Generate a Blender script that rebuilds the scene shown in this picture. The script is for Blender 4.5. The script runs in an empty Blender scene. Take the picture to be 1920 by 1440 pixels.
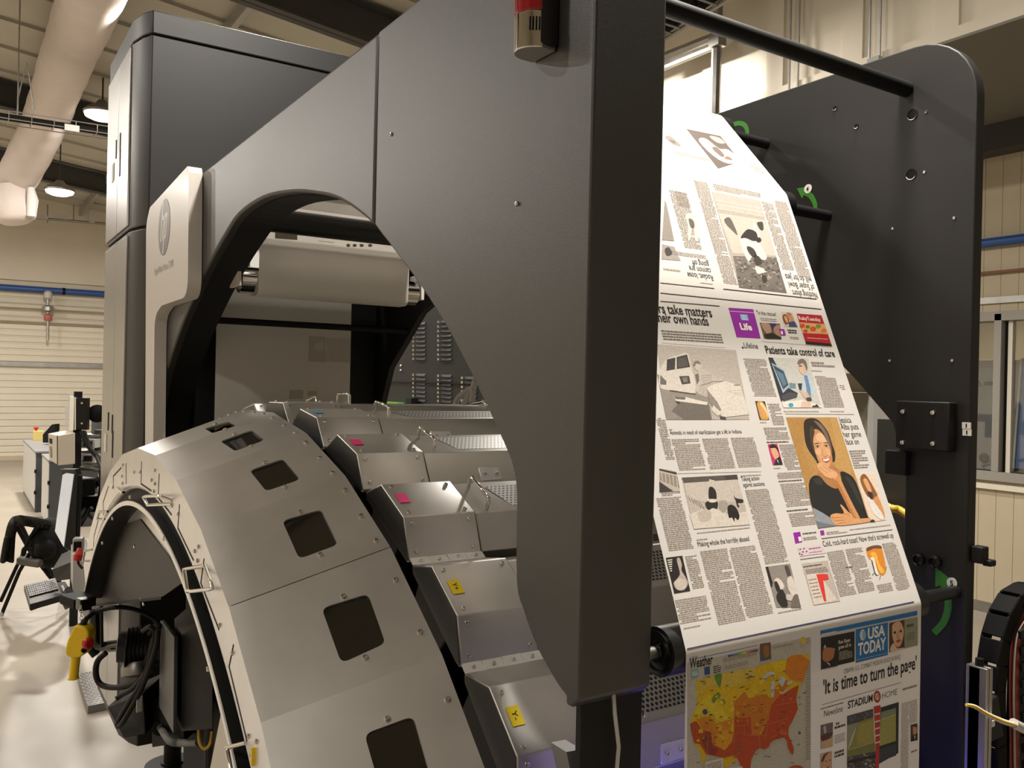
import bpy, bmesh, math, random
from mathutils import Vector, Matrix, geometry
random.seed(7)
scene = bpy.context.scene
COL = scene.collection

# ------------------------------------------------------------------ camera
YAW, PITCH, ROLL, FPX = 0.573750465, -0.00133909865, -0.0216847361, 1619.54108
EYE = Vector((0, 0, 2.1))
_f = Vector((math.sin(YAW)*math.cos(PITCH), math.cos(YAW)*math.cos(PITCH), math.sin(PITCH)))
_r0 = Vector((math.cos(YAW), -math.sin(YAW), 0)); _d0 = _f.cross(_r0)
_c, _s = math.cos(ROLL), math.sin(ROLL)
RIGHT = _c*_r0+_s*_d0; DOWN = -_s*_r0+_c*_d0; FWD = _f
cd = bpy.data.cameras.new('camera'); cam = bpy.data.objects.new('camera', cd); COL.objects.link(cam)
cd.sensor_fit = 'HORIZONTAL'; cd.sensor_width = 36.0; cd.lens = FPX/1920*36; cd.clip_start = .05; cd.clip_end = 200
_m = Matrix.Identity(4)
for i in range(3):
    _m[i][0] = RIGHT[i]; _m[i][1] = -DOWN[i]; _m[i][2] = -FWD[i]; _m[i][3] = EYE[i]
cam.matrix_world = _m
scene.camera = cam

# ------------------------------------------------------------------ world, lamps, exposure
scene.view_settings.view_transform = 'Standard'; scene.view_settings.look = 'None'
scene.view_settings.gamma = 1; scene.view_settings.use_curve_mapping = False
scene.view_settings.exposure = -1.62
world = bpy.data.worlds.new('world'); scene.world = world; world.use_nodes = True
world.node_tree.nodes['Background'].inputs[0].default_value = (.9, .85, .75, 1)
world.node_tree.nodes['Background'].inputs[1].default_value = .02
WARM = (1.0, .935, .85)
def light(name, kind, loc, power, col=WARM, size=.4, aim=None, size_y=None, spot=None):
    L = bpy.data.lights.new(name, kind); L.energy = power; L.color = col
    o = bpy.data.objects.new(name, L); COL.objects.link(o); o.location = loc
    if kind == 'AREA':
        L.size = size
        if size_y: L.shape = 'RECTANGLE'; L.size_y = size_y
        else: L.shape = 'DISK'
    else:
        L.shadow_soft_size = size
    if kind == 'SPOT' and spot: L.spot_size = spot; L.spot_blend = .6
    if aim is not None:
        o.rotation_euler = (Vector(aim)-Vector(loc)).to_track_quat('-Z', 'Y').to_euler()
    return o
# high-bay lamps: (x, y, z, power); the two seen at the left are built further down at the same places
BAYS = [(1.68, 13.3, 5.74, 800), (1.54, 17.5, 5.38, 1000), (1.7, 9.1, 5.75, 420), (1.72, 4.6, 5.75, 420),
        (-3.2, 13.3, 5.9, 850), (-3.2, 9.1, 5.9, 380), (-3.2, 4.6, 5.9, 260), (-3.2, 0.2, 5.9, 260), (1.6, 0.9, 5.75, 900),  # left row is unseen; its nearest lamp is added to brighten the hood
        (-3.2, 17.5, 5.9, 1000), (5.25, 6.3, 5.35, 620)]
for i, (x, y, z, p) in enumerate(BAYS):
    light('bay_light', 'AREA', (x, y, z-.13), p, size=.4)
light('web_inspection_light', 'AREA', (1.25, 1.12, 3.42), 56, (1, .90, .77), size=.9, size_y=.14, aim=(1.25, 1.22, 2.3))
light('office_light', 'AREA', (10.2, 5.6, 3.2), 60, (1, .9, .7), size=.8)
for p, w in (((.88, 1.10, 1.22), 7.0), ((1.25, 1.10, 1.15), 1.5), ((1.64, 1.03, 1.05), .6)):
    light('blue_status_glow', 'POINT', p, w, (.12, .10, 1.0), size=.03)

# ------------------------------------------------------------------ helpers
def ray(x, y): return RIGHT*((x-960)/FPX)+DOWN*((y-720)/FPX)+FWD
def at(x, y, ax, val):            # point of a measured plane (ax = 0 X, 1 Y, 2 Z) seen at a spot of the photograph
    d = ray(x, y); return EYE+d*((val-EYE[ax])/d[ax])
def dep(x, y, t): return EYE+ray(x, y)*t
def lin(c):
    if isinstance(c, str):
        c = [int(c[i:i+2], 16)/255 for i in (0, 2, 4)]
        c = [v/12.92 if v <= .04045 else ((v+.055)/1.055)**2.4 for v in c]
    return (c[0], c[1], c[2], 1)
def catmull(pts, n=6, closed=True):
    P = [Vector(p) for p in pts]; N = len(P); out = []
    rng = range(N) if closed else range(N-1)
    for i in rng:
        if closed: a, b, c, d = P[i-1], P[i], P[(i+1) % N], P[(i+2) % N]
        else: a, b, c, d = P[max(i-1, 0)], P[i], P[i+1], P[min(i+2, N-1)]
        for k in range(n):
            t = k/n
            out.append(.5*((2*b)+(c-a)*t+(2*a-5*b+4*c-d)*t*t+(3*b-a-3*c+d)*t**3))
    if not closed: out.append(P[-1])
    return out
def rounded(pts, r, n=5):         # 2D polygon with rounded corners; r one radius or one per corner
    out = []; N = len(pts)
    for i in range(N):
        p = Vector(pts[i][:2]); a = Vector(pts[i-1][:2]); b = Vector(pts[(i+1) % N][:2])
        rr = r[i] if isinstance(r, (list, tuple)) else r
        if rr <= 0: out.append(p); continue
        da, db = (a-p), (b-p); la, lb = da.length, db.length; da.normalize(); db.normalize()
        ang = da.angle(db); d = min(rr/math.tan(ang/2), la*.45, lb*.45)
        p0, p1 = p+da*d, p+db*d
        for k in range(n+1):
            t = k/n; out.append((1-t)**2*p0+2*t*(1-t)*p+t*t*p1)
    return out

# materials ---------------------------------------------------------
MATS = {}
def mat(name, col, rough=.5, metal=0, noise=0, nscale=20, bump=0, bscale=200, emit=0, spec=None, alpha=None, stretch=None, trans=0, coat=0):
    m = bpy.data.materials.new(name); m.use_nodes = True; nt = m.node_tree; b = nt.nodes['Principled BSDF']
    col = lin(col); b.inputs['Base Color'].default_value = col
    b.inputs['Roughness'].default_value = rough; b.inputs['Metallic'].default_value = metal
    if spec is not None: b.inputs['Specular IOR Level'].default_value = spec
    if coat: b.inputs['Coat Weight'].default_value = coat; b.inputs['Coat Roughness'].default_value = .15
    if trans: b.inputs['Transmission Weight'].default_value = trans
    if alpha is not None: b.inputs['Alpha'].default_value = alpha
    if emit: b.inputs['Emission Color'].default_value = col; b.inputs['Emission Strength'].default_value = emit
    if noise or bump:
        tc = nt.nodes.new('ShaderNodeTexCoord'); mp = nt.nodes.new('ShaderNodeMapping'); nt.links.new(tc.outputs['Object'], mp.inputs[0])
        if stretch: mp.inputs['Scale'].default_value = stretch
    if noise:
        n = nt.nodes.new('ShaderNodeTexNoise'); n.inputs['Scale'].default_value = nscale; n.inputs['Detail'].default_value = 5
        nt.links.new(mp.outputs[0], n.inputs['Vector'])
        r = nt.nodes.new('ShaderNodeMapRange'); r.inputs['From Min'].default_value = .3; r.inputs['From Max'].default_value = .7
        r.inputs['To Min'].default_value = 1-noise; r.inputs['To Max'].default_value = 1+noise; nt.links.new(n.outputs['Fac'], r.inputs['Value'])
        x = nt.nodes.new('ShaderNodeMix'); x.data_type = 'RGBA'; x.blend_type = 'MULTIPLY'; x.inputs['Factor'].default_value = 1
        x.inputs['A'].default_value = col; nt.links.new(r.outputs[0], x.inputs['B']); nt.links.new(x.outputs['Result'], b.inputs['Base Color'])
        r2 = nt.nodes.new('ShaderNodeMapRange'); r2.inputs['To Min'].default_value = max(.03, rough-noise*.35); r2.inputs['To Max'].default_value = min(1, rough+noise*.35)
        nt.links.new(n.outputs['Fac'], r2.inputs['Value']); nt.links.new(r2.outputs[0], b.inputs['Roughness'])
    if bump:
        n2 = nt.nodes.new('ShaderNodeTexNoise'); n2.inputs['Scale'].default_value = bscale; n2.inputs['Detail'].default_value = 2
        nt.links.new(mp.outputs[0], n2.inputs['Vector'])
        bp = nt.nodes.new('ShaderNodeBump'); bp.inputs['Strength'].default_value = bump; bp.inputs['Distance'].default_value = .001
        nt.links.new(n2.outputs['Fac'], bp.inputs['Height']); nt.links.new(bp.outputs[0], b.inputs['Normal'])
    MATS[name] = m; return m
M = MATS
mat('steel', (.62, .60, .57), .40, .82, noise=.08, nscale=6, bump=.02, bscale=90, stretch=(1, 1, 1))
mat('steel_bright', (.84, .83, .82), .26, .6, noise=.04, nscale=9)
mat('steel_dull', (.30, .29, .27), .42, 1, noise=.1, nscale=8)
mat('beam_steel', (.47, .455, .42), .42, .8, noise=.08, nscale=6)
mat('chain_black', (.005, .005, .005), .75, spec=.15)
mat('chrome', (.82, .80, .77), .07, 1)
mat('screw_steel', (.70, .67, .62), .18, 1)
mat('frame_paint', (.017, .0165, .0155), .42, 0, noise=.05, nscale=3, bump=.25, bscale=650, spec=.95)
mat('cap_steel_shade', (.13, .127, .12), .5, .9)
mat('frame_dark', (.007, .0068, .0066), .55, 0, spec=.3, bump=.2, bscale=500)
mat('far_frame', (.015, .0145, .014), .48, 0, spec=.35, noise=.05, nscale=3, bump=.1, bscale=400)
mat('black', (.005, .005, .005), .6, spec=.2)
mat('black_gloss', (.008, .008, .009), .18)
mat('rubber', (.009, .009, .009), .55, spec=.35)
mat('tower_paint', (.013, .0122, .0115), .42, 0, spec=.45, noise=.05, nscale=3, bump=.15, bscale=500)
mat('tower_door', (.46, .45, .44), .30, .85, noise=.05, nscale=3)
mat('white_plastic', (.66, .61, .56), .38, coat=.15)
mat('logo_grey', (.16, .15, .14), .4)
mat('paper_white', (.74, .72, .68), .7)
mat('grey_plastic', (.20, .20, .20), .45)
mat('light_grey', (.50, .49, .47), .45)
mat('beige_metal', (.60, .53, .43), .45)
mat('yellow', (.92, .62, .01), .4)
mat('red', (.55, .015, .015), .35)
mat('red_lens', (.32, .008, .012), .12, coat=.5)
mat('pink_label', (.95, .03, .25), .5)
mat('blue_label', (.12, .38, .68), .5)
mat('yellow_label', (.95, .72, .01), .5)
mat('green_sticker', (.035, .20, .02), .5)
mat('green_part', (.13, .35, .05), .5)
mat('blue_pipe', (.02, .075, .26), .4)
mat('floor_paint', (.32, .28, .225), .38, 0, noise=.10, nscale=1.1)
mat('wall_cream', (.66, .60, .49), .6, noise=.03, nscale=2)
mat('wall_panel', (.46, .39, .27), .6, noise=.05, nscale=2)
mat('ceiling_sheet', (.43, .40, .33), .7, noise=.03, nscale=2)
mat('roof_steel', (.045, .042, .038), .6)
mat('galvanised', (.42, .42, .40), .4, .8, noise=.1, nscale=9)
mat('fabric_duct', (.66, .58, .54), .85, noise=.03, nscale=4, bump=.6, bscale=9)
mat('dark_fabric', (.020, .0175, .016), .9, spec=.1, noise=.3, nscale=30, bump=.6, bscale=60)
mat('bag_black', (.004, .004, .004), .7, spec=.2)
mat('alloy', (.48, .47, .45), .35, 1)
mat('screen', (.62, .66, .70), .12, emit=1.1)
mat('bearing', (.10, .10, .10), .22, 1)
mat('roller_black', (.007, .007, .007), .35)
mat('blue_panel', (.03, .07, .22), .4)
mat('office_wall', (.70, .58, .36), .6)
mat('cream_panel', (.60, .55, .47), .45)
mat('olive_plate', (.015, .014, .0115), .5, .2, noise=.05, nscale=4)
mat('pale_cover', (.40, .37, .27), .5)
mat('lamp_emit', (1, .93, .8), .5, emit=14)
mat('cable_yellow', (.6, .38, .04), .5)
mat('orange', (.26, .03, .012), .5)
def pane_mat(name, tint, mixf):
    m = bpy.data.materials.new(name); m.use_nodes = True; nt = m.node_tree; nt.nodes.clear()
    o = nt.nodes.new('ShaderNodeOutputMaterial'); t = nt.nodes.new('ShaderNodeBsdfTransparent'); g = nt.nodes.new('ShaderNodeBsdfGlossy'); x = nt.nodes.new('ShaderNodeMixShader')
    t.inputs[0].default_value = tint; g.inputs['Roughness'].default_value = .03; g.inputs[0].default_value = (.9, .9, .9, 1); x.inputs[0].default_value = mixf
    nt.links.new(t.outputs[0], x.inputs[1]); nt.links.new(g.outputs[0], x.inputs[2]); nt.links.new(x.outputs[0], o.inputs[0]); MATS[name] = m
pane_mat('smoked_pane', (.42, .40, .37, 1), .10)
pane_mat('clear_pane', (.92, .93, .92, 1), .08)
def perforated(name, base, pitch, rad, metal=.8):   # sheet with staggered round holes, laid out in the plate's own UV metres
    m = bpy.data.materials.new(name); m.use_nodes = True; nt = m.node_tree; b = nt.nodes['Principled BSDF']; N = nt.nodes; L = nt.links
    uv = N.new('ShaderNodeUVMap'); sp = N.new('ShaderNodeSeparateXYZ'); L.new(uv.outputs[0], sp.inputs[0])
    def mth(op, a, c=None, d=None):
        n = N.new('ShaderNodeMath'); n.operation = op
        for i, v in enumerate((a, c, d)):
            if v is None: continue
            if hasattr(v, 'links') or hasattr(v, 'is_linked'): L.new(v, n.inputs[i])
            else: n.inputs[i].default_value = v
        return n.outputs[0]
    ry = pitch*.866
    row = mth('FLOOR', mth('DIVIDE', sp.outputs[1], ry)); odd = mth('MODULO', row, 2.0)
    fx = mth('FRACT', mth('ADD', mth('DIVIDE', sp.outputs[0], pitch), mth('MULTIPLY', odd, .5)))
    fy = mth('FRACT', mth('DIVIDE', sp.outputs[1], ry))
    dx = mth('MULTIPLY', mth('SUBTRACT', fx, .5), pitch); dy = mth('MULTIPLY', mth('SUBTRACT', fy, .5), ry)
    dist = mth('SQRT', mth('ADD', mth('MULTIPLY', dx, dx), mth('MULTIPLY', dy, dy)))
    hole = mth('LESS_THAN', dist, rad)
    mx = N.new('ShaderNodeMix'); mx.data_type = 'RGBA'; L.new(hole, mx.inputs['Factor']); mx.inputs['A'].default_value = lin(base); mx.inputs['B'].default_value = (.004, .004, .004, 1)
    L.new(mx.outputs['Result'], b.inputs['Base Color'])
    L.new(mth('MULTIPLY', mth('SUBTRACT', 1.0, hole), metal), b.inputs['Metallic']); b.inputs['Roughness'].default_value = .4
    MATS[name] = m
perforated('perforated_steel', (.40, .39, .36), .011, .0036)
def ink_mat():
    m = bpy.data.materials.new('printing_ink'); m.use_nodes = True; nt = m.node_tree; b = nt.nodes['Principled BSDF']
    a = nt.nodes.new('ShaderNodeVertexColor'); a.layer_name = 'Col'; b.inputs['Roughness'].default_value = .65
    tc = nt.nodes.new('ShaderNodeTexCoord'); n = nt.nodes.new('ShaderNodeTexNoise'); n.inputs['Scale'].default_value = 260; n.inputs['Detail'].default_value = 3
    nt.links.new(tc.outputs['Object'], n.inputs['Vector']); r = nt.nodes.new('ShaderNodeMapRange'); r.inputs['From Min'].default_value = .3; r.inputs['From Max'].default_value = .7
    r.inputs['To Min'].default_value = .87; r.inputs['To Max'].default_value = 1.1; nt.links.new(n.outputs['Fac'], r.inputs['Value'])
    x = nt.nodes.new('ShaderNodeMix'); x.data_type = 'RGBA'; x.blend_type = 'MULTIPLY'; x.inputs['Factor'].default_value = 1
    nt.links.new(a.outputs[0], x.inputs['A']); nt.links.new(r.outputs[0], x.inputs['B']); nt.links.new(x.outputs['Result'], b.inputs['Base Color'])
    MATS['ink'] = m
ink_mat()
def paper_mat():
    m = bpy.data.materials.new('newsprint'); m.use_nodes = True; nt = m.node_tree; b = nt.nodes['Principled BSDF']; o = nt.nodes['Material Output']
    b.inputs['Base Color'].default_value = (.80, .775, .735, 1); b.inputs['Roughness'].default_value = .62
    t = nt.nodes.new('ShaderNodeBsdfTranslucent'); t.inputs[0].default_value = (.80, .74, .66, 1); x = nt.nodes.new('ShaderNodeMixShader'); x.inputs[0].default_value = .22
    nt.links.new(b.outputs[0], x.inputs[1]); nt.links.new(t.outputs[0], x.inputs[2]); nt.links.new(x.outputs[0], o.inputs[0]); MATS['newsprint'] = m
paper_mat()

# meshes --------------------------------------------------------------
WLOC = {}                          # world place of each root, its parts are modelled in world measure and shifted by it
def root_of(o):
    while o.parent: o = o.parent
    return o
def tag(o, label=None, cat=None, group=None, kind=None):
    if label: o['label'] = label
    if cat: o['category'] = cat
    if group: o['group'] = group
    if kind: o['kind'] = kind
    return o
def thing(name, loc, label, cat, group=None):
    o = bpy.data.objects.new(name, None); COL.objects.link(o); o.location = loc; o.empty_display_size = .1
    WLOC[o.name] = Vector(loc); return tag(o, label, cat, group)
class MB:
    def __init__(s): s.v = []; s.f = []; s.c = []; s.uv = None
    def add(s, vs, fs, col=None):
        k = len(s.v); s.v += [Vector(v) for v in vs]; s.f += [tuple(i+k for i in f) for f in fs]; s.c += [col]*len(fs); return s
    def box(s, c, size, rz=0, R=None):
        x, y, z = (d/2 for d in size)
        vs = [Vector(p) for p in ((-x,-y,-z),(x,-y,-z),(x,y,-z),(-x,y,-z),(-x,-y,z),(x,-y,z),(x,y,z),(-x,y,z))]
        Rm = R if R is not None else Matrix.Rotation(rz, 3, 'Z')
        return s.add([Rm @ v+Vector(c) for v in vs], [(0,3,2,1),(4,5,6,7),(0,1,5,4),(1,2,6,5),(2,3,7,6),(3,0,4,7)])
    def span(s, a, b):
        a, b = Vector(a), Vector(b); return s.box((a+b)/2, [abs(q) for q in (b-a)])
    def poly(s, pts, col=None): return s.add(pts, [tuple(range(len(pts)))], col)
    def prism(s, pts, d):          # planar polygon of 3D points swept along d
        d = Vector(d); n = len(pts); P = [Vector(p) for p in pts]
        return s.add(P+[p+d for p in P], [tuple(range(n))[::-1], tuple(range(n, 2*n))]+[(i, (i+1) % n, (i+1) % n+n, i+n) for i in range(n)])
    def tube(s, path, r, n=8, cap=True):
        P = [Vector(p) for p in path]; k = len(P); vs = []; up = None
        for i in range(k):
            t = ((P[min(i+1, k-1)]-P[i]).normalized()+(P[i]-P[max(i-1, 0)]).normalized())
            if t.length < 1e-9: t = P[min(i+1, k-1)]-P[max(i-1, 0)]
            t.normalize()
            if up is None: up = t.orthogonal().normalized()
            else:
                up = up-t*up.dot(t); up = up.normalized() if up.length > 1e-6 else t.orthogonal().normalized()
            w = t.cross(up); rr = r[i] if isinstance(r, (list, tuple)) else r
            vs += [P[i]+(up*math.cos(a)+w*math.sin(a))*rr for a in (2*math.pi*j/n for j in range(n))]
        fs = [(i*n+j, i*n+(j+1) % n, (i+1)*n+(j+1) % n, (i+1)*n+j) for i in range(k-1) for j in range(n)]
        if cap: fs += [tuple(range(n))[::-1], tuple(range((k-1)*n, k*n))]
        return s.add(vs, fs)
    def lathe(s, prof, o, ax, n=24):    # prof: (radius, along) list, axis ax from o
        ax = Vector(ax).normalized(); u = ax.orthogonal().normalized(); w = ax.cross(u); o = Vector(o); k = len(prof)
        vs = [o+ax*h+(u*math.cos(2*math.pi*j/n)+w*math.sin(2*math.pi*j/n))*max(r, 1e-5) for r, h in prof for j in range(n)]
        fs = [(i*n+j, i*n+(j+1) % n, (i+1)*n+(j+1) % n, (i+1)*n+j) for i in range(k-1) for j in range(n)]
        fs += [tuple(range(n))[::-1], tuple(range((k-1)*n, k*n))]
        return s.add(vs, fs)
    def plate(s, outer, holes, fn, th):  # flat sheet with holes; fn(a, b, h) places a 2D point at height h
        V = []; E = []; loops = [outer]+list(holes)
        for lp in loops:
            k = len(V); V += [Vector(p[:2]) for p in lp]; E += [(k+i, k+(i+1) % len(lp)) for i in range(len(lp))]
        r = geometry.delaunay_2d_cdt(V, E, [], 1, 1e-7); vs2, fs = r[0], r[2]
        def inside(p, lp):
            c = False; n = len(lp)
            for i in range(n):
                a, b = lp[i], lp[i-1]
                if (a[1] > p[1]) != (b[1] > p[1]) and p[0] < (b[0]-a[0])*(p[1]-a[1])/(b[1]-a[1])+a[0]: c = not c
            return c
        keep = []
        for f in fs:
            c = sum((vs2[i] for i in f), Vector((0, 0)))/len(f)
            if inside(c, outer) and not any(inside(c, h) for h in holes): keep.append(tuple(f))
        s.add([fn(p[0], p[1], 0) for p in vs2], keep)
        if th:
            s.add([fn(p[0], p[1], th) for p in vs2], [f[::-1] for f in keep])
            for lp in loops:
                n = len(lp); s.add([fn(p[0], p[1], 0) for p in lp]+[fn(p[0], p[1], th) for p in lp], [(i, (i+1) % n, (i+1) % n+n, i+n) for i in range(n)])
        return s
    def sphere(s, c, r, n=12, sc=(1, 1, 1)):
        c = Vector(c); k = n//2; vs = []
        for i in range(k+1):
            a = math.pi*i/k
            for j in range(n):
                b = 2*math.pi*j/n; vs.append(c+Vector((math.sin(a)*math.cos(b)*sc[0], math.sin(a)*math.sin(b)*sc[1], math.cos(a)*sc[2]))*r)
        return s.add(vs, [(i*n+j, i*n+(j+1) % n, (i+1)*n+(j+1) % n, (i+1)*n+j) for i in range(k) for j in range(n)])
    def build(s, name, m, parent=None, smooth=None, bevel=0, label=None, cat=None, group=None, kind=None, merge=False, origin=None):
        off = Vector((0, 0, 0))
        if parent is not None: off = WLOC.get(root_of(parent).name, Vector((0, 0, 0)))
        elif origin is not None: off = Vector(origin)
        me = bpy.data.meshes.new(name); me.from_pydata([v-off for v in s.v], [], s.f)
        if isinstance(m, str): m = MATS[m]
        me.materials.append(m)
        if any(c is not None for c in s.c):
            ca = me.color_attributes.new('Col', 'FLOAT_COLOR', 'CORNER')
            for p in me.polygons:
                col = s.c[p.index] or (1, 1, 1, 1)
                for li in p.loop_indices: ca.data[li].color = col
        if s.uv is not None:
            ul = me.uv_layers.new(name='UVMap')
            for p in me.polygons:
                for li in p.loop_indices: ul.data[li].uv = s.uv[me.loops[li].vertex_index]
        if merge or bevel or smooth is not None or not s.c or s.c[0] is None:
            bm = bmesh.new(); bm.from_mesh(me)
            if merge or bevel: bmesh.ops.remove_doubles(bm, verts=bm.verts, dist=1e-5)
            bmesh.ops.recalc_face_normals(bm, faces=bm.faces); bm.to_mesh(me); bm.free()
        if smooth is not None:
            for p in me.polygons: p.use_smooth = True
            me.set_sharp_from_angle(angle=math.radians(smooth))
        o = bpy.data.objects.new(name, me); COL.objects.link(o)
        if parent is not None: o.parent = parent
        else: o.location = off; WLOC[o.name] = off
        if bevel:
            b = o.modifiers.new('bevel', 'BEVEL'); b.width = bevel; b.segments = 3; b.limit_method = 'ANGLE'; b.angle_limit = math.radians(35)
            b.use_clamp_overlap = True
            for p in me.polygons: p.use_smooth = True
            me.set_sharp_from_angle(angle=math.radians(50))
        return tag(o, label, cat, group, kind)
_scr = {}
def screw(parent, p, n, r=.006, m='screw_steel', name='screw'):
    key = (r, m)
    if key not in _scr:
        b = MB(); b.lathe([(r, 0), (r, r*.35), (r*.8, r*.75), (r*.45, r*.8), (r*.4, r*.45), (.0001, r*.45)], (0, 0, 0), (0, 0, 1), 12)
        me = bpy.data.meshes.new('screw'); me.from_pydata(b.v, [], b.f); me.materials.append(MATS[m])
        for q in me.polygons: q.use_smooth = True
        me.set_sharp_from_angle(angle=math.radians(40)); _scr[key] = me
    o = bpy.data.objects.new(name, _scr[key]); COL.objects.link(o); o.parent = parent
    o.location = Vector(p)-WLOC[root_of(parent).name]; o.rotation_euler = Vector(n).to_track_quat('Z', 'Y').to_euler(); return o
_tx = {}
def glyphs(s, bold=0.0, shear=0.0):    # text as flat faces in a 0..1 box
    key = (s, bold, shear)
    if key in _tx: return _tx[key]
    c = bpy.data.curves.new('t', 'FONT'); c.body = s; c.offset = bold; c.shear = shear; c.resolution_u = 3; c.fill_mode = 'FRONT'
    o = bpy.data.objects.new('t', c); COL.objects.link(o); bpy.context.view_layer.update()
    me = bpy.data.meshes.new_from_object(o.evaluated_get(bpy.context.evaluated_depsgraph_get()))
    vs = [tuple(v.co[:2]) for v in me.vertices]; fs = [tuple(p.vertices) for p in me.polygons]
    bpy.data.objects.remove(o); bpy.data.curves.remove(c); bpy.data.meshes.remove(me)
    x0 = min(v[0] for v in vs); x1 = max(v[0] for v in vs)
    _tx[key] = ([((v[0]-x0)/(x1-x0), v[1]) for v in vs], fs, (x1-x0)); return _tx[key]
CAPH = .73                             # cap height of the built-in font at size 1
def text3d(mb, s, o, right, up, w, h, bold=0.01, shear=0, off=Vector((0, 0, 0))):
    vs, fs, _ = glyphs(s, bold, shear); o, right, up = Vector(o), Vector(right), Vector(up)
    mb.add([o+right*(v[0]*w)+up*(v[1]/CAPH*h)+off for v in vs], fs)

# ================================================================== the hall (setting)
XR, YB, XL_, YF = 8.35, 23.7, -7.0, -6.5
def struct(name, mb, m, parent=None, **k): return mb.build(name, m, parent, kind='structure' if parent is None else None, **k)
struct('floor', MB().span((XL_-.2, YF-.2, -.15), (12.5, YB+.2, 0)), 'floor_paint')
def roof_z(x): return 6.42-.11*(x-.5)
b = MB()                                # roof sheet falling towards the right wall, shallow ribs running down the slope
n = 116; ys = [YF+(YB-YF)*i/n for i in range(n+1)]
for i in range(n):
    h = .0 if i % 4 else .045
    for a, c in ((XL_-.2, 9.0),):
        b.add([(a, ys[i], roof_z(a)-h), (c, ys[i], roof_z(c)-h), (c, ys[i+1]-.0, roof_z(c)-h), (a, ys[i+1], roof_z(a)-h)], [(0, 1, 2, 3)])
        b.add([(a, ys[i], roof_z(a)-h), (c, ys[i], roof_z(c)-h), (c, ys[i], roof_z(c)+.1), (a, ys[i], roof_z(a)+.1)], [(0, 1, 2, 3)])
b.span((XL_-.2, YF-.2, roof_z(XL_)+.15), (9.0, YB+.2, roof_z(XL_)+.25))
struct('ceiling', b, 'ceiling_sheet')
def rafter(y, dp=.36, w=.2):            # I-section following the roof
    b = MB()
    xa, xb = XL_, 8.9
    def bar(z0, z1, yy0, yy1):
        b.prism([(xa, yy0, roof_z(xa)-z0), (xa, yy1, roof_z(xa)-z0), (xa, yy1, roof_z(xa)-z1), (xa, yy0, roof_z(xa)-z1)], (xb-xa, 0, roof_z(xb)-roof_z(xa)))
    bar(.05, .07, y-w/2, y+w/2); bar(.05+dp-.02, .05+dp, y-w/2, y+w/2); bar(.05, .05+dp, y-.012, y+.012); return b
for i, y in enumerate((8.55, 14.75, 19.3, 2.5, -3.0)):
    struct('trim_%d' % (i+1), rafter(y, .40), 'roof_steel')
for i, x in enumerate((-2.0, 2.55, 4.2)):
    b = MB(); zz = roof_z(x)-.05
    b.box((x, (YF+YB)/2, zz-.02), (.07, YB-YF, .02)); b.box((x-.03, (YF+YB)/2, zz-.09), (.012, YB-YF, .15)); b.box((x, (YF+YB)/2, zz-.16), (.07, YB-YF, .012))
    struct('trim_%d' % (i+6), b, 'galvanised')
struct('wall_left', MB().span((XL_-.2, YF, 0), (XL_, YB, 7.3)), 'wall_cream')
struct('wall_front', MB().span((XL_-.2, YF-.2, 0), (9, YF, 7.3)), 'wall_cream')
# far wall with the sectional door
b = MB(); b.span((XL_, YB, 0), (-6.2, YB+.2, 7.0)); b.span((3.4, YB, 0), (9, YB+.2, 7.0)); b.span((-6.2, YB, 4.30), (3.4, YB+.2, 7.0))
struct('wall_back', b, 'wall_cream')
b = MB(); b.span((-6.2, YB+.10, 0), (3.4, YB+.16, 4.3))
z = .02; k = 0
while z < 4.2:                          # ribbed door leaves
    hh = .155
    b.prism([(-6.15, YB+.10, z), (-6.15, YB+.07, z+.02), (-6.15, YB+.07, z+hh-.035), (-6.15, YB+.10, z+hh-.012)], (9.5, 0, 0)); z += hh
door = struct('door_1', b, 'wall_cream')
MB().span((-6.2, YB+.0, 2.24), (3.4, YB+.09, 2.34)).build('door_lintel', 'steel_dull', door)
MB().span((-6.2, YB-.02, 0), (3.4, YB+.09, .10)).build('door_threshold', 'wall_panel', door)
# right wall: vertical panels, with the window opening
WX = XR
wy0, wy1 = at(2100, 720, 0, WX)[1], at(1640, 720, 0, WX)[1]
wz0, wz1 = at(1880, 885, 0, WX)[2], at(1880, 588, 0, WX)[2]
b = MB(); y = YF; pw = .165
zs = [(0, wz0), (wz1, 6.3)]
while y < YB:
    y2 = min(y+pw, YB); inwin = (y2 > wy0 and y < wy1)
    for z0, z1 in (zs if inwin else [(0, 6.3)]):
        b.span((WX, y+.004, z0), (WX+.15, y2-.004, z1)); b.span((WX+.004, y-.004, z0), (WX+.15, y+.004, z1))
    y = y2
struct('wall_right', b, 'wall_panel')
MB().span((WX-.02, YF, 0), (WX, YB, .10)).build('baseboard_right', 'steel_dull', kind='structure')
MB().span((WX-.03, YF, wz1+.10), (WX, wy1+2.5, wz1+.16)).build('trim_10', 'galvanised', kind='structure')
MB().span((WX-.05, YF, wz0-.17), (WX, wy1+2.5, wz0-.12)).build('trim_11', 'wall_cream', kind='structure')
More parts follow.
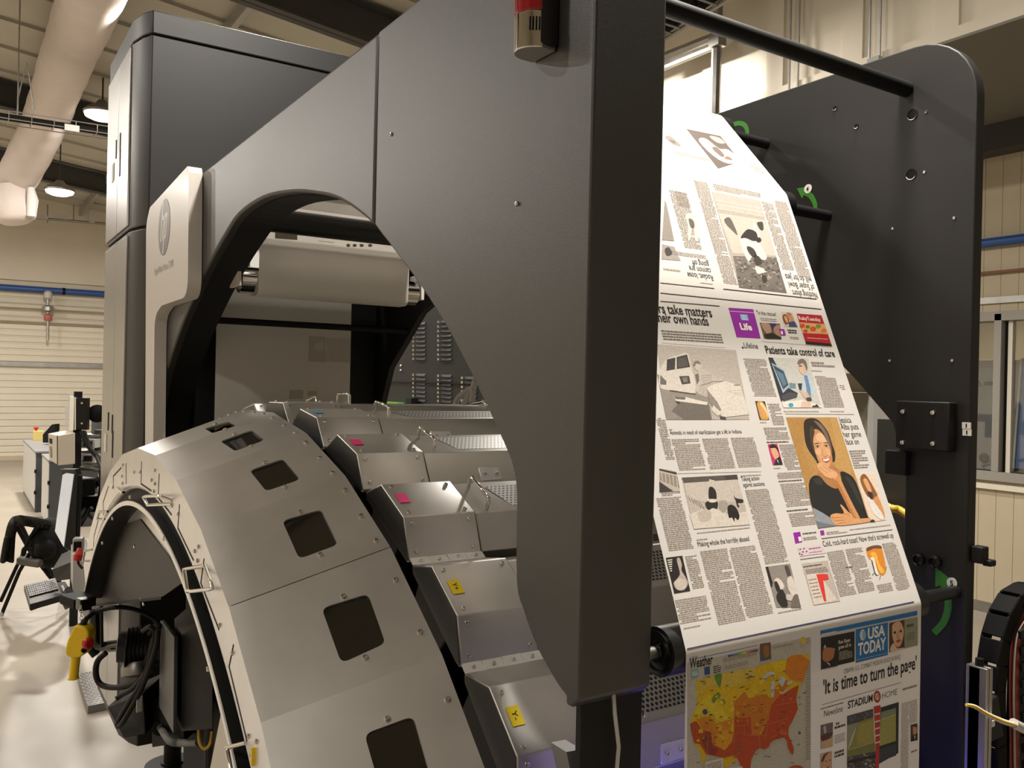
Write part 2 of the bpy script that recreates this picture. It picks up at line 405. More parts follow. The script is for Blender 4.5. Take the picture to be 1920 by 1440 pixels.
# window: outer frame, mullion, sliding leaf, two panes
ym = at(1873, 740, 0, WX)[1]
b = MB()
for y0, y1, z0, z1 in ((wy0, wy1, wz1-.07, wz1+.02), (wy0, wy1, wz0-.09, wz0), (wy1-.06, wy1, wz0, wz1), (wy0, wy0+.06, wz0, wz1), (ym-.035, ym+.035, wz0, wz1)):
    b.span((WX-.05, y0, z0), (WX+.12, y1, z1))
win = struct('window_1', b, 'grey_plastic', bevel=.004)
win.data.materials[0] = mat('window_frame_paint', (.27, .25, .215), .45)
ya = at(1884, 740, 0, WX)[1]
MB().span((WX+.02, ya-.03, wz0), (WX+.06, ym-.037, wz1-.09)).build('leaf_seal', 'black', win)
MB().span((WX+.0, ya-.06, wz0), (WX+.05, ya-.02, wz1-.06)).build('leaf_frame', 'cream_panel', win)
MB().span((WX+.03, wy0, wz0), (WX+.036, ya-.02, wz1-.06)).build('pane', 'clear_pane', win)
MB().span((WX+.06, ym+.03, wz0), (WX+.066, wy1-.05, wz1-.06)).build('pane', 'clear_pane', win)
# room beyond the window
b = MB(); b.span((11.6, 2, 0), (11.7, 9, 4)); b.span((WX+.15, 8.9, 0), (11.6, 9, 4)); b.span((WX+.15, 2, 0), (11.6, 2.1, 4)); b.span((WX+.15, 2, 3.9), (11.6, 9, 4))
struct('wall_office', b, 'office_wall')
o_c = thing('office_cabinet', (9.6, 5.6, 0), 'tall grey machine cabinet seen through the window in the right wall', 'cabinet')
ctop = at(1850, 675, 0, 9.3)[2]
cy0, cy1 = at(1915, 740, 0, 9.3)[1], 7.4
MB().span((9.3, cy0, 0), (9.9, cy1, ctop)).build('body', 'grey_plastic', o_c, bevel=.01)
b = MB()
for px, py, r in ((1829, 716, .045), (1835, 721, .03)):
    p = at(px, py, 0, 9.298)
    b.plate([(p.y+r*math.cos(a), p.z+r*.7*math.sin(a)) for a in (2*math.pi*i/20 for i in range(20))], [[(p.y+r*.6*math.cos(a), p.z+r*.4*math.sin(a)) for a in (2*math.pi*i/20 for i in range(20))]], lambda a, c, h: (9.298-h, a, c), .002)
for px in (1847, 1852, 1857, 1861):
    p = at(px, 719, 0, 9.298); b.span((9.296, p.y-.012, p.z-.02), (9.299, p.y+.012, p.z+.02))
b.build('emblem', 'black', o_c)
p = at(1846, 858, 0, 9.3)
MB().lathe([(.05, 0), (.05, .02), (.035, .022), (.03, .008), (.001, .008)], p, (-1, 0, 0), 24).build('round_vent', 'black', o_c)
o_p = thing('office_partition', (9.3, 4.6, 0), 'blue partition with white edge seen through the window', 'partition')
pts = [at(1916, 672, 0, 9.25), at(1901, 878, 0, 9.25), at(2080, 890, 0, 9.25), at(2080, 660, 0, 9.25)]
MB().prism(pts, (.03, 0, 0)).build('board', mat('office_blue', (.10, .17, .36), .5), o_p)
MB().tube([pts[0]-Vector((.01, 0, 0)), pts[1]-Vector((.01, 0, 0))], .012, 6).build('edge_strip', 'cream_panel', o_p)
b = MB(); b.span((9.26, 4.7, 0), (9.29, 4.75, 1.5)); b.build('foot_post', 'grey_plastic', o_p)
# boxed-in bulkhead over the right-hand aisle
fx, fz = 6.0, at(1540, 150, 0, 6.0)[2]
b = MB(); y = YF
while y < YB:                           # standing fascia sheets with ribs
    b.span((fx, y+.02, fz), (fx+.1, y+.62, 5.95)); b.span((fx-.025, y-.16, fz), (fx+.1, y+.02, 5.95)); y += .78
b.span((fx-.03, YF, fz-.03), (fx+.1, YB, fz+.05))
struct('trim_12', b, 'wall_cream')
MB().span((fx-.03, YF, fz-.05), (XR, YB, fz-.03)).build('trim_13', mat('soffit_grey', (.17, .16, .13), .6), kind='structure')
MB().span((XR-.25, YF, fz-.30), (XR, YB, fz-.05)).build('trim_14', 'roof_steel', kind='structure')

# ------------------------------------------------------------------ services in the hall
def rod_path(pts, r, n=8): return MB().tube(pts, r, n)
zp = at(1870, 453, 0, XR-.06)[2]
tag(rod_path([(XR-.06, YF+.1, zp), (XR-.06, YB-.1, zp)], .045, 10).build('blue_pipe', 'blue_pipe', smooth=40), 'blue pipe running along the cream right wall above the window', 'pipe')
zq = at(1870, 510, 0, XR-.03)[2]
tag(rod_path([(XR-.04, YF+.1, zq), (XR-.04, YB-.1, zq)], .014, 8).build('thin_conduit', mat('rust_pipe', (.22, .10, .06), .5), smooth=40), 'thin brownish conduit on the right wall just above the window', 'conduit')
yb = YB-.10
z1 = at(100, 545, 1, yb)[2]
t = thing('blue_pipe', (1, yb, z1), 'blue pipe along the far wall above the roller door', 'pipe')
rod_path([(-6.9, yb, z1), (3.3, yb, z1)], .075, 10).build('pipe', 'blue_pipe', t, smooth=40)
pc = at(117, 546, 1, yb); MB().lathe([(.085, 0), (.085, .06)], pc, (1, 0, 0), 14).build('coupling', 'black', t, smooth=40)
for py, r, lb in ((577, .05, 'upper of two thin pale conduits along the far wall under the blue pipe'), (602, .05, 'lower of two thin pale conduits along the far wall under the blue pipe')):
    zc = at(100, py, 1, yb)[2]
    tag(rod_path([(-6.9, yb, zc), (3.3, yb, zc)], r, 8).build('wall_conduit', 'cream_panel', smooth=40), lb, 'conduit', 'pale conduits on the far wall')
t = thing('valve_set', at(90, 575, 1, YB-.25), 'pale valve and filter set hanging down from the blue pipe on the far wall', 'valve')
yv = YB-.25
def vp(py, px=90): return at(px, py, 1, yv)
MB().lathe([(.05, 0), (.09, .03), (.09, .16), (.05, .2)], vp(561), (0, 0, 1), 14).build('upper_bowl', 'light_grey', t, smooth=40)
MB().lathe([(.06, 0), (.13, .03), (.13, .12), (.06, .16)], vp(585), (0, 0, 1), 14).build('gauge_body', 'galvanised', t, smooth=40)
MB().lathe([(.05, 0), (.09, .05), (.09, .14), (.03, .18)], vp(602), (0, 0, 1), 14).build('lower_bowl', mat('valve_red', (.45, .12, .10), .5), t, smooth=40)
MB().tube([vp(638), vp(550)], .03, 8).build('drop_pipe', 'galvanised', t, smooth=40)
# hanging cable basket and conduits crossing at the left
def basket(p0, p1, w, h, label, group):
    t = thing('cable_basket', (p0+p1)/2, label, 'cable tray', group)
    b = MB(); d = (p1-p0); n = max(8, int(d.length/.22)); W = Vector((0, w, 0))
    for s in (0, 1):
        for hh in (0, h): b.tube([p0+W*s+Vector((0, 0, hh)), p1+W*s+Vector((0, 0, hh))], .006, 5)
    for i in range(n+1):
        q = p0+d*(i/n); b.tube([q+Vector((0, 0, h)), q, q+W, q+W+Vector((0, 0, h))], .005, 5)
    b.build('wire_basket', 'galvanised', t)
    c = MB()
    for k in range(6):
        c.tube([p0+W*(.12+.15*k)+Vector((0, 0, .035+.012*(k % 3))), p1+W*(.12+.15*k)+Vector((0, 0, .035+.012*(k % 3)))], .022, 6)
    c.build('cable', 'black', t, smooth=60, kind='stuff'); return t
A = at(0, 220, 1, 11.0); B = at(205, 251, 1, 11.0); D = (B-A).normalized()
t = basket(A-D*5, B+D*1.2, .28, .085, 'galvanised wire cable basket full of black cables crossing under the white duct', 'cable baskets')
for px, py in ((33, 216),):
    q = at(px, py, 1, 11.1)
    MB().tube([q, q+Vector((0, 0, roof_z(q.x)-q.z-.05))], .008, 6).build('hanger_rod', 'galvanised', t)
    MB().tube([q+Vector((0, 0, .2)), q+Vector((.08, 0, .6)), q+Vector((.16, 0, .1))], .01, 6).build('hanger_sling', 'galvanised', t)
q = at(135, 240, 1, 10.98); MB().box(q, (.15, .02, .07)).build('tray_label', 'paper_white', t)
b = MB(); A = at(0, 403, 1, 22.5); B = at(200, 420, 1, 22.5); D = (B-A).normalized()
t = thing('rail_conduit', (A+B)/2, 'thin conduit rail crossing below the end of the white duct with small fittings', 'conduit')
b.tube([A-D*4, B+D*3], .03, 6); b.build('rail', 'steel_dull', t)
for px in (89, 138):
    q = at(px, 400, 1, 22.5); MB().tube([q-Vector((0, 0, .22)), q+Vector((0, 0, .2))], .012, 6).build('hanger', 'steel_dull', t)
for px in (77, 115, 172):
    q = at(px, 407, 1, 22.5); MB().box(q, (.28 if px != 172 else .1, .08, .10 if px != 172 else .28)).build('fitting', 'light_grey', t)
# fabric air duct with an elbow at its far end
dx = 0
duct_px = [(262, -330, 5.4), (222, -190, 6.3), (186, -60, 7.6), (168, 0, 8.7), (150, 50, 9.6), (130, 100, 10.5), (112, 150, 11.4), (95, 200, 12.2), (80, 240, 12.8), (50, 300, 13.6), (24, 345, 14.1), (-14, 378, 14.5)]
path = [dep(x, y, t_) for x, y, t_ in duct_px]
t = thing('fabric_duct', path[4], 'big white fabric air duct hanging under the roof at the left', 'air duct')
P = catmull(path, 6, False)
MB().tube(P, [.30*(1+.015*math.sin(i*1.7)+.012*math.sin(i*.61)) for i in range(len(P))], 28).build('sleeve', 'fabric_duct', t, smooth=60)
e0, e1 = dep(18, 352, 13.9), dep(30, 418, 13.9)
MB().tube([e0, e0*.5+e1*.5, e0*.12+e1*.88, e1], [.30, .31, .30, .20], 20).build('outlet', 'fabric_duct', t, smooth=60)
MB().tube([dep(58, 352, 13.8), dep(61, 375, 13.8), dep(59, 406, 13.8)], [.05, .085, .07], 10).build('end_tie', 'paper_white', t, smooth=60)
# high-bay lamps
def bay_lamp(x, y, z, label):
    t = thing('high_bay_lamp', (x, y, z), label, 'lamp', 'high bay lamps under the roof')
    MB().lathe([(.245, -.03), (.25, .0), (.20, .05), (.10, .10), (.06, .16), (.001, .17)], (x, y, z), (0, 0, 1), 24).build('housing', 'steel_dull', t, smooth=40)
    MB().lathe([(.235, -.03), (.22, -.07), (.14, -.105), (.001, -.115)], (x, y, z), (0, 0, 1), 24).build('diffuser', 'lamp_emit', t)
    MB().tube([(x, y, z+.15), (x, y, roof_z(x)-.05)], .012, 6).build('suspension_rod', 'roof_steel', t)
    return t
for i, (x, y, z, p) in enumerate(BAYS[:2]):
    bay_lamp(x, y, z+.02, ('glowing round high bay lamp beside the tall dark cabinet, nearer of two', 'glowing round high bay lamp farther off, near the far wall')[i])
# cable trays, hanger posts and conduits in front of the bulkhead
t = thing('cable_ladder', (4.6, 5.5, 4.9), 'dark cable ladder crowded with black cables near the bulkhead, top right', 'cable tray')
p0, p1 = dep(1196, 25, 6.4), dep(1336, -75, 5.6)
b = MB(); d = p1-p0; W = Vector((.45, 0, 0)); dn = d.normalized()
for s in (0, 1): b.tube([p0-d*.4+W*s, p1+d*.5+W*s], .02, 6)
for i in range(16): b.tube([p0-d*.4+d*1.9*i/15, p0-d*.4+d*1.9*i/15+W], .012, 5)
b.build('ladder', 'galvanised', t)
c = MB()
for k in range(9): c.tube([p0-d*.4+W*(.06+.11*k)+Vector((0, 0, .04)), p1+d*.5+W*(.06+.11*k)+Vector((0, 0, .04+.01*(k % 3)))], .026, 6)
c.build('cable', 'black', t, smooth=60, kind='stuff')
t = thing('hanger_post', at(1345, 210, 0, 5.7), 'galvanised hanger post with a pipe beam in front of the bright bulkhead', 'post')
MB().tube([at(1341, 214, 0, 5.7), at(1347, -30, 0, 5.7)], .045, 8).build('post', 'steel_dull', t)
MB().tube([at(1240, 112, 0, 5.72), at(1347, 70, 0, 5.72)], .06, 8).build('pipe_beam', 'steel_dull', t, smooth=40)
MB().tube([at(1240, 128, 0, 5.74), at(1347, 84, 0, 5.74)], .035, 8).build('lower_beam', 'steel_dull', t, smooth=40)
MB().box(at(1345, 78, 0, 5.68), (.1, .12, .1)).build('clamp', 'steel_dull', t)
for px, yb_, lb in ((1488, 180, 'pair of thin vertical conduits on the bulkhead behind the black crossbar'), (1640, 118, 'pair of vertical conduits on the bulkhead above the far side frame')):
    q = at(px, yb_, 0, 5.93); t = thing('wall_conduit', q, lb, 'conduit', 'vertical conduits on the bulkhead')
    for s in (-.04, .05):
        MB().tube([q+Vector((0, s, 0)), q+Vector((0, s, 5.7-q.z))], .011, 6).build('tube', 'galvanised', t, smooth=40)
    MB().box(q+Vector((0, 0, .02)), (.05, .10, .04)).build('end_clip', 'galvanised', t)

# ================================================================== the press
XP0, XP1 = .75, .885                    # near side frame, outer and inner faces
YN = .965                               # its near end
ZT = 2.845                              # its top
archpx = [(302, 742), (310, 702), (323, 657), (340, 609), (358, 565), (376, 525), (396, 485), (420, 443), (447, 403), (493, 372), (547, 361), (593, 364), (640, 377), (700, 423), (760, 498), (805, 562), (850, 637), (900, 737), (940, 823), (960, 875), (967, 930), (967, 1090), (982, 1150), (1005, 1213), (1040, 1277), (1060, 1305)]
arch = [at(x, y, 0, XP0) for x, y in archpx]
arch2 = [Vector((p.y, p.z)) for p in arch]
arch2 = [Vector((4.06, 1.70)), Vector((4.0, 1.94))]+catmull(arch2, 4, False)
tip = [Vector((1.0, 1.637)), Vector((.985, 1.637)), Vector((.968, 1.652))]
YS = at(705, 250, 0, XP0)[1]            # the panel joint
corner = [Vector((YN+.14-.14*math.cos(a), ZT-.14+.14*math.sin(a))) for a in (math.pi/2*i/8 for i in range(9))]
frame = thing('press_side_frame', (.82, 2.0, 1.64), 'broad dark grey near side frame of the press with the big arched cutout', 'machine frame')
ia = min(range(len(arch2)), key=lambda i: abs(arch2[i].x-YS)+(9 if arch2[i].y < 2.3 else 0))
GAP = .0035
pa = [Vector((4.06, ZT))]+arch2[:ia]+[Vector((YS+GAP, arch2[ia].y)), Vector((YS+GAP, ZT))]
pb = [Vector((YS-GAP, arch2[ia].y))]+arch2[ia+1:]+tip+corner+[Vector((YS-GAP, ZT))]
for nm, pp in (('arch_panel', pa), ('front_panel', pb)):
    MB().prism([(XP0, p.x, p.y) for p in pp], (XP1-XP0, 0, 0)).build(nm, 'frame_paint', frame, bevel=.009)
inner = [Vector((p.x, p.y)) for p in arch2]
MB().prism([(XP0+.012, YS-GAP*1.5, arch2[ia].y+.03), (XP0+.012, YS+GAP*1.5, arch2[ia].y+.03), (XP0+.012, YS+GAP*1.5, ZT-.004), (XP0+.012, YS-GAP*1.5, ZT-.004)], (.11, 0, 0)).build('joint_strip', 'black', frame)
b = MB(); off = .0015                    # black lining of the arch reveal
q = arch2[:-6]
for i in range(len(q)-1):
    for x0, x1 in ((XP0+.03, XP1),):
        def sh(p): c = Vector((2.45, 1.2)); return p+(c-p).normalized()*off
        a, c = sh(q[i]), sh(q[i+1]); b.add([(x0, a.x, a.y), (x1, a.x, a.y), (x1, c.x, c.y), (x0, c.x, c.y)], [(0, 1, 2, 3)])
b.build('arch_lining', 'frame_dark', frame)
for px, py in ((734, 252), (970, 382)):
    screw(frame, at(px, py, 0, XP0), (-1, 0, 0), .004)
# post that carries the frame at its near end
post = thing('support_plate', (.83, 1.0, 0), 'dark upright support plate standing under the near end of the side frame', 'support')
MB().span((.768, .985, .02), (.884, .999, 1.66)).build('plate', 'frame_dark', post, bevel=.002)
MB().span((.74, .95, 0), (.92, 1.15, .02)).build('base_plate', 'frame_dark', post)
MB().tube([at(1150, 1296, 1, .975), at(1153, 1340, 1, .972), at(1160, 1400, 1, .972), (0.80, .975, 1.2)], .003, 8).build('cable', 'light_grey', post, smooth=60)
MB().prism([at(1062, 1410, 1, 1.02), at(1090, 1405, 1, 1.02), at(1125, 1440, 1, 1.02), at(1125, 1470, 1, 1.02), at(1075, 1470, 1, 1.02)], (0, .04, 0)).build('bracket', 'grey_plastic', post)
screw(post, at(1208, 1339, 1, .985), (0, -1, 0), .004)

# beacon on the front panel
bc = at(1000, 60, 0, XP0); by = bc.y
t = thing('warning_beacon', at(1003, 112, 0, XP0), 'red and chrome flashing beacon fixed high on the dark front panel', 'warning beacon')
yb0, yb1 = at(1052, 60, 0, XP0)[1], at(996, 60, 0, XP0)[1]
zb = at(1022, 96, 0, XP0)[2]; zt = zb+.20
wb = .030; yc = (yb0+yb1)/2; xc = XP0-.012
def dring(r, z0, z1, depth, nm, m, par, bev=.002):    # a D-shaped slice standing off the panel
    pts = [(XP0-.001, yc-r, z0)]+[(XP0-depth-r*math.sin(a), yc-r*math.cos(a), z0) for a in (math.pi*i/16 for i in range(17))]+[(XP0-.001, yc+r, z0)]
    return MB().prism(pts, (0, 0, z1-z0)).build(nm, m, par, bevel=bev)
dring(.036, zb-.004, zt, .008, 'mount', 'frame_dark', t, .003)
dring(.030, zb-.010, zb+.046, .022, 'chrome_body', 'chrome', t)
dring(.0305, zb+.046, zb+.15, .022, 'red_lens', 'red_lens', t)
b = MB()
for k in range(4):
    a_ = math.radians(18+9*k); b.box((XP0-.022-.030*math.sin(a_), yc-.030*math.cos(a_), zb+.025), (.0022, .0022, .020))
b.build('sounder_slot', 'black', t)

# far side frame
XF = 1.73
ff = thing('far_side_frame', (1.745, 2.0, 0), 'dark far side frame of the press with arrow stickers and rounded top corner', 'machine frame')
farch = [Vector((1.10, .02)), Vector((1.104, 1.917)), Vector((1.137, 2.03)), Vector((1.238, 2.13)), Vector((1.40, 2.27)), Vector((1.65, 2.43)), Vector((1.98, 2.55)), Vector((2.45, 2.60)), Vector((2.9, 2.57)), Vector((3.25, 2.46)), Vector((3.43, 2.40)), Vector((3.6, 2.27)), Vector((3.75, 2.158)), Vector((3.83, 2.0)), Vector((3.87, 1.8)), Vector((3.87, .02))]
fc = [Vector((YN+.14-.14*math.cos(a), ZT-.14+.14*math.sin(a))) for a in (math.pi/2*i/8 for i in range(9))]
pp = farch+[Vector((4.06, .02)), Vector((4.06, ZT))]+fc[::-1]+[Vector((YN, .02))]
MB().prism([(XF, p.x, p.y) for p in pp], (.03, 0, 0)).build('plate', 'far_frame', ff, bevel=.003)
def hole(px, py, r, m='black', rim=True):
    p = at(px, py, 0, XF)
    MB().lathe([(r*1.15, 0), (r*1.12, .0012), (r, .0012), (r*.98, .0004), (.0001, .0004)], p, (-1, 0, 0), 20).build('bore', m, ff)
    if rim:
        rr = MB(); n = 8
        rr.tube([p+Vector((-.002, r*1.02*math.cos(a), r*1.02*math.sin(a))) for a in (math.radians(200+140*i/n) for i in range(n+1))], .0012, 5); rr.build('bore_glint_edge', 'screw_steel', ff)
hole(1711, 215, .011); hole(1709, 327, .011); hole(1566, 203, .005); hole(1606, 237, .005)
for px, py in ((1737, 210), (1790, 409), (1734, 323), (1674, 429), (1669, 676), (1786, 676)): screw(ff, at(px, py, 0, XF), (-1, 0, 0), .0035)
# bolted block and cover lower down
blk = MB()
a, c = at(1680, 751, 0, XF-.03), at(1778, 835, 0, XF-.03)
blk.span((XF-.03, c.y, at(1683, 840, 0, XF-.03)[2]), (XF, a.y, a.z)).build('bolted_block', 'frame_dark', ff, bevel=.003)
for px, py in ((1694, 772), (1750, 774), (1693, 830), (1750, 832)): screw(ff, at(px, py, 0, XF-.03), (-1, 0, 0), .0055)
a, c = at(1675, 845, 0, XF-.02), at(1697, 892, 0, XF-.02)
MB().span((XF-.02, c.y, c.z), (XF, a.y+.02, a.z)).build('small_block', 'frame_dark', ff, bevel=.002)
for i, (px, py) in enumerate(((1782, 804), (1812, 798), (1813, 811))):
    p = at(px, py, 0, XF-.001); o = MB().span((XF-.0015, p.y-.009, p.z-.0065), (XF+.001, p.y+.009, p.z+.0065)).build('number_tag', 'paper_white', ff)
    MB().span((XF-.002, p.y-.0012, p.z-.004), (XF-.0012, p.y+.0012, p.z+.004)).build('mark', 'black', o)
for px, py in ((1726, 1048), (1757, 1052)):
    MB().lathe([(.012, 0), (.013, .012), (.008, .016), (.007, .010), (.0001, .010)], at(px, py, 0, XF), (-1, 0, 0), 16).build('cap_screw', 'black_gloss', ff, smooth=40)
p = at(1700, 800, 0, XF)
# latch on the near edge
a = at(1833, 1042, 0, XF+.015); MB().box(a+Vector((.008, -.0, .002)), (.026, .024, .034)).box(a+Vector((.022, -.012, -.014)), (.022, .018, .013)).build('edge_latch', 'frame_dark', ff, bevel=.003)
# arrow stickers: curved bands lying on the plate
def arrow(pxs, width, head, num):
    P = [at(x, y, 0, XF-.0012) for x, y in pxs]; P = [Vector((p.y, p.z)) for p in P]
    C_ = catmull(P, 6, False); n = len(C_); L = []; Rr = []
    for i in range(n):
        t = (C_[min(i+1, n-1)]-C_[max(i-1, 0)]).normalized(); nn = Vector((-t.y, t.x)); w = width*(.75+.25*i/n)
        L.append(C_[i]+nn*w); Rr.append(C_[i]-nn*w)
    b = MB()
    for i in range(n-1): b.prism([(XF-.0012, q.x, q.y) for q in (L[i], L[i+1], Rr[i+1], Rr[i])], (.001, 0, 0))
    if head:
        t = (C_[-1]-C_[-3]).normalized(); nn = Vector((-t.y, t.x)); e = C_[-1]
        b.prism([(XF-.0012, q.x, q.y) for q in (e+nn*width*2.3, e+t*width*4.2, e-nn*width*2.3)], (.001, 0, 0))
    o = b.build('arrow_sticker', 'green_sticker', ff)
    if num:
        p = at(num[0], num[1], 0, XF-.0012)
        MB().lathe([(.011, 0), (.011, .0008), (.0001, .0008)], p, (-1, 0, 0), 20).build('number_disc', 'paper_white', o)
        tb = MB(); text3d(tb, num[2], p+Vector((-.0022, .0035, -.0055)), (0, -1, 0), (0, 0, 1), .007, .011, .02); tb.build('numeral', 'black', o)
arrow([(1751, 1187), (1770, 1165), (1778, 1135), (1774, 1108), (1769, 1095)], .0088, True, (1785, 1093, '5'))
arrow([(1527, 400), (1528, 384), (1520, 368), (1509, 361)], .0066, True, (1515, 354, '4'))
arrow([(1397, 268), (1401, 250), (1396, 235), (1384, 231), (1370, 236)], .0066, False, None)

# top crossbar between the frames
pz = at(1700, 168, 0, XF)
tag(MB().tube([(XP1, pz.y, pz.z), (XF, pz.y, pz.z)], .0165, 20).build('crossbar', 'black', smooth=40), 'thick black round crossbar tying the tops of the two side frames', 'crossbar')
pm = at(410, 600, 0, XP1)
tag(MB().tube([(XP1, pm.y+.02, pm.z), (XF, pm.y+.02, pm.z)], .0135, 16).build('crossbar', 'black', smooth=40), 'thin black crossbar seen through the arch in front of the hanging grey sheet', 'crossbar')

# ------------------------------------------------------------------ white branded panel
lp = thing('logo_panel', (.73, 3.6, 1.75), 'stepped white panel with the round emblem at the left of the arch', 'panel')
XLp = .700
ou = [(3.285, 2.86), (4.03, 2.845), (4.075, 2.75), (4.06, 1.70), (3.895, 1.70), (3.895, 2.345), (3.262, 2.382)]
ou = [at(352, 311, 0, XLp), at(281, 389, 0, XLp), at(274, 420, 0, XLp), at(272, 840, 0, XLp), at(287, 840, 0, XLp), at(290, 592, 0, XLp), at(303, 573, 0, XLp), at(352, 556, 0, XLp), at(354, 318, 0, XLp)]
p2 = rounded([(p.y, p.z) for p in ou], [.02, .05, .12, 0, 0, .08, .06, .08, .03])
MB().plate(p2, [], lambda a, c, h: (XLp+h, a, c), .048).build('shell', 'white_plastic', lp, bevel=.012)
ec = at(308, 426, 0, XLp); er = abs(at(297.2, 426, 0, XLp)[1]-at(318.5, 426, 0, XLp)[1])/2
def lfn(a, c, h): return (XLp-.0008-h, ec.y-a, ec.z+c)      # a to the viewer's right
disc = [(er*math.cos(2*math.pi*i/48), er*math.sin(2*math.pi*i/48)) for i in range(48)]
k = er
def bar(x0, y0, x1, y1, w): return [(x0-w, y0), (x0+w, y0), (x1+w, y1), (x1-w, y1)]
sl = .36                                  # italic slope
def P_(x, y): return (k*(x+sl*y*.75), k*y)
w = .085
hst = [P_(-.42-w, -.46), P_(-.42+w, -.46), P_(-.42+w, .28), P_(-.18, .28), P_(-.10-w+.02, .15), P_(-.10-w, -.46), P_(-.10+w, -.46), P_(-.10+w, .36), P_(-.14, .44), P_(-.42+w, .44), P_(-.42+w, .99*.93), P_(-.42-w, .90)]
pst = [P_(.14-w, -.93), P_(.14+w, -.92), P_(.14+w, -.44), P_(.42, -.44), P_(.52, -.34), P_(.52, .36), P_(.44, .46), P_(.14-w, .46)]
phole = [P_(.14+w, -.30), P_(.36, -.30), P_(.37, .30), P_(.14+w, .30)]
MB().plate(disc, [], lfn, .0004).build('emblem', 'logo_grey', lp)
b = MB(); b.plate(hst, [], lambda a, c, h: lfn(a, c, h+.0006), .0004); b.plate(pst, [phole], lambda a, c, h: lfn(a, c, h+.0006), .0004)
b.build('emblem_letters', 'white_plastic', lp)
q0, q1 = at(290, 510, 0, XLp), at(325, 494, 0, XLp)
tb = MB(); text3d(tb, 'PageWide Press T240', (XLp-.001, q0.y, (q0.z+q1.z)/2-.012), (0, -1, 0), (0, 0, 1), q0.y-q1.y, .03, .0); tb.build('model_text', mat('print_grey', (.34, .32, .30), .5), lp)

# ------------------------------------------------------------------ tall dark tower behind
tw = thing('control_tower', (1.2, 4.55, .4), 'tall dark grey cabinet tower rising behind the arch panel', 'cabinet')
TZ = 3.72
prof = [(.66, 4.27), (.685, 4.16), (.712, 4.10), (1.78, 4.10), (1.78, 4.96), (.66, 4.96)]
def tow(z0, z1, inset=0): return MB().prism([(x+(inset if x < .7 else 0), y+(inset if y < 4.2 else 0), z0) for x, y in prof], (0, 0, z1-z0))
tow(.45, 2.752).build('lower_body', 'tower_paint', tw, bevel=.005)
tow(2.764, 3.61).build('upper_body', 'tower_paint', tw, bevel=.005)
tow(3.616, TZ).build('top_cap', 'tower_paint', tw, bevel=.006)
tow(.46, 3.7, .012).build('seam_core', 'black', tw)
ys_ = at(217, 640, 0, .66)[1]
for nm, (y0, y1) in (('door', (4.285, ys_-.004)), ('door', (ys_+.004, 4.945))):
    for z0, z1 in ((.5, 2.735), (2.78, 3.6)):
        d = MB().span((.652, y0, z0), (.664, y1, z1)).build(nm, 'tower_door', tw, bevel=.002)
for px, py, hh in ((202.5, 790, .09), (210, 795, .09), (210.5, 833, .13), (225, 267, .09), (217.5, 280, .09), (224.5, 305, .13)):
    p = at(px, py, 0, .65); MB().span((.6495, p.y-.012, p.z-hh/2), (.6545, p.y+.012, p.z+hh/2)).build('latch_slot', 'black', tw)
for px, py in ((197.5, 830), (212, 324)):
    p = at(px, py, 0, .65); MB().span((.6485, p.y-.03, p.z-.045), (.6545, p.y+.03, p.z+.045)).build('door_label', 'paper_white', tw)
for x, y in ((1.35, 4.3), (1.35, 4.9), (1.7, 4.3), (1.7, 4.9)): MB().tube([(x, y, 0), (x, y, .46)], .035, 10).build('foot', 'frame_dark', tw)
# ------------------------------------------------------------------ louvred cabinet beyond the far frame
lc = thing('louvred_cabinet', (2.9, 5.0, 0), 'dark cabinet with columns of vent louvres seen through the arch', 'cabinet')
MB().span((2.6, 3.7, 0), (3.3, 6.6, 2.9)).build('body', mat('louvre_paint', (.020, .0205, .0185), .55, spec=.25), lc, bevel=.01)
MB().span((2.594, 3.7, 2.085), (2.601, 6.6, 2.093)).build('joint', 'black', lc)
for px, (y0, y1), n in ((780, (610, 675), 9), (827, (606, 676), 9), (780, (705, 760), 8), (827, (707, 762), 8), (872, (711, 762), 7)):
    b = MB(); g = MB()
    for i in range(n):
        p = at(px, y0+(y1-y0)*i/(n-1), 0, 2.6)
        b.prism([(2.6, p.y, p.z), (2.6, p.y, p.z+.016), (2.593, p.y, p.z)], (0, -.14, 0))
        g.box((2.590, p.y+.012, p.z+.008), (.012, .022, .014))  # steel blocks shaped as the dots of light at the louvre ends
    o = b.build('louvre_column', 'louvre_paint', lc); g.build('louvre_dots', 'screw_steel', o)
for px, py in ((752, 686), (752, 694)): screw(lc, at(px, py, 0, 2.6), (-1, 0, 0), .01)
p = at(732, 762, 0, 2.55); MB().span((2.55, p.y-.12, p.z-.03), (2.6, p.y+.12, p.z+.03)).build('green_terminal', 'green_part', lc)
p = at(766, 758, 0, 2.55); MB().span((2.55, p.y-.04, p.z-.04), (2.6, p.y+.04, p.z+.04)).build('socket', 'black', lc)
hs = thing('hose_loop', at(880, 765, 0, 1.5), 'grey hoses looping up beside the arch edge', 'hose')
for pts in ([(850, 768), (858, 748), (872, 735), (890, 726)], [(866, 768), (873, 750), (882, 735), (893, 715)], [(884, 768), (886, 745), (888, 722), (896, 700)]):
    MB().tube(catmull([at(x, y, 0, 1.5) for x, y in pts], 6, False), .010, 8).build('hose', 'light_grey', hs, smooth=60)
MB().tube(catmull([at(x, y, 0, 1.45) for x, y in ((883, 768), (885, 757), (898, 755), (906, 753), (912, 760), (910, 770))], 5, False), .006, 8).build('fitting', 'chrome', hs, smooth=60)

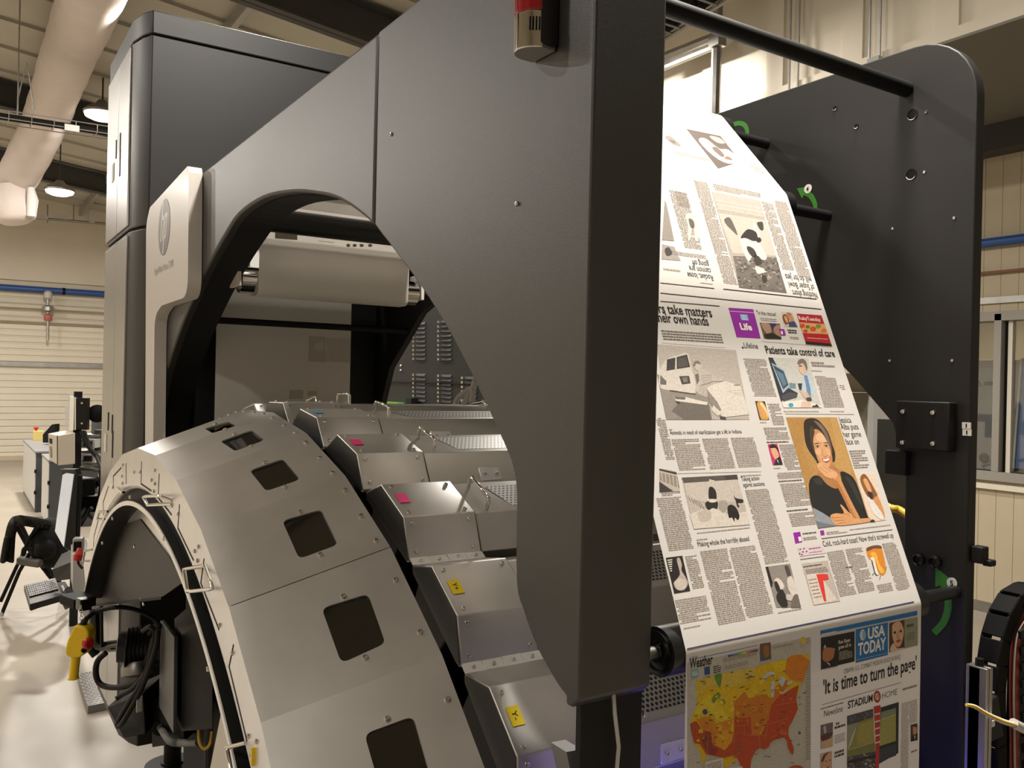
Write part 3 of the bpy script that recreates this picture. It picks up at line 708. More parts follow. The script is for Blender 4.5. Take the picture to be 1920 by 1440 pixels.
# ------------------------------------------------------------------ print hood: faceted cone around the printing arch
HC = Vector((2.455, .225)); HXL, HXR, HRL, HRR = .433, .731, 1.676, 1.785
def tk(k): return -.075+.15*k
def hp(k, s, lift=0):                    # corner k of the cone, s = 0 at its left rim, 1 at its right rim
    t = tk(k); r = HRL+(HRR-HRL)*s+lift; return Vector((HXL+(HXR-HXL)*s, HC.x-r*math.sin(t), HC.y+r*math.cos(t)))
hood = thing('print_hood', (.58, 1.6, .02), 'big brushed steel arched hood with a row of rounded windows', 'machine cover')
wins = {0: [(383, 803), (428, 790), (444, 798), (398, 812)], 1: [(413, 827), (471, 806), (496, 825), (441, 846)], 2: [(468, 882), (530, 860), (563, 899), (499, 921)], 3: [(529, 976), (602, 955), (634, 1021), (561, 1048)],
        4: [(603, 1140), (690, 1113), (723, 1206), (640, 1244)], 5: [(683, 1376), (775, 1342), (806, 1452), (716, 1490)]}
HT = .004
def facet(k):
    L0, R0, R1, L1 = hp(k, 0), hp(k, 1), hp(k+1, 1), hp(k+1, 0)
    ex = ((R0+R1)/2-(L0+L1)/2).normalized(); n = ex.cross((L1-L0)).normalized()
    if n.dot(Vector((0, L0.y-HC.x, L0.z-HC.y))) < 0: n = -n
    ey = n.cross(ex); o = (L0+L1)/2
    def to2(p): d = p-o; return Vector((d.dot(ex), d.dot(ey)))
    def fn(a, c, h): return o+ex*a+ey*c-n*h
    return [to2(p) for p in (L0, R0, R1, L1)], to2, fn, n, o
KMIN, KS, KMAX = -5, 4, 9
panels = {}
for nm, ks in (('upper', range(KMIN, KS)), ('lower', range(KS, KMAX))):
    b = MB(); holes_by = {}
    for k in ks:
        q, to2, fn, n, o = facet(k); holes = []
        src = wins.get(k)
        if src:
            h2 = []
            for px, py in src:
                d = ray(px, py); tt = (o-EYE).dot(n)/d.dot(n); h2.append(to2(EYE+d*tt))
            wh = rounded(h2, .014, 4); holes.append(wh); holes_by[k] = (wh, fn, n, h2)
        if k == KS-1:                      # open joint between the two panels
            e = (q[3]-q[0]).normalized()*.0025; q[2] -= e; q[3] -= e
        b.plate(q, holes, fn, HT)
    pn = b.build('cover_panel', 'steel', hood, merge=True, smooth=4)
    panels[nm] = pn
    for k, (wh, fn, n, h2) in holes_by.items():
        c = sum(h2, Vector((0, 0)))/4
        MB().plate([c+(p-c)*1.12 for p in wh], [], lambda a, d, h, fn=fn: fn(a, d, HT+.001+h), .003).build('window_pane', 'smoked_pane', pn)
        for m_ in ((h2[0]+h2[1])/2, (h2[2]+h2[3])/2):
            e = (m_-c).normalized()*.010; p = m_+e; screw(pn, fn(p.x, p.y, -.0002), n, .0055)
# screws along the right edge
for k in range(-3, 7):
    q, to2, fn, n, o = facet(k)
    for f in (.18, .55, .88) if k < 4 else (.3, .78):
        r = q[1]+(q[2]-q[1])*f; p = r-Vector((.018, 0)); screw(hood, fn(p.x, p.y, -.0002), n, .0055)
# dark inner body below the panels
b = MB(); N_ = 40
prof = [(HXL+.03, HRL-.06), (HXR-.01, HRR-.035), (HXR-.01, HRR-.12), (HXL+.03, HRL-.10)]
ring = []
for i in range(N_+1):
    t = tk(KMIN)+(tk(KMAX)-tk(KMIN))*i/N_
    ring.append([(x, HC.x-r*math.sin(t), HC.y+r*math.cos(t)) for x, r in prof])
vs = [p for rr in ring for p in rr]
b.add(vs, [(i*4+j, i*4+(j+1) % 4, (i+1)*4+(j+1) % 4, (i+1)*4+j) for i in range(N_) for j in range(4)])
b.build('inner_frame', 'black', hood)
# side face in the plane of the left rim
def sp(r, t, x=HXL): return Vector((x, HC.x-r*math.sin(t), HC.y+r*math.cos(t)))
def fan(nm, m, r0, r1, x0, x1, k0=KMIN, k1=KMAX, sub=5, facet_outer=False, par=None, bev=0):
    b = MB(); n = (k1-k0)*sub; row = []
    for i in range(n+1):
        t = tk(k0)+(tk(k1)-tk(k0))*i/n
        ro = r1
        if facet_outer:
            tm = (t-tk(k0)) % .15; ro = r1*math.cos(.075)/math.cos(tm-.075)
        row.append((sp(r0, t, x0), sp(ro, t, x0), sp(ro, t, x1), sp(r0, t, x1)))
    b.add([p for r in row for p in r], [(i*4+j, i*4+(j+1) % 4, (i+1)*4+(j+1) % 4, (i+1)*4+j) for i in range(n) for j in range(4)]+[(0, 1, 2, 3), (n*4+3, n*4+2, n*4+1, n*4)])
    return b.build(nm, m, par or hood, smooth=30)
fan('side_panel', 'steel_bright', 1.572, HRL, HXL, HXL+.006, facet_outer=True)
# lip that curves from the side panel into the cable channel
b = MB(); n = 84; row = []
for i in range(n+1):
    t = tk(KMIN)+(tk(KMAX)-tk(KMIN))*i/n
    row += [sp(1.576, t, HXL), sp(1.569, t, HXL+.001), sp(1.563, t, HXL+.006), sp(1.560, t, HXL+.020)]
b.add(row, [(i*4+j, i*4+j+1, (i+1)*4+j+1, (i+1)*4+j) for i in range(n) for j in range(3)])
b.build('channel_lip', 'steel', hood, smooth=60)
fan('cable_channel', 'black', 1.524, 1.566, HXL+.014, HXL+.02)
fan('rim_flange', 'frame_dark', 1.518, 1.527, HXL-.010, HXL+.055)
fan('rim_edge', 'steel_bright', 1.516, 1.529, HXL-.0125, HXL-.0095)
for px, py in ((245, 932), (309, 1010), (392, 1254), (212, 972), (193, 1018)):
    screw(hood, at(px, py, 0, HXL-.01), (-1, 0, 0), .006)
for px, py in ((291, 882), (285, 900), (291, 907), (289, 921), (231, 872), (229, 893), (230, 906), (263, 885), (252, 885), (373, 1025), (366, 1033), (371, 1051), (373, 1063), (413, 1172), (437, 1224), (467, 1380), (482, 1390), (473, 1415), (323, 948), (335, 964), (212, 914)):
    screw(hood, at(px, py, 0, HXL), (-1, 0, 0), .0045)
def slot(pts, w=.0022):
    P = [at(x, y, 0, HXL-.0007) for x, y in pts]; b = MB()
    for a, c in zip(P, P[1:]):
        d = (c-a).normalized(); nn = Vector((0, -d.z, d.y))*w
        b.prism([a-nn-d*w*.6, c-nn+d*w*.6, c+nn+d*w*.6, a+nn-d*w*.6], (.001, 0, 0))
    b.build('panel_slot', 'black', hood)
for s_ in ([(236, 869), (236, 907)], [(265, 866), (264, 907), (283, 920)], [(298, 889), (296, 933), (321, 965)], [(336, 947), (333, 990), (362, 1050)], [(382, 1049), (376, 1093), (410, 1180)], [(437, 1210), (429, 1250), (462, 1388)], [(227, 877), (212, 893), (212, 915)], [(203, 912), (193, 942), (194, 966)], [(184, 975), (176, 1005), (175, 1025)]):
    slot(s_)
def bail(pts, r=.0042, x=HXL, lift=.02, m='chrome'):
    n = len(pts); P = [at(px, py, 0, x-.001-(lift if 0 < i < n-1 else 0)) for i, (px, py) in enumerate(pts)]
    q = []
    for i, p in enumerate(P):
        if i in (0, n-1): q.append(p)
        else:
            a, c = P[i-1], P[i+1]; q += [p+(a-p)*.15, p, p+(c-p)*.15]
    MB().tube(q, r, 8).build('bail_handle', m, hood, smooth=60)
bail([(322, 938), (300, 930), (268, 931), (277, 947), (322, 945)]); bail([(383, 1061), (345, 1067), (352, 1109), (400, 1104), (384, 1061)])
bail([(202, 959), (186, 960), (182, 973), (197, 974)]); bail([(172, 1030), (159, 1033), (156, 1051), (166, 1052)])
bail([(460, 1393), (425, 1402), (434, 1452), (470, 1450)])
p = at(226, 919, 0, HXL-.008); MB().box(p, (.012, .10, .010)).build('latch', 'chrome', hood, bevel=.003)
p = at(371, 1063, 0, HXL-.003); MB().box(p, (.004, .012, .006)).build('red_mark', 'red', hood)
p = at(474, 1418, 0, HXL-.003); MB().box(p, (.006, .006, .03)).build('yellow_tag', 'yellow', hood)
# recessed end plate inside the rim with its pale gusset
xe = HXL+.055
gp = [(263, 925), (205, 955), (158, 1128), (166, 1137), (240, 1080), (318, 1050), (334, 1062), (300, 975)]
b = MB(); b.prism([at(x, y, 0, xe) for x, y in gp], (.01, 0, 0)); b.build('gusset_plate', 'steel_bright', hood)
ep = [(262, 973), (213, 991), (164, 1137), (300, 1122), (345, 1090), (316, 1043)]
b = MB(); b.prism([at(x, y, 0, xe-.004) for x, y in ep], (.003, 0, 0)); b.build('end_plate', 'olive_plate', hood)
for px, py in ((253, 1025), (219, 1129), (265, 1124), (270, 1132)): screw(hood, at(px, py, 0, xe-.004), (-1, 0, 0), .006)
b = MB(); b.prism([at(x, y, 0, xe-.01) for x, y in ((162, 1134), (166, 1139), (302, 1124), (302, 1119))], (.03, 0, 0)); b.build('end_plate_edge', 'black', hood)
p = sp(1.6, tk(KMAX), .6); MB().span((.50, p.y-.05, 0), (.68, p.y+.05, p.z)).build('leg', 'frame_dark', hood)
b = MB(); b.prism([at(x, y, 0, .66) for x, y in ((424, 1290), (394, 1440), (388, 1560), (560, 1560), (470, 1290))], (.01, 0, 0)); b.build('base_panel', 'cream_panel', hood)

# ------------------------------------------------------------------ print bars: one module, copied along the arch
BC_ = Vector((2.455, .225)); PIT = .152395
RV, RT1, RT2, RV2 = 1.751, 1.806, 1.807, 1.748
AV, AT1, AT2, AV2 = [math.radians(a) for a in (-4.531, -6.558, -10.566, -12.78)]
def bp(r, a, x): return Vector((x, BC_.x+r*math.sin(a), BC_.y+r*math.cos(a)))
BASE = bp(1.60, (AV+AV2)/2, .865)
bar0 = thing('print_bar', BASE, 'x', 'print bar', 'print bars around the arch')
BX0, BX1, BX2 = .78, .950, 1.66
pf = [(1.738, AV-.004), (RV, AV), (RT1, AT1), (RT2, AT2), (RV2, AV2), (1.738, AV2+.004)]
MB().prism([bp(r, a, BX0) for r, a in pf], (BX1-BX0, 0, 0)).build('end_housing', 'steel', bar0, bevel=.0025)
b = MB(); pf2 = [(RV-.004, AV-.006), (RT1-.004, AT1), (RT2-.004, AT2)]   # same steel on the open end, its shade put into a darker colour
b.prism([bp(r, a, BX0-.0016) for r, a in [(1.740, AV-.008), (RV-.003, AV-.002), (RT1-.003, AT1-.001), (RT2-.003, AT2+.001), (RV2-.003, AV2+.002), (1.740, AV2+.008)]], (.001, 0, 0)); b.build('end_cap', 'cap_steel_shade', bar0)
MB().prism([bp(r, a, BX0+.015) for r, a in ((1.60, AV-.02), (1.74, AV-.008), (1.74, AV2+.045), (1.60, AV2+.06))], (.12, 0, 0)).build('mount_bracket', 'frame_dark', bar0, bevel=.003)
pf3 = [(1.60, AV-.01), (RV-.003, AV-.002), (RT1-.006, AT1-.002), (RT2-.006, AT2+.002), (RV2, AV2+.004), (1.60, AV2+.01)]
MB().prism([bp(r, a, BX1+.004) for r, a in pf3], (BX2-BX1, 0, 0)).build('cross_beam', 'beam_steel', bar0, bevel=.002)
MB().prism([bp(r-.01, a, BX1-.002) for r, a in pf3], (.008, 0, 0)).build('joint_gap', 'black', bar0)
b = MB(); a0, a1 = AT1-.012, AT2+.012; x0, x1 = 1.03, 1.62; rr = RT1-.0052     # perforated cooling plate
b.add([bp(rr, a0, x0), bp(rr, a0, x1), bp(rr, a1, x1), bp(rr, a1, x0+.03)], [(0, 1, 2, 3)]); ww = (bp(rr, a0, x0)-bp(rr, a1, x0)).length
b.uv = [(0, 0), (x1-x0, 0), (x1-x0, ww), (.03, ww)]; b.build('perforated_plate', 'perforated_steel', bar0)
nt_ = (bp(1.9, (AT1+AT2)/2, 0)-bp(1.8, (AT1+AT2)/2, 0)).normalized()
h0, h1 = bp(rr, AT1-.014, .985), bp(rr, AT2+.006, .985)
MB().tube([h0, h0+nt_*.024, h0+nt_*.031+(h1-h0)*.06, h1+nt_*.031-(h1-h0)*.06, h1+nt_*.024, h1], .0046, 8).build('handle', 'chrome', bar0, smooth=60)
e1 = bp(RT2, AT2, 0); e2 = bp(RV2, AV2, 0); fd = (e2-e1).normalized(); fnrm = Vector((0, -fd.z, fd.y))
if fnrm.dot(Vector((0, -1, 0))) < 0: fnrm = -fnrm
hc = bp(RT2-.006, AT2+.002, 1.125)+fd*.062
ps = [hc+Vector((sx*.030, 0, 0))+fd*sy*.018 for sx, sy in ((-1, -1), (1, -1), (1, 1), (-1, 1))]
hg = MB().prism(ps, fnrm*.004).build('hinge_plate', 'steel_bright', bar0, bevel=.0015)
for sx in (-.017, .017): screw(bar0, hc+Vector((sx, 0, 0))+fnrm*.004, fnrm, .005)
for x in (BX0+.018, BX1-.018):
    for a in (AT1-.008, AT2+.008): screw(bar0, bp(RT1-.0004, a, x), nt_, .0048)
    for f in (.16, .80): screw(bar0, Vector((x, 0, 0))+e1+(e2-e1)*f, fnrm, .0048)
VIS = {-2: 'pale steel print bar end farthest back, just showing over the hood', -1: 'bright steel print bar with no sticker, behind the blue-stickered one',
       0: 'steel print bar with a small light blue sticker', 1: 'steel print bar with a pink sticker, the higher of the two pink ones', 2: 'steel print bar with a pink sticker, the lower of the two pink ones',
       3: 'steel print bar with a yellow sticker marked Y+', 4: 'steel print bar with a yellow sticker marked Y-, lowest and nearest'}
def copy_tree(o, parent=None):
    c = o.copy(); COL.objects.link(c)
    if parent: c.parent = parent
    for ch in [q for q in o.children]: copy_tree(ch, c)
    return c
bars = {}
for j in (-2, -1, 0, 1, 2, 3, 4):
    o = bar0 if j == 0 else copy_tree(bar0)
    bars[j] = o
for j, o in bars.items():
    d = -PIT*j; v = Vector((0, BASE.y-BC_.x, BASE.z-BC_.y)); th = PIT*j
    o.location = (BASE.x, BC_.x+v.y*math.cos(th)-v.z*math.sin(th), BC_.y+v.y*math.sin(th)+v.z*math.cos(th)); o.rotation_euler = (th, 0, 0)
    o['label'] = VIS[j]; WLOC[o.name] = BASE
    stick = {0: ('blue_label', ''), 1: ('pink_label', ''), 2: ('pink_label', ''), 3: ('yellow_label', 'Y+'), 4: ('yellow_label', 'Y-')}.get(j)
    if stick:
        c0 = bp(RT1, AT1+(AT2-AT1)*.47, BX0+.026); tg = (bp(RT2, AT2, 0)-bp(RT1, AT1, 0)).normalized()
        w2, h2_ = .0125, .0175
        def q3(sx, sy, up=.0006): return c0+Vector((sx, 0, 0))+tg*sy+nt_*up
        lab = MB().prism([q3(-w2, -h2_), q3(w2, -h2_), q3(w2, h2_), q3(-w2, h2_)], nt_*.0006).build('sticker', stick[0], o)
        if stick[1]:
            tb = MB(); text3d(tb, stick[1], q3(-.0055, -.009, .0014), tg, (1, 0, 0), .017, .011, .01); tb.build('sticker_text', 'black', lab)
    if j in (2, 3, 4):
        # narrow hinge strip with screws in the valley below the front face
        va, vb = bp(RV2+.0025, AV2+.002, BX0), bp(RV2+.0025, AV2-.010, BX0)
        b = MB(); nv = (bp(1.9, AV2, 0)-bp(1.8, AV2, 0)).normalized()
        for i in range(4): b.prism([va+Vector((i*.043, 0, 0)), vb+Vector((i*.043, 0, 0)), vb+Vector((i*.043+.0415, 0, 0)), va+Vector((i*.043+.0415, 0, 0))], nv*(.0016 if i % 2 else .0026))
        b.build('valley_strip', 'steel_bright', o)
        for i in range(4): screw(o, (va+vb)/2+Vector((i*.043+.021, 0, 0))+nv*.002, nv, .004)

# dark block added below the bars for the blackness inside the press
pe = thing('dark_filler', (1.25, 2.455, 0), 'black block added under the print bars to darken the inside of the press', 'dark filler')
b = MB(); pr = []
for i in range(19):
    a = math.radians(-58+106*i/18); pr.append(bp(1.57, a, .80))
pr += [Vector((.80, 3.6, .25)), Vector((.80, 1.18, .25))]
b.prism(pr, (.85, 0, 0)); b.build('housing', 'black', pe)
for y in (1.3, 3.5):
    for x in (.9, 1.55): MB().span((x-.05, y-.05, 0), (x+.05, y+.05, .26)).build('foot', 'frame_dark', pe)

# ------------------------------------------------------------------ paper web and its rollers
WX0, WX1 = .936, 1.546
VW = [Vector(p) for p in ((.943, 1.12), (.948, 1.70), (1.285, 2.531), (1.491, 2.762), (2.90, 2.676), (3.178, 2.590), (3.186, 2.404), (3.296, 2.404), (3.296, 2.60), (3.78, 2.62), (3.78, 1.70))]
rp = [VW[0]]; rr_ = [0, .03, .03, .03, .03, .02, .05, .05, 0, 0, 0]
for i in range(1, 8):
    p, a, c = VW[i], VW[i-1], VW[i+1]; da, dc = (a-p).normalized(), (c-p).normalized(); ang = da.angle(dc)
    d = rr_[i]/math.tan(ang/2) if ang < 3.1 else .005; d = min(d, .25*min((a-p).length, (c-p).length))
    for k in range(7):
        t = k/6; rp.append((1-t)**2*(p+da*d)+2*t*(1-t)*p+t*t*(p+dc*d))
rp.append(VW[8])
web = thing('paper_web', (1.24, .95, 1.12), 'long web of freshly printed newspaper running over rollers between the two side frames', 'paper')
b = MB(); n = len(rp); US = [0, .25, .5, .75, 1]
b.add([(WX0+(WX1-WX0)*u, p.x, p.y) for p in rp for u in US], [(i*5+j, i*5+j+1, (i+1)*5+j+1, (i+1)*5+j) for i in range(n-1) for j in range(4)])
b.add([(WX0+(WX1-WX0)*u, VW[9+k].x, VW[9+k].y) for k in (0, 1) for u in US], [(j, j+1, 6+j, 5+j) for j in range(4)])
sheet = b.build('sheet', 'newsprint', web, smooth=60)
def seg_n(i):
    d = (VW[i+1]-VW[i]).normalized(); return Vector((0, -d.y, d.x))
def on_web(px, py, seg=None):             # (across, along, segment) of a spot of the printed sheet
    d = ray(px, py)
    for i in ([seg] if seg is not None else (1, 0, 2)):
        n = seg_n(i); o = Vector((0, VW[i].x, VW[i].y)); t = (o-EYE).dot(n)/d.dot(n); p = EYE+d*t
        q = Vector((p.y, p.z))-VW[i]; L = (VW[i+1]-VW[i]); s = q.dot(L.normalized())
        if seg is not None or (-1e-6 <= s <= L.length+1e-6) or (i == 2): return (p.x, s, i)
def wpt(x, s, i, lift):
    d = (VW[i+1]-VW[i]); L = d.length; d = d.normalized()
    while s < 0 and i > 0: i -= 1; L = (VW[i+1]-VW[i]).length; s += L
    while s > L and i < len(VW)-2: s -= L; i += 1; L = (VW[i+1]-VW[i]).length
    d = (VW[i+1]-VW[i]).normalized(); p = VW[i]+d*s; return Vector((x, p.x, p.y))+seg_n(i)*lift
def roller_centre(i, r):
    na = (seg_n(i-1)+seg_n(i)).normalized(); ang = seg_n(i-1).angle(seg_n(i)); p = Vector((0, VW[i].x, VW[i].y))-na*(r/math.cos(ang/2)+.0012); return p
RL = []
for i, r, lb in ((1, .038, 'lowest web roller with ringed bearing end beside the near frame'), (2, .036, 'middle web roller under the fold where the paper steepens'), (3, .036, 'top web roller carrying the overexposed paper')):
    c = roller_centre(i, r); t = thing('web_roller', (1.2, c.y, c.z), lb, 'roller', 'web rollers between the frames')
    MB().tube([(WX0-.022, c.y, c.z), (WX1+.03, c.y, c.z)], r, 32).build('roller_tube', 'roller_black', t, smooth=40)
    MB().lathe([(r*.86, -.001), (r*.86, .003), (r*.74, .003), (r*.70, -.002), (r*.45, -.002), (r*.42, .004), (r*.26, .004), (r*.26, -.045)][::1], (WX0-.0235, c.y, c.z), (-1, 0, 0), 28).build('bearing', 'bearing', t, smooth=35)
    MB().tube([(XP1, c.y, c.z), (WX0-.02, c.y, c.z)], .0095, 14).build('journal', 'steel_dull', t, smooth=40)
    MB().tube([(WX1+.03, c.y, c.z), (XF, c.y, c.z)], .013, 14).build('journal', 'roller_black', t, smooth=40)
# chrome roller that turns the sheet inside the arch
cy_, cz_ = 3.186+.054, 2.462
t = thing('chrome_roller', (1.24, cy_, cz_), 'chrome roller with white square end blocks inside the arch', 'roller')
MB().tube([(WX0-.055, cy_, cz_), (WX1+.055, cy_, cz_)], .050, 32).build('roller_tube', 'chrome', t, smooth=40)
for x in (WX0-.075, WX1+.06): MB().span((x, cy_-.055, cz_-.03), (x+.014, cy_+.055, cz_+.075)).build('end_block', 'white_plastic', t, bevel=.003)
tag(MB().span((XP1, 3.19, 2.715), (XF, 3.89, 2.735)).build('back_cover', 'frame_dark'), 'dark plate added above the hanging grey sheet to shade it', 'cover')  # plate added to keep lamp light off the hanging sheet
for x0, x1 in ((XP1, WX0-.06), (WX1+.06, XF)): MB().tube([(x0, cy_, cz_), (x1, cy_, cz_)], .015, 10).build('journal', 'black', t, smooth=40)
t = thing('idler_roller', (1.24, 2.9, 2.63), 'dark idler roller under the sheet near the top of the arch', 'roller')
MB().tube([(XP1, 2.90, 2.632), (XF, 2.90, 2.632)], .04, 24).build('roller_tube', 'roller_black', t, smooth=40)
# dark cover closing the press above the arch
tag(MB().span((XP1, 1.75, 2.775), (XF, 2.80, 2.79)).build('top_cover', 'frame_dark'), 'dark cover plate over the sheet at the top of the arch', 'cover')
bb = thing('back_baffle', (1.3, 3.95, .5), 'dark inner wall behind the hanging grey sheet', 'baffle')
MB().span((XP1, 3.90, .5), (XF-.005, 3.925, 2.62)).build('sheet_metal', 'frame_dark', bb)
MB().tube([at(355, 690, 0, XP1+.02), at(345, 745, 0, XP1+.02), at(343, 800, 0, XP1+.02)], .006, 8).build('cable', 'grey_plastic', bb, smooth=60)

# ------------------------------------------------------------------ things under and behind the hood
def obox(p, size, rz=0, tilt=0):          # box turned about Z, then tipped
    R = Matrix.Rotation(rz, 3, 'Z') @ Matrix.Rotation(tilt, 3, 'X'); return MB().box(p, size, R=R)
# dark control box with its door ajar
c0 = dep(372, 1280, 3.0); x0 = dep(340, 1280, 3.0)
t = thing('control_box', (c0.x+.06, c0.y+.05, .1), 'dark wall box with grey door hanging under the hood arch', 'electrical box')
A_ = [dep(341, 1190, 3.0), dep(399, 1140, 2.9), dep(399, 1368, 2.9), dep(341, 1372, 3.0)]
MB().prism(A_, (.02, .22, 0)).build('body', 'grey_plastic', t, bevel=.004).data.materials[0] = mat('box_paint', (.018, .018, .0185), .5, spec=.3)
D_ = [dep(314, 1161, 3.35), dep(341, 1191, 3.0), dep(339, 1371, 3.0), dep(311, 1322, 3.35)]
MB().prism([p-Vector((.012, 0, 0)) for p in D_], (-.015, -.006, 0)).build('door', mat('door_grey', (.13, .125, .12), .45), t, bevel=.003)
MB().tube([Vector((c0.x+.08, c0.y+.1, .98)), Vector((c0.x+.08, c0.y+.1, 0))], .03, 12).build('pedestal', 'frame_dark', t)
# lower boxes, post and foot
p = dep(318, 1355, 3.35); t = thing('valve_box', (p.x, p.y, p.z-.12), 'black box low under the hood with a hose leaving it', 'box')
MB().prism([dep(283, 1318, 3.40), dep(305, 1300, 3.40), dep(345, 1310, 3.25), dep(345, 1392, 3.25), dep(285, 1402, 3.40)], (.10, .14, 0)).build('body', 'frame_dark', t, bevel=.004)
MB().tube(catmull([dep(300, 1362, 3.37), dep(308, 1375, 3.30), dep(320, 1390, 3.25), (dep(340, 1393, 3.25)), dep(372, 1392, 3.15)], 6, False), .014, 10).build('hose', 'grey_plastic', t, smooth=60)
MB().lathe([(.03, 0), (.03, .03), (.016, .035)], dep(301, 1360, 3.39), (-.3, -1, 0), 14).build('cable_gland', 'black', t, smooth=40)
p = at(323, 1436, 2, 0.0)
t = thing('machine_foot', (p.x, p.y, 0), 'round dark machine leg on a floor plate at the bottom left', 'machine foot')
MB().tube([(p.x, p.y, .01), (p.x, p.y, .44)], .045, 16).build('leg', 'frame_dark', t, smooth=40)
MB().lathe([(.14, 0), (.14, .012), (.06, .02), (.06, .03)], p, (0, 0, 1), 24).build('foot_plate', 'frame_dark', t, smooth=40)
p = dep(240, 1360, 3.4); t = thing('pump_box', (p.x, p.y, p.z-.15), 'dark box with a small white label under the coiled black cables', 'box')
MB().prism([dep(200, 1326, 3.55), dep(232, 1384, 3.35), dep(273, 1377, 3.35), dep(268, 1300, 3.35), dep(230, 1316, 3.5)], (.12, .16, .02)).build('body', 'frame_dark', t, bevel=.004)
q = dep(261, 1320, 3.30); MB().box(q, (.022, .003, .06), rz=.4).build('label', 'paper_white', t)
# diamond-plate step
zst = .05; cs = [(147, 1263), (208, 1252), (243, 1308), (165, 1324)]
P4 = [at(x, y, 2, zst) for x, y in cs]; ctr = sum(P4, Vector())/4
t = thing('step_plate', (ctr.x, ctr.y, 0), 'chequer plate step beside the machine at the lower left', 'step')
b = MB(); b.prism(P4, (0, 0, -.049)); b.build('plate', mat('chequer', (.22, .21, .20), .45, .5), t)
b = MB(); e0, e1 = P4[1]-P4[0], P4[3]-P4[0]
for i in range(15):
    for j in range(18):
        u, v = (i+.5)/15, (j+.5)/18; q = P4[0]*(1-u)*(1-v)+P4[1]*u*(1-v)+P4[2]*u*v+P4[3]*(1-u)*v
        d = Vector((.016, .010 if (i+j) % 2 else -.010, 0)); w = Vector((-d.y, d.x, 0))*.25
        b.add([q-d, q+w, q+d, q-w, q+Vector((0, 0, .004))], [(0, 1, 4), (1, 2, 4), (2, 3, 4), (3, 0, 4)])
b.build('tread_pattern', 'steel_dull', t)
# drive motor with its coiled cables
t = thing('drive_motor', dep(262, 1250, 3.48), 'dark finned motor on a black arm with cables hanging from it', 'motor')
ctr_ = dep(262, 1212, 3.48); ax = (dep(245, 1205, 3.58)-ctr_).normalized()
MB().lathe([(.03, -.10), (.075, -.09), (.075, .04), (.06, .05), (.06, .08), (.03, .085)], ctr_, (-.85, .2, .05), 20).build('motor_body', mat('motor_blue', (.030, .034, .045), .4), t, smooth=30)
b = MB()
for k in range(7): b.lathe([(.074, 0), (.084, .002), (.084, .006), (.074, .008)], ctr_+Vector((.05-k*.016, -.003*k, 0)), (-.85, .2, .05), 20)
b.build('cooling_fin', 'frame_dark', t)
MB().tube([dep(246, 1208, 3.53), dep(205, 1212, 3.63), dep(186, 1213, 3.68), dep(179, 1200, 3.68), dep(178, 1140, 3.68)], .024, 10).build('support_arm', 'black_gloss', t, smooth=60)
MB().tube([dep(181, 1228, 3.68), dep(170, 1214, 3.68)], .02, 8).build('arm_bolt', 'black', t)
MB().lathe([(.05, 0), (.06, .02), (.06, .05), (.02, .06)], dep(257, 1240, 3.43), (0, -.3, -1), 18).build('gear_flange', 'steel_dull', t, smooth=30)
def cable(name, pts, r, m, label, cat='cable', par=None):
    b = MB().tube(catmull([dep(*p) for p in pts], 7, False), r, 8)
    if par: return b.build(name, m, par, smooth=60)
    return b.build(name, m, smooth=60, label=label, cat=cat)
cable('power_cable', [(280, 1190, 3.28), (297, 1172, 3.28), (296, 1185, 3.28), (285, 1240, 3.28), (255, 1285, 3.33), (228, 1303, 3.38), (218, 1310, 3.38)], .010, 'rubber', 'black cable looping from the motor to the pump box, upper loop')
cable('power_cable', [(268, 1183, 3.33), (283, 1176, 3.28), (290, 1195, 3.28), (270, 1270, 3.28), (240, 1320, 3.33), (222, 1352, 3.38), (222, 1362, 3.38), (236, 1345, 3.33), (268, 1285, 3.28), (292, 1215, 3.23), (297, 1180, 3.23)], .010, 'rubber', 'long black cable loop hanging lowest in front of the pump box')
cable('power_cable', [(199, 1224, 3.58), (183, 1240, 3.58), (180, 1265, 3.58), (190, 1284, 3.58), (220, 1289, 3.53), (255, 1278, 3.48), (275, 1240, 3.38), (290, 1196, 3.33)], .012, 'rubber', 'black cable sweeping in a wide loop in front of the chequer plate step')
cable('yellow_cable', [(373, 1365, 3.0), (374, 1390, 3.0), (383, 1404, 3.0), (394, 1395, 3.0), (398, 1370, 3.0)], .006, 'cable_yellow', 'thin yellow cable loop under the dark control box')
# pale column and shadowed bits behind, under the tower
t = thing('column', (at(225, 1262, 2, 0).x, at(225, 1262, 2, 0).y, 0), 'pale grey square column standing behind the motor under the tower', 'column')
q = t.location; MB().span((q.x-.02, q.y-.05, 0), (q.x+.25, q.y+.2, .9)).build('shaft', mat('column_grey', (.25, .24, .23), .5), t)
for px, lb in ((190, 'thin dark rod hanging behind the yellow pendant'),):
    q = dep(px, 1200, 3.6); t = thing('hanging_rod', q, lb, 'rod'); MB().tube([dep(190, 1132, 3.55), dep(191, 1212, 3.62)], .007, 8).build('rod', 'frame_dark', t)
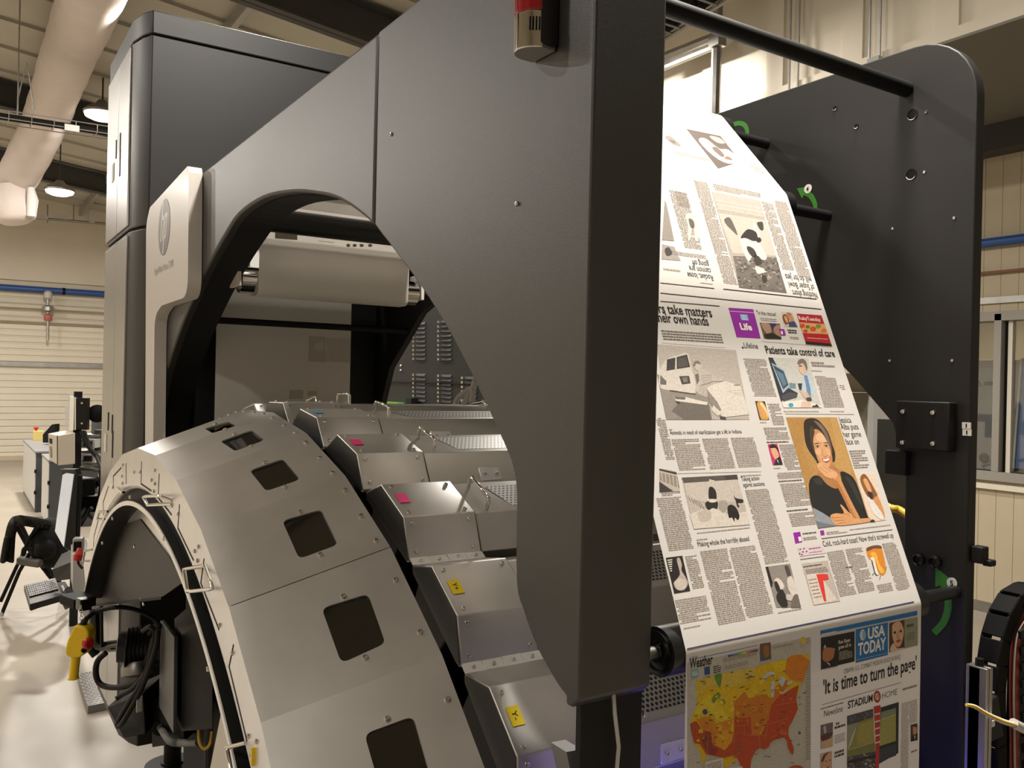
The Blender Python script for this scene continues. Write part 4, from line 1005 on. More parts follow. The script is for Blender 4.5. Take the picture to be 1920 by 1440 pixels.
# yellow pendant control on its chain
PT = 2.95
t = thing('pendant_control', dep(143, 1275, PT), 'yellow hand pendant with a red emergency stop button hanging by a short chain', 'control pendant')
def pd(x, y, dt=0): return dep(x, y, PT+dt)
body = [(140, 1174), (158, 1177), (166, 1188), (164, 1206), (160, 1222), (152, 1231), (143, 1234), (126, 1231), (122, 1221), (126, 1202), (134, 1184)]
MB().prism([pd(x, y, -.02) for x, y in catmull([(x, y) for x, y in body], 4)], FWD*.055).build('body', 'yellow', t, bevel=.006)
MB().tube([pd(142, 1230, .005), pd(140, 1250, .005), pd(138, 1271, .005)], [.016, .015, .0155], 14).build('grip', 'yellow', t, smooth=50)
MB().tube([pd(138, 1270, .005), pd(138, 1273, .005)], .018, 14).build('grip_end', 'yellow', t)
bx = pd(158, 1205, -.03)
MB().lathe([(.010, 0), (.010, .012), (.019, .014), (.019, .024), (.014, .029), (.0001, .029)], bx, (.5, -.85, .0), 18).build('stop_button', 'red', t, smooth=40)
MB().lathe([(.008, 0), (.008, .008), (.0001, .008)], pd(156, 1219, -.022), (.3, -.9, 0), 14).build('push_button', 'black', t, smooth=40)
MB().tube([pd(151, 1176, .005), pd(155, 1172, .005), pd(162, 1160, .005)], [.014, .012, .008], 12).build('cable_gland', 'rubber', t, smooth=50)
MB().tube(catmull([pd(162, 1160, .005), dep(180, 1147, 3.0), dep(215, 1139, 3.0), dep(250, 1142, 3.05), dep(285, 1157, 3.1), dep(297, 1172, 3.2)], 6, False), .008, 8).build('control_cable', 'rubber', t, smooth=60)
b = MB()
for k in range(5):
    q = pd(151.5+.3*k, 1138+k*7, .005); R_ = Vector((1, 0, 0)) if k % 2 else FWD
    b.tube([q+Vector((0, 0, .008*math.cos(a)))+R_*(.0045*math.sin(a)) for a in (2*math.pi*i/10 for i in range(11))], .0013, 5)
b.build('chain', 'chrome', t)
MB().box(pd(149, 1174, .005), (.022, .03, .012)).build('hanger_lug', 'black', t)
# black bracket that carries keyboard tray and chain
t = thing('swivel_bracket', dep(148, 1128, 3.1), 'black swivel bracket at the lower left end of the hood', 'bracket')
obox(dep(146, 1125, 3.15), (.08, .12, .035), .3).build('arm', 'black', t, bevel=.004)
obox(dep(157, 1132, 3.05), (.04, .05, .04), .2).build('clamp', 'black_gloss', t, bevel=.004)
MB().tube([dep(128, 1105, 3.3), dep(136, 1120, 3.25)], .012, 8).build('strut', 'black', t)
# keyboard on its tray
kb = [(45, 1097), (104, 1083), (117, 1116), (56, 1133)]
zk = dep(80, 1108, 4.2).z; K = [at(x, y, 2, zk) for x, y in kb]
kc = sum(K, Vector())/4
t = thing('keyboard', (kc.x, kc.y, zk-.035), 'dark keyboard on a thin tray jutting out at the far left', 'keyboard')
MB().prism(K, (0, 0, -.03)).build('base', mat('key_base', (.055, .052, .048), .5), t, bevel=.003)
key = MB(); nk = 0
for r in range(6):
    for c in range(14):
        u, v = .05+.90*c/14, .10+.62*r/6; u2, v2 = u+.054, v+.085
        f = lambda u, v: K[0]*(1-u)*(1-v)+K[1]*u*(1-v)+K[2]*u*v+K[3]*(1-u)*v
        key.prism([f(u, v), f(u2, v), f(u2, v2), f(u, v2)], (0, 0, .007))
key.build('keys', mat('key_cap', (.035, .033, .031), .45), t)
tr = [at(x, y, 2, zk-.04) for x, y in ((47, 1099), (122, 1090), (137, 1112), (58, 1141))]
t2 = thing('keyboard_tray', (kc.x, kc.y, zk-.06), 'thin black tray carrying the keyboard with white paper stuck on it', 'tray')
MB().prism(tr, (0, 0, -.012)).build('tray', 'black', t2, bevel=.002)
a_ = [at(x, y, 2, zk-.036) for x, y in ((113, 1099), (118, 1097), (123, 1107), (118, 1110))]
MB().prism(a_, (0, 0, .001)).build('note', 'paper_white', t2)
MB().tube([dep(126, 1108, 3.9), dep(140, 1122, 3.3)], .014, 8).build('arm', 'black', t2)
MB().prism([dep(110, 1128, 3.9), dep(130, 1124, 3.9), dep(123, 1165, 3.9), dep(104, 1162, 3.9)], FWD*.003).build('hanging_sheet', 'clear_pane', t2)
# operator screen seen edge-on
ST = 4.7
t = thing('operator_screen', dep(130, 1010, ST+.1), 'large tilted operator screen seen almost edge-on at the left', 'screen')
fr = [dep(118, 886, ST), dep(138, 889, ST-.15), dep(119, 1025, ST-.15), dep(103, 996, ST)]
MB().prism(fr, (.004, 0, 0)).build('display', 'screen', t)
MB().prism([dep(138, 889, ST-.15), dep(147, 892, ST-.15), dep(141, 1040, ST-.15), dep(119, 1026, ST-.15)], FWD*.05).build('housing', 'black_gloss', t, bevel=.006)
MB().prism([dep(114, 880, ST), dep(140, 880, ST-.15), dep(146, 894, ST-.12), dep(117, 890, ST)], FWD*.05).build('top_edge', 'frame_dark', t)
MB().tube([dep(140, 900, 4.85), dep(152, 905, 4.9), dep(168, 915, 4.9), dep(186, 900, 4.95)], .030, 10).build('mount_arm', 'black', t, smooth=50)
obox(dep(165, 944, 4.9), (.14, .1, .09), .2).build('mount_block', 'black', t, bevel=.006)
obox(dep(153, 912, 4.85), (.10, .12, .10), .4).build('back_housing', 'frame_dark', t, bevel=.01)
for k, pts in enumerate(([(188, 880, 4.9), (190, 900, 4.9), (186, 940, 4.9)], [(140, 990, 4.8), (152, 982, 4.8), (165, 960, 4.85), (172, 952, 4.85)], [(142, 983, 4.8), (150, 970, 4.8), (160, 952, 4.85)], [(160, 955, 4.85), (170, 968, 4.85), (175, 972, 4.85)])):
    cable('screen_cable', pts, .012, 'rubber', None, par=t)
# stand column, cabinets, boxes and the second screen further back
def pbox(name, px0, py0, px1, py1, t_, dpt, rz, m, par, bev=.004):
    a, c = dep(px0, py0, t_), dep(px1, py1, t_); w = (c-a).dot(RIGHT); h = abs((c-a).dot(DOWN)); p = (a+c)/2+FWD*dpt/2
    return obox(p, (w, dpt, h), -YAW+rz).build(name, m, par, bevel=bev)
t = thing('electrical_box', dep(116, 872, 7.0), 'beige electrical box with a small window fixed beside the operator stand', 'electrical box')
P0, P1, P2, P3 = dep(90, 813, 7.25), dep(109, 817, 7.0), dep(109, 873, 7.0), dep(92, 862, 7.25)
Q1, Q2 = dep(141, 811, 7.05), dep(141, 870, 7.05)
bk = Vector((.0, .22, 0))
b = MB(); b.add([P0, P1, Q1, P0+(Q1-P1), P3, P2, Q2, P3+(Q2-P2)], [(0, 1, 2, 3), (4, 7, 6, 5), (0, 4, 5, 1), (1, 5, 6, 2), (2, 6, 7, 3), (3, 7, 4, 0)])
b.build('case', 'beige_metal', t, bevel=.006)
def onf(u, v): return (P0*(1-u)+P1*u)*(1-v)+(P3*(1-u)+P2*u)*v
lf = (P1-P0).cross(P3-P0).normalized(); lf = lf if lf.dot(EYE-P0) > 0 else -lf
MB().prism([onf(u, v)+lf*.001 for u, v in ((.18, .16), (.42, .16), (.42, .34), (.18, .34))], lf*.004).build('window', 'black', t)
MB().prism([onf(u, v)+lf*.001 for u, v in ((.20, .45), (.38, .45), (.38, .85), (.20, .85))], lf*.003).build('panel', 'steel_dull', t)
MB().prism([onf(u, v)+lf*.001 for u, v in ((.90, .0), (.98, .0), (.98, 1), (.90, 1))], lf*.001).build('door_gap', 'black', t)
t = thing('operator_stand', (dep(143, 900, 7.2).x, dep(143, 900, 7.2).y, 0), 'dark stand column carrying the rear screen and shelves of grey gear', 'stand')
q = dep(143, 900, 7.2); MB().span((q.x-.03, q.y-.03, 0), (q.x+.03, q.y+.03, 1.95)).build('column', 'frame_dark', t)
for y_ in (815, 845, 868): pbox('shelf', 146, y_, 184, y_+5, 7.3, .3, 0, 'steel_dull', t)
for y_ in (823, 851): pbox('drive_unit', 147, y_, 178, y_+17, 7.25, .2, 0, 'light_grey', t); pbox('drive_slot', 156, y_+4, 170, y_+14, 7.22, .04, 0, 'black', t)
pbox('housing', 163, 782, 192, 812, 7.5, .4, .2, 'grey_plastic', t); pbox('side_cover', 176, 806, 192, 876, 7.35, .4, 0, mat('side_grey', (.12, .12, .115), .5), t)
MB().lathe([(.02, 0), (.075, .01), (.075, .06), (.03, .08)], dep(183, 775, 7.3), (-.2, -1, .0), 20).build('motor_cap', 'black', t, smooth=40)
MB().tube([dep(158, 775, 7.3), dep(178, 775, 7.3)], .02, 8).build('arm', 'black', t)
cable('stand_cable', [(153, 808, 7.1), (160, 825, 7.1), (172, 845, 7.1), (186, 862, 7.1), (190, 890, 7.0)], .02, 'rubber', None, par=t)
cable('stand_cable', [(158, 808, 7.1), (168, 835, 7.1), (180, 855, 7.1), (190, 878, 7.0)], .014, 'rubber', None, par=t)
cable('stand_cable', [(150, 878, 6.9), (170, 880, 6.9), (190, 884, 6.8), (203, 893, 6.6)], .016, 'rubber', None, par=t)
t = thing('rear_screen', dep(150, 806, 7.15), 'black-backed screen standing upright on the operator stand', 'screen')
pbox('back_cover', 143, 746, 163, 806, 7.15, .05, 0, 'frame_dark', t)
MB().prism([dep(131, 742, 7.2), dep(142, 745, 7.15), dep(142, 806, 7.15), dep(130, 808, 7.2)], FWD*.02).build('silver_side', 'steel_bright', t)
for y_ in (756, 794): screw(t, dep(154, y_, 7.14), -FWD, .010)
t = thing('paper_sheets', dep(130, 807, 7.5), 'white sheets hung beside the rear screen', 'paper')
MB().prism([dep(128, 737, 7.5), dep(146, 738, 7.5), dep(146, 760, 7.5), dep(129, 800, 7.5)], FWD*.004).build('sheet', 'paper_white', t)
MB().prism([dep(121, 763, 7.5), dep(128, 761, 7.5), dep(128, 776, 7.5), dep(126, 806, 7.5), dep(123, 806, 7.5), dep(122, 778, 7.5)], FWD*.004).build('sheet', 'paper_white', t)
def cabinet(xc, y0, y1, wd, h, label):
    t = thing('side_cabinet', (xc+wd/2, (y0+y1)/2, 0), label, 'cabinet', 'low cabinets along the machine')
    MB().span((xc, y0, .0), (xc+wd, y1, h-.02)).build('body', mat('cab_dark', (.050, .052, .055), .4) if 'cab_dark' not in M else 'cab_dark', t, bevel=.006)
    MB().span((xc-.012, y0+.01, .05), (xc, y1-.01, h-.03)).build('front_door', 'light_grey', t, bevel=.003)
    MB().span((xc-.02, y0-.02, h-.03), (xc+wd, y1+.02, h)).build('top', 'grey_plastic', t, bevel=.004)
    for z in (.3, .62): MB().box((xc-.006, y0-.008, z), (.03, .02, .05)).build('hinge', 'black', t)
    return t
n0 = at(68, 846, 2, .92); cabinet(n0.x, n0.y, n0.y+2.6, .75, .92, 'low grey cabinet farther back, with a yellow switch box on top')
n1 = at(93, 862, 2, .93); cabinet(n1.x, n1.y, n1.y+1.0, .6, .93, 'low grey cabinet nearer the stand, partly behind the beige box')
q = at(72, 826, 2, .92); t = thing('switch_box', (q.x, q.y, .92), 'small yellow switch box with red button on the far cabinet', 'switch box')
MB().box(q+Vector((0, 0, .085)), (.16, .12, .17)).build('case', mat('switch_yellow', (.62, .50, .16), .5), t, bevel=.004)
MB().lathe([(.02, 0), (.02, .03), (.04, .035), (.04, .06), (.0001, .07)], q+Vector((-.04, 0, .17)), (0, 0, 1), 14).build('stop_button', 'red', t, smooth=40)
q = at(92, 826, 2, .92); t = thing('touch_panel', (q.x, q.y, .92), 'black tilted touch panel on the far cabinet', 'panel')
MB().prism([dep(80, 815, 14.2), dep(97, 796, 14.2), dep(103, 795, 14.2), dep(103, 807, 14.2), dep(92, 830, 14.2), dep(80, 830, 14.2)], FWD*.15).build('case', 'black', t, bevel=.004)
# folding chair with jacket and backpack
CT = 7.35
t = thing('folding_chair', (at(60, 1120, 2, 0).x, at(60, 1120, 2, 0).y, 0), 'dark folding chair on the floor at the far left', 'chair')
def cp(x, y, d=0): return dep(x, y, CT+d)
seat = [cp(31, 1046, 0), cp(72, 1052, -.25), cp(92, 1040, .1), cp(48, 1036, .35)]
MB().prism(seat, (0, 0, -.06)).build('seat', mat('seat_fabric', (.075, .068, .055), .8), t, bevel=.012)
for pts in (([(28, 980, 0), (58, 1035, 0), (98, 1086, .05), (126, 1141, .10)]), ([(40, 985, .35), (64, 1036, .3), (108, 1086, .35), (130, 1126, .38)])):
    MB().tube([cp(*p) for p in pts], .019, 10).build('leg', 'black', t, smooth=50)
for pts in (([(72, 1010, 0), (36, 1072, 0), (3, 1152, 0)]), ([(60, 1005, .35), (30, 1065, .3), (1, 1128, .25)])):
    MB().tube([cp(*p) for p in pts], .016, 10).build('leg', 'black', t, smooth=50)
MB().tube([cp(3, 1146, 0), cp(2, 1155, 0)], .022, 10).build('foot_cap', 'light_grey', t)
MB().tube([cp(28, 982, 0), cp(40, 985, .35)], .016, 8).build('back_rail', 'black', t)
t = thing('jacket', cp(50, 1055), 'dark jacket thrown over the back of the folding chair', 'jacket')
def cloth(rows, name, m, par, th=.03):    # rows of (px, py, depth)
    b = MB(); R_ = [[cp(*p) for p in catmull3(r)] for r in rows]; n = len(R_[0])
    b.add([p for r in R_ for p in r], [(i*n+j, i*n+j+1, (i+1)*n+j+1, (i+1)*n+j) for i in range(len(R_)-1) for j in range(n-1)])
    o = b.build(name, m, par, smooth=80); s = o.modifiers.new('thick', 'SOLIDIFY'); s.thickness = th; s.offset = 0
    u = o.modifiers.new('soft', 'SUBSURF'); u.levels = u.render_levels = 2; return o
def catmull3(r): return [tuple(q) for q in catmull([(p[0], p[1], p[2]*100) for p in r], 3, False)]
def cp(x, y, d=0): return dep(x, y, CT+(d/100 if abs(d) > 3 else d))
cloth([[(3, 1050, 0), (8, 1010, 0), (16, 978, 0), (30, 966, 0), (60, 968, -.05), (98, 976, -.1)], [(14, 1054, -.04), (20, 1015, -.05), (27, 984, -.05), (38, 978, -.05), (65, 984, -.1), (96, 992, -.1)], [(27, 1058, 0), (28, 1025, 0), (30, 1000, 0), (40, 986, 0), (62, 988, 0), (85, 990, 0)]], 'body', 'dark_fabric', t)
cloth([[(0, 1055, -.05), (4, 1030, -.05), (9, 1005, -.05)], [(6, 1058, -.1), (10, 1030, -.1), (15, 1005, -.1)], [(11, 1054, -.06), (15, 1030, -.06), (20, 1008, -.05)]], 'sleeve', 'dark_fabric', t)
t = thing('backpack', cp(95, 1055), 'black backpack lying on the seat of the folding chair', 'bag')
b = MB(); ctr_ = cp(93, 1018, .05); b.sphere(ctr_, 1, 16, (.16, .18, .22))
b.build('body', 'bag_black', t, smooth=80)
MB().sphere(cp(86, 1030, -.1), 1, 12, (.09, .06, .09)).build('front_pocket', 'bag_black', t, smooth=80)
cable('strap', [(63, 1030, CT-.1), (46, 1028, CT-.1), (44, 1040, CT-.1), (55, 1010, CT-.1), (75, 985, CT-.1)], .016, 'bag_black', None, par=t)
cable('carry_loop', [(78, 990, CT-.1), (86, 982, CT-.1), (96, 985, CT-.1)], .012, 'bag_black', None, par=t)
# grey base unit, plug and small box in front of it
t = thing('base_unit', (dep(155, 1090, 4.3).x, dep(155, 1090, 4.3).y, 0), 'pale grey base cabinet behind the left end of the hood', 'cabinet')
MB().prism([dep(137, 1040, 4.3), dep(168, 1030, 4.3), dep(168, 1180, 4.3), dep(137, 1110, 4.3)], (.02, .3, 0)).build('body', 'light_grey', t)
MB().prism([dep(98, 1068, 5.4), dep(138, 1052, 5.2), dep(138, 1085, 5.2), dep(103, 1090, 5.4)], (.1, .5, 0)).build('dark_plinth', 'frame_dark', t)
t = thing('socket_box', dep(141, 1033, 4.2), 'small black socket box with a pale rim beside the hood', 'socket')
pbox('case', 133, 1010, 150, 1036, 4.25, .06, .3, 'light_grey', t); pbox('recess', 137, 1016, 150, 1034, 4.24, .02, .3, 'black', t)
t = thing('red_plug', dep(147, 1050, 4.15), 'red plug in the socket box at the left end of the hood', 'plug')
MB().tube([dep(150, 1030, 4.18), dep(147, 1042, 4.15), dep(145, 1050, 4.15)], [.013, .02, .018], 12).build('body', 'red', t, smooth=40)
cable('cord', [(146, 1050, 4.15), (148, 1058, 4.15), (155, 1066, 4.15)], .006, 'rubber', None, par=t)

# ------------------------------------------------------------------ beyond the far frame, right-hand side
t = thing('pale_unit', (3.0, 2.2, 0), 'olive pale machine unit showing between the paper edge and the far frame', 'machine unit')
X_ = 2.35
A4 = [at(x, y, 0, X_) for x, y in ((1560, 735), (1632, 735), (1632, 960), (1560, 960))]
MB().span((X_, A4[1].y, .0), (X_+.5, A4[0].y+.9, A4[0].z)).build('body', 'pale_cover', t, bevel=.004)
MB().prism([at(1585, 700, 0, X_-.1), at(1604, 700, 0, X_-.1), at(1636, 735, 0, X_), at(1580, 735, 0, X_)], (.5, 0, 0)).build('sloped_hood', 'wall_panel', t)
MB().span((X_-.01, at(1641, 800, 0, X_).y, 0), (X_+.3, at(1630, 800, 0, X_).y, A4[1].z-.01)).build('edge_post', 'light_grey', t)
b = MB(); b.span((2.2, at(1716, 800, 0, 2.2).y, 0), (2.3, at(1645, 800, 0, 2.2).y, 2.02)); tag(b.build('dark_partition', mat('dark_olive', (.035, .034, .03), .5)), 'dark partition behind the leg of the far side frame', 'partition')
tag(MB().tube(catmull([at(1640, 935, 0, 2.21), at(1668, 952, 0, 2.0), at(1683, 955, 0, 2.0), at(1700, 966, 0, 2.0), at(1715, 985, 0, 2.0)], 6, False), .010, 8).build('yellow_hose', 'cable_yellow', smooth=60), 'yellow hose looping behind the leg of the far frame', 'hose')
# aluminium profile upright on the outside of the far frame
t = thing('profile_upright', (1.80, .90, 0), 'slotted aluminium profile upright beside the far side frame', 'profile')
pz_ = at(1830, 1250, 1, .90)
b = MB(); xa = at(1830, 1300, 1, .9).x
for k in range(2): b.span((xa+k*.0125, .88, 0), (xa+k*.0125+.009, .92, pz_.z))
b.span((xa, .893, 0), (xa+.0215, .915, pz_.z-.002)); b.build('profile', 'alloy', t, bevel=.001)
MB().tube([(xa+.01, .9, pz_.z), (xa+.01, .9, pz_.z+.014)], .008, 8).build('end_bolt', 'black', t)
# cable chain: U-shaped run of black links with red inserts
t = thing('cable_chain', (2.12, .93, .0), 'black plastic cable chain with red cables at the right edge', 'cable chain')
CY = .93
def cc(x, y): return at(x, y, 1, CY)
cl = [(1876, 1560), (1875, 1505), (1874, 1450), (1873, 1398), (1872, 1346), (1872, 1296), (1875, 1248), (1882, 1202), (1894, 1162), (1912, 1130), (1938, 1114), (1970, 1116)]
Pc = catmull([cc(x, y) for x, y in cl], 1, False)
for i in range(len(Pc)-1):
    a, c = Pc[i], Pc[i+1]; d = (c-a); L = d.length; d.normalize(); nn = Vector((d.z, 0, -d.x)); m_ = (a+c)/2
    Rm = Matrix((nn, Vector((0, 1, 0)), d)).transposed()
    lk = MB()
    lk.box(m_+Vector((0, -.004, 0)), (.036, .006, L*1.10), R=Rm); lk.box(m_+Vector((0, .036, 0)), (.036, .006, L*1.10), R=Rm)
    lk.box(m_-nn*.017+Vector((0, .016, 0)), (.005, .044, L*.96), R=Rm); lk.box(m_+nn*.017+Vector((0, .016, 0)), (.005, .044, L*.4), R=Rm)
    lk.build('link', 'chain_black', t, bevel=.002)
b = MB()
Pr = catmull([cc(x, y) for x, y in [(1905, 1560), (1904, 1500), (1903, 1440), (1902, 1380), (1901, 1320), (1901, 1270), (1903, 1220), (1908, 1185), (1922, 1160), (1940, 1150)]], 4, False)
b.tube(Pr, .009, 8); b.build('red_cable', 'orange', t, smooth=60)
b = MB(); b.tube([p+Vector((-.0115, -.006, 0)) for p in Pr], .0018, 6); b.build('grey_cable', 'light_grey', t, smooth=60)
for i in range(10):                        # crosswise frame bars of the inner run
    p = cc(1911+i*.8, 1178+i*30); MB().box(p+Vector((.0, -.016, 0)), (.060, .006, .017), R=Matrix.Rotation(-.22, 3, 'Y')).build('cross_bar', 'frame_dark', t)
MB().box(cc(1936, 1350)+Vector((.0, .028, 0)), (.088, .008, .46)).build('back_web', 'black', t)
t = thing('mount_plate', at(1850, 1395, 1, .90), 'black mounting plate with a white tag clamping the cable chain', 'bracket')
MB().prism([at(x, y, 1, .90) for x, y in ((1831, 1325), (1872, 1305), (1882, 1380), (1835, 1402))], (0, .02, 0)).build('plate', 'frame_dark', t, bevel=.002)
q = at(1861, 1357, 1, .899); MB().box(q, (.014, .002, .012)).build('tag', 'paper_white', t)
for x, y in ((1841, 1352), (1840, 1371)): MB().lathe([(.005, 0), (.005, .006), (.0001, .006)], at(x, y, 1, .90), (0, -1, 0), 10).build('bolt', 'black_gloss', t)
t = thing('wire_bundle', at(1860, 1335, 1, .87), 'bundle of white and orange wires tied with a strap at the right edge', 'wires')
for k, (m, dy) in enumerate((('light_grey', 5), ('paper_white', 0), ('paper_white', 3), ('cable_yellow', 1.6))):
    pts = [(1812, 1321+dy*.2), (1828, 1324+dy*.5), (1850, 1337+dy*.6), (1880, 1350+dy), (1905, 1358+dy), (1925, 1368+dy)]
    MB().tube(catmull([at(x, y, 1, .86-.003*k) for x, y in pts], 5, False), .0026, 6).build('wire', m, t, smooth=60)
a, c = at(1900, 1356, 1, .857), at(1919, 1366, 1, .857); MB().tube([a, c], .0095, 10).build('strap', 'light_grey', t, smooth=50)

# ================================================================== what is printed on the web
INK = {}
LIFT0, DL = .0004, .00012
def ink(part, pts, col, layer=0, seg=None):
    if part == 'page_rules': part = 'bullet_mark'
    b = INK.setdefault(part, MB()); w = [on_web(x, y, seg) for x, y in pts]
    sg = -1 if seg is not None and seg >= 4 else 1
    b.add([wpt(a, s, i, sg*(LIFT0+DL*layer)) for a, s, i in w], [tuple(range(len(w)))], lin(col))
def sm(pts, n=4): return [tuple(p) for p in catmull(pts, n)]
def ell(cx, cy, rx, ry, n=16, a=0): return [(cx+rx*math.cos(t)*math.cos(a)-ry*math.sin(t)*math.sin(a), cy+rx*math.cos(t)*math.sin(a)+ry*math.sin(t)*math.cos(a)) for t in (2*math.pi*i/n for i in range(n))]
def crop(x0, y0, k): return lambda pts: [(x0+x/k, y0+y/k) for x, y in pts]
_uid = [0]
def line(part, a, c, w, col, layer=0, seg=None):
    if part == 'page_rules': _uid[0] += 1; part = 'page_rule#%d' % _uid[0]
    dx, dy = c[0]-a[0], c[1]-a[1]; L = math.hypot(dx, dy); nx, ny = -dy/L*w/2, dx/L*w/2
    ink(part, [(a[0]-nx, a[1]-ny), (c[0]-nx, c[1]-ny), (c[0]+nx, c[1]+ny), (a[0]+nx, a[1]+ny)], col, layer, seg)
def words(TL, TR, BR, BL, col='a0948a', pitch=.0031, hgt=.0016, layer=0, part='body_text', rag=.0, seg=None):
    a = on_web(*TL, seg); i = a[2]; c, d, e = on_web(*TR, i), on_web(*BR, i), on_web(*BL, i)
    x0, x1 = (a[0]+e[0])/2, (c[0]+d[0])/2; s1, s0 = (a[1]+c[1])/2, (d[1]+e[1])/2
    b = INK.setdefault(part, MB()); s = s1-pitch; sg = -1 if i >= 4 else 1; colr = lin(col)
    if s1 < s0: s0, s1 = s1, s0; s = s1-pitch
    while s > s0-.0005:
        x = x0+(.004 if random.random() < .12 else 0); xe = x1-(random.random()*(x1-x0)*.6 if random.random() < .10+rag else 0)
        while x < xe-.002:
            w = min(random.uniform(.003, .0105), xe-x)
            b.add([wpt(X, S, i, sg*(LIFT0+DL*layer)) for X, S in ((x, s), (x+w, s), (x+w, s+hgt), (x, s+hgt))], [(0, 1, 2, 3)], colr)
            x += w+.0011
        s -= pitch
def head(s, p0, p1, hpx, col='15110f', bold=.018, layer=0, flip=False, part='headline_text', seg=None, shear=0):
    hpx *= 1.1
    if part == 'headline_text': part = 'headline_text#'+s
    a = on_web(p0[0], p0[1], seg); c = on_web(p1[0], p1[1], a[2]); vs, fs, _ = glyphs(s, bold, shear); i = a[2]
    q = on_web(p0[0], p0[1]-hpx, i); h = abs(q[1]-a[1]); w = c[0]-a[0]; f = -1 if flip else 1; b = INK.setdefault(part, MB())
    b.add([wpt(a[0]+v[0]*w, a[1]+(c[1]-a[1])*v[0]*0+f*v[1]/CAPH*h, i, LIFT0+DL*layer) for v in vs], fs, None)
    n = len(fs); b.c[-n:] = [lin(col)]*n
def quad(TL, TR, BR, BL): 
    def f(u, v): return (TL[0]*(1-u)*(1-v)+TR[0]*u*(1-v)+BR[0]*u*v+BL[0]*(1-u)*v, TL[1]*(1-u)*(1-v)+TR[1]*u*(1-v)+BR[1]*u*v+BL[1]*(1-u)*v)
    return f
def photo(part, q, bg, items, layer=0, seg=None):   # items: (kind, data, colour) in 0..1 picture space
    f = quad(*q); ink(part, [f(0, 0), f(1, 0), f(1, 1), f(0, 1)], bg, layer, seg)
    for k, (kind, d, c) in enumerate(items):
        pts = sm(d, 3) if kind == 's' else ell(*d) if kind == 'e' else d
        ink(part, [f(min(max(u, 0), 1), min(max(v, 0), 1)) for u, v in pts], c, layer+1+k*.5, seg)
def grain(part, q, cols, n, r, layer, box=(0, 0, 1, 1), seg=None):
    f = quad(*q)
    for k in range(n):
        u, v = random.uniform(box[0], box[2]), random.uniform(box[1], box[3]); rr = r*random.uniform(.5, 1.3)
        pts = [(min(max(u+rr*math.cos(t)*random.uniform(.6, 1.2), box[0]), box[2]), min(max(v+rr*math.sin(t)*random.uniform(.6, 1.2), box[1]), box[3])) for t in (2*math.pi*i/6 for i in range(6))]
        ink(part, [f(*p) for p in pts], random.choice(cols), layer+k*.01, seg)
RUL = 'page_rules'
DK = '2a2522'
# --- rules between the pages
line(RUL, (1238, 549.5), (1540, 580), 1.6, DK); line(RUL, (1238, 565), (1349, 574), 1.4, DK)
line(RUL, (1238, 530.5), (1339, 541), 1.4, DK); line(RUL, (1356, 542), (1531, 561), 1.6, DK)
line(RUL, (1288, 1217), (1350, 1203.5), 2.2, '34305a'); line(RUL, (1350, 1203.5), (1713, 1128.5), 2.2, '34305a')
line(RUL, (1472, 776), (1601, 777), .8, '8a8078'); line(RUL, (1540, 1010), (1673, 993), 1.1, '3a3430')
line(RUL, (1270, 888), (1427, 884), .7, '8a8078'); line(RUL, (1500, 1049), (1546, 1043), 1, '4a4440')
line(RUL, (1541, 1321.5), (1690, 1279.5), .9, '7a4438'); line(RUL, (1292, 1237.5), (1420, 1210), .9, '4a4440')
line(RUL, (1428, 640), (1560, 651), .6, 'a39a90'); line(RUL, (1241, 643), (1360, 652), .6, 'a39a90')
# --- left page of the middle sheet
head('lers take matters', (1224, 585.5), (1336, 594.5), 17, part='headline_text'); head('their own hands', (1229, 603), (1330, 612), 17)
words((1240, 613), (1352, 628), (1358, 649), (1241, 636), pitch=.0052, hgt=.0026, col='6f655d')
V = crop(1220, 540, 5.142); P = 'van_photo'
ink(P, V([(60, 545), (820, 600), (950, 1268), (150, 1268)]), 'b5aca2', 0)
ink(P, V([(60, 830), (430, 1010), (560, 1060), (590, 1268), (150, 1268)]), '8f877e', 1); ink(P, V([(300, 1075), (560, 1130), (585, 1268), (320, 1268), (200, 1190)]), '6e6760', 1.3)
ink(P, V(sm([(150, 690), (250, 650), (350, 630), (390, 760), (430, 1010), (240, 990), (90, 960), (90, 800)])), 'cfc7bc', 1.6)
ink(P, V([(155, 690), (235, 672), (232, 785), (150, 800)]), '3d3a38', 2.4); ink(P, V([(248, 668), (348, 643), (378, 762), (250, 783)]), '3a3735', 2.4); ink(P, V([(256, 682), (340, 660), (362, 752), (262, 770)]), '55504c', 2.6)
ink(P, V([(272, 852), (368, 848), (382, 920), (300, 932)]), '47423f', 2.4); ink(P, V([(300, 866), (350, 860), (356, 905), (316, 912)]), '7d756d', 2.6)
ink(P, V([(425, 835), (455, 828), (472, 935), (448, 945)]), '6d665f', 2.4)
ink(P, V([(180, 985), (430, 1020), (430, 1030), (182, 996)]), '4c4743', 2.6); ink(P, V([(226, 1045), (330, 1050), (500, 1095), (545, 1100), (540, 1130), (240, 1090)]), 'd8d0c6', 2.2); ink(P, V([(226, 1046), (332, 1052), (330, 1078), (240, 1072)]), '6b645d', 2.6)
ink(P, V([(236, 1088), (280, 1096), (275, 1122), (250, 1112)]), '4a4541', 2.7); ink(P, V([(90, 840), (150, 900), (148, 935), (90, 930)]), '6b655f', 2.4)
ink(P, V(sm([(410, 740), (440, 705), (485, 740), (490, 790), (450, 800), (420, 775)])), 'c2b8ac', 3); ink(P, V(sm([(405, 745), (420, 710), (460, 705), (480, 740), (440, 730), (420, 760)])), '7d756d', 3.2)
ink(P, V(sm([(450, 800), (500, 780), (590, 830), (640, 870), (690, 870), (680, 900), (590, 900), (560, 920), (480, 940), (450, 1010), (430, 960), (470, 880)])), 'bdb4a9', 3.1)
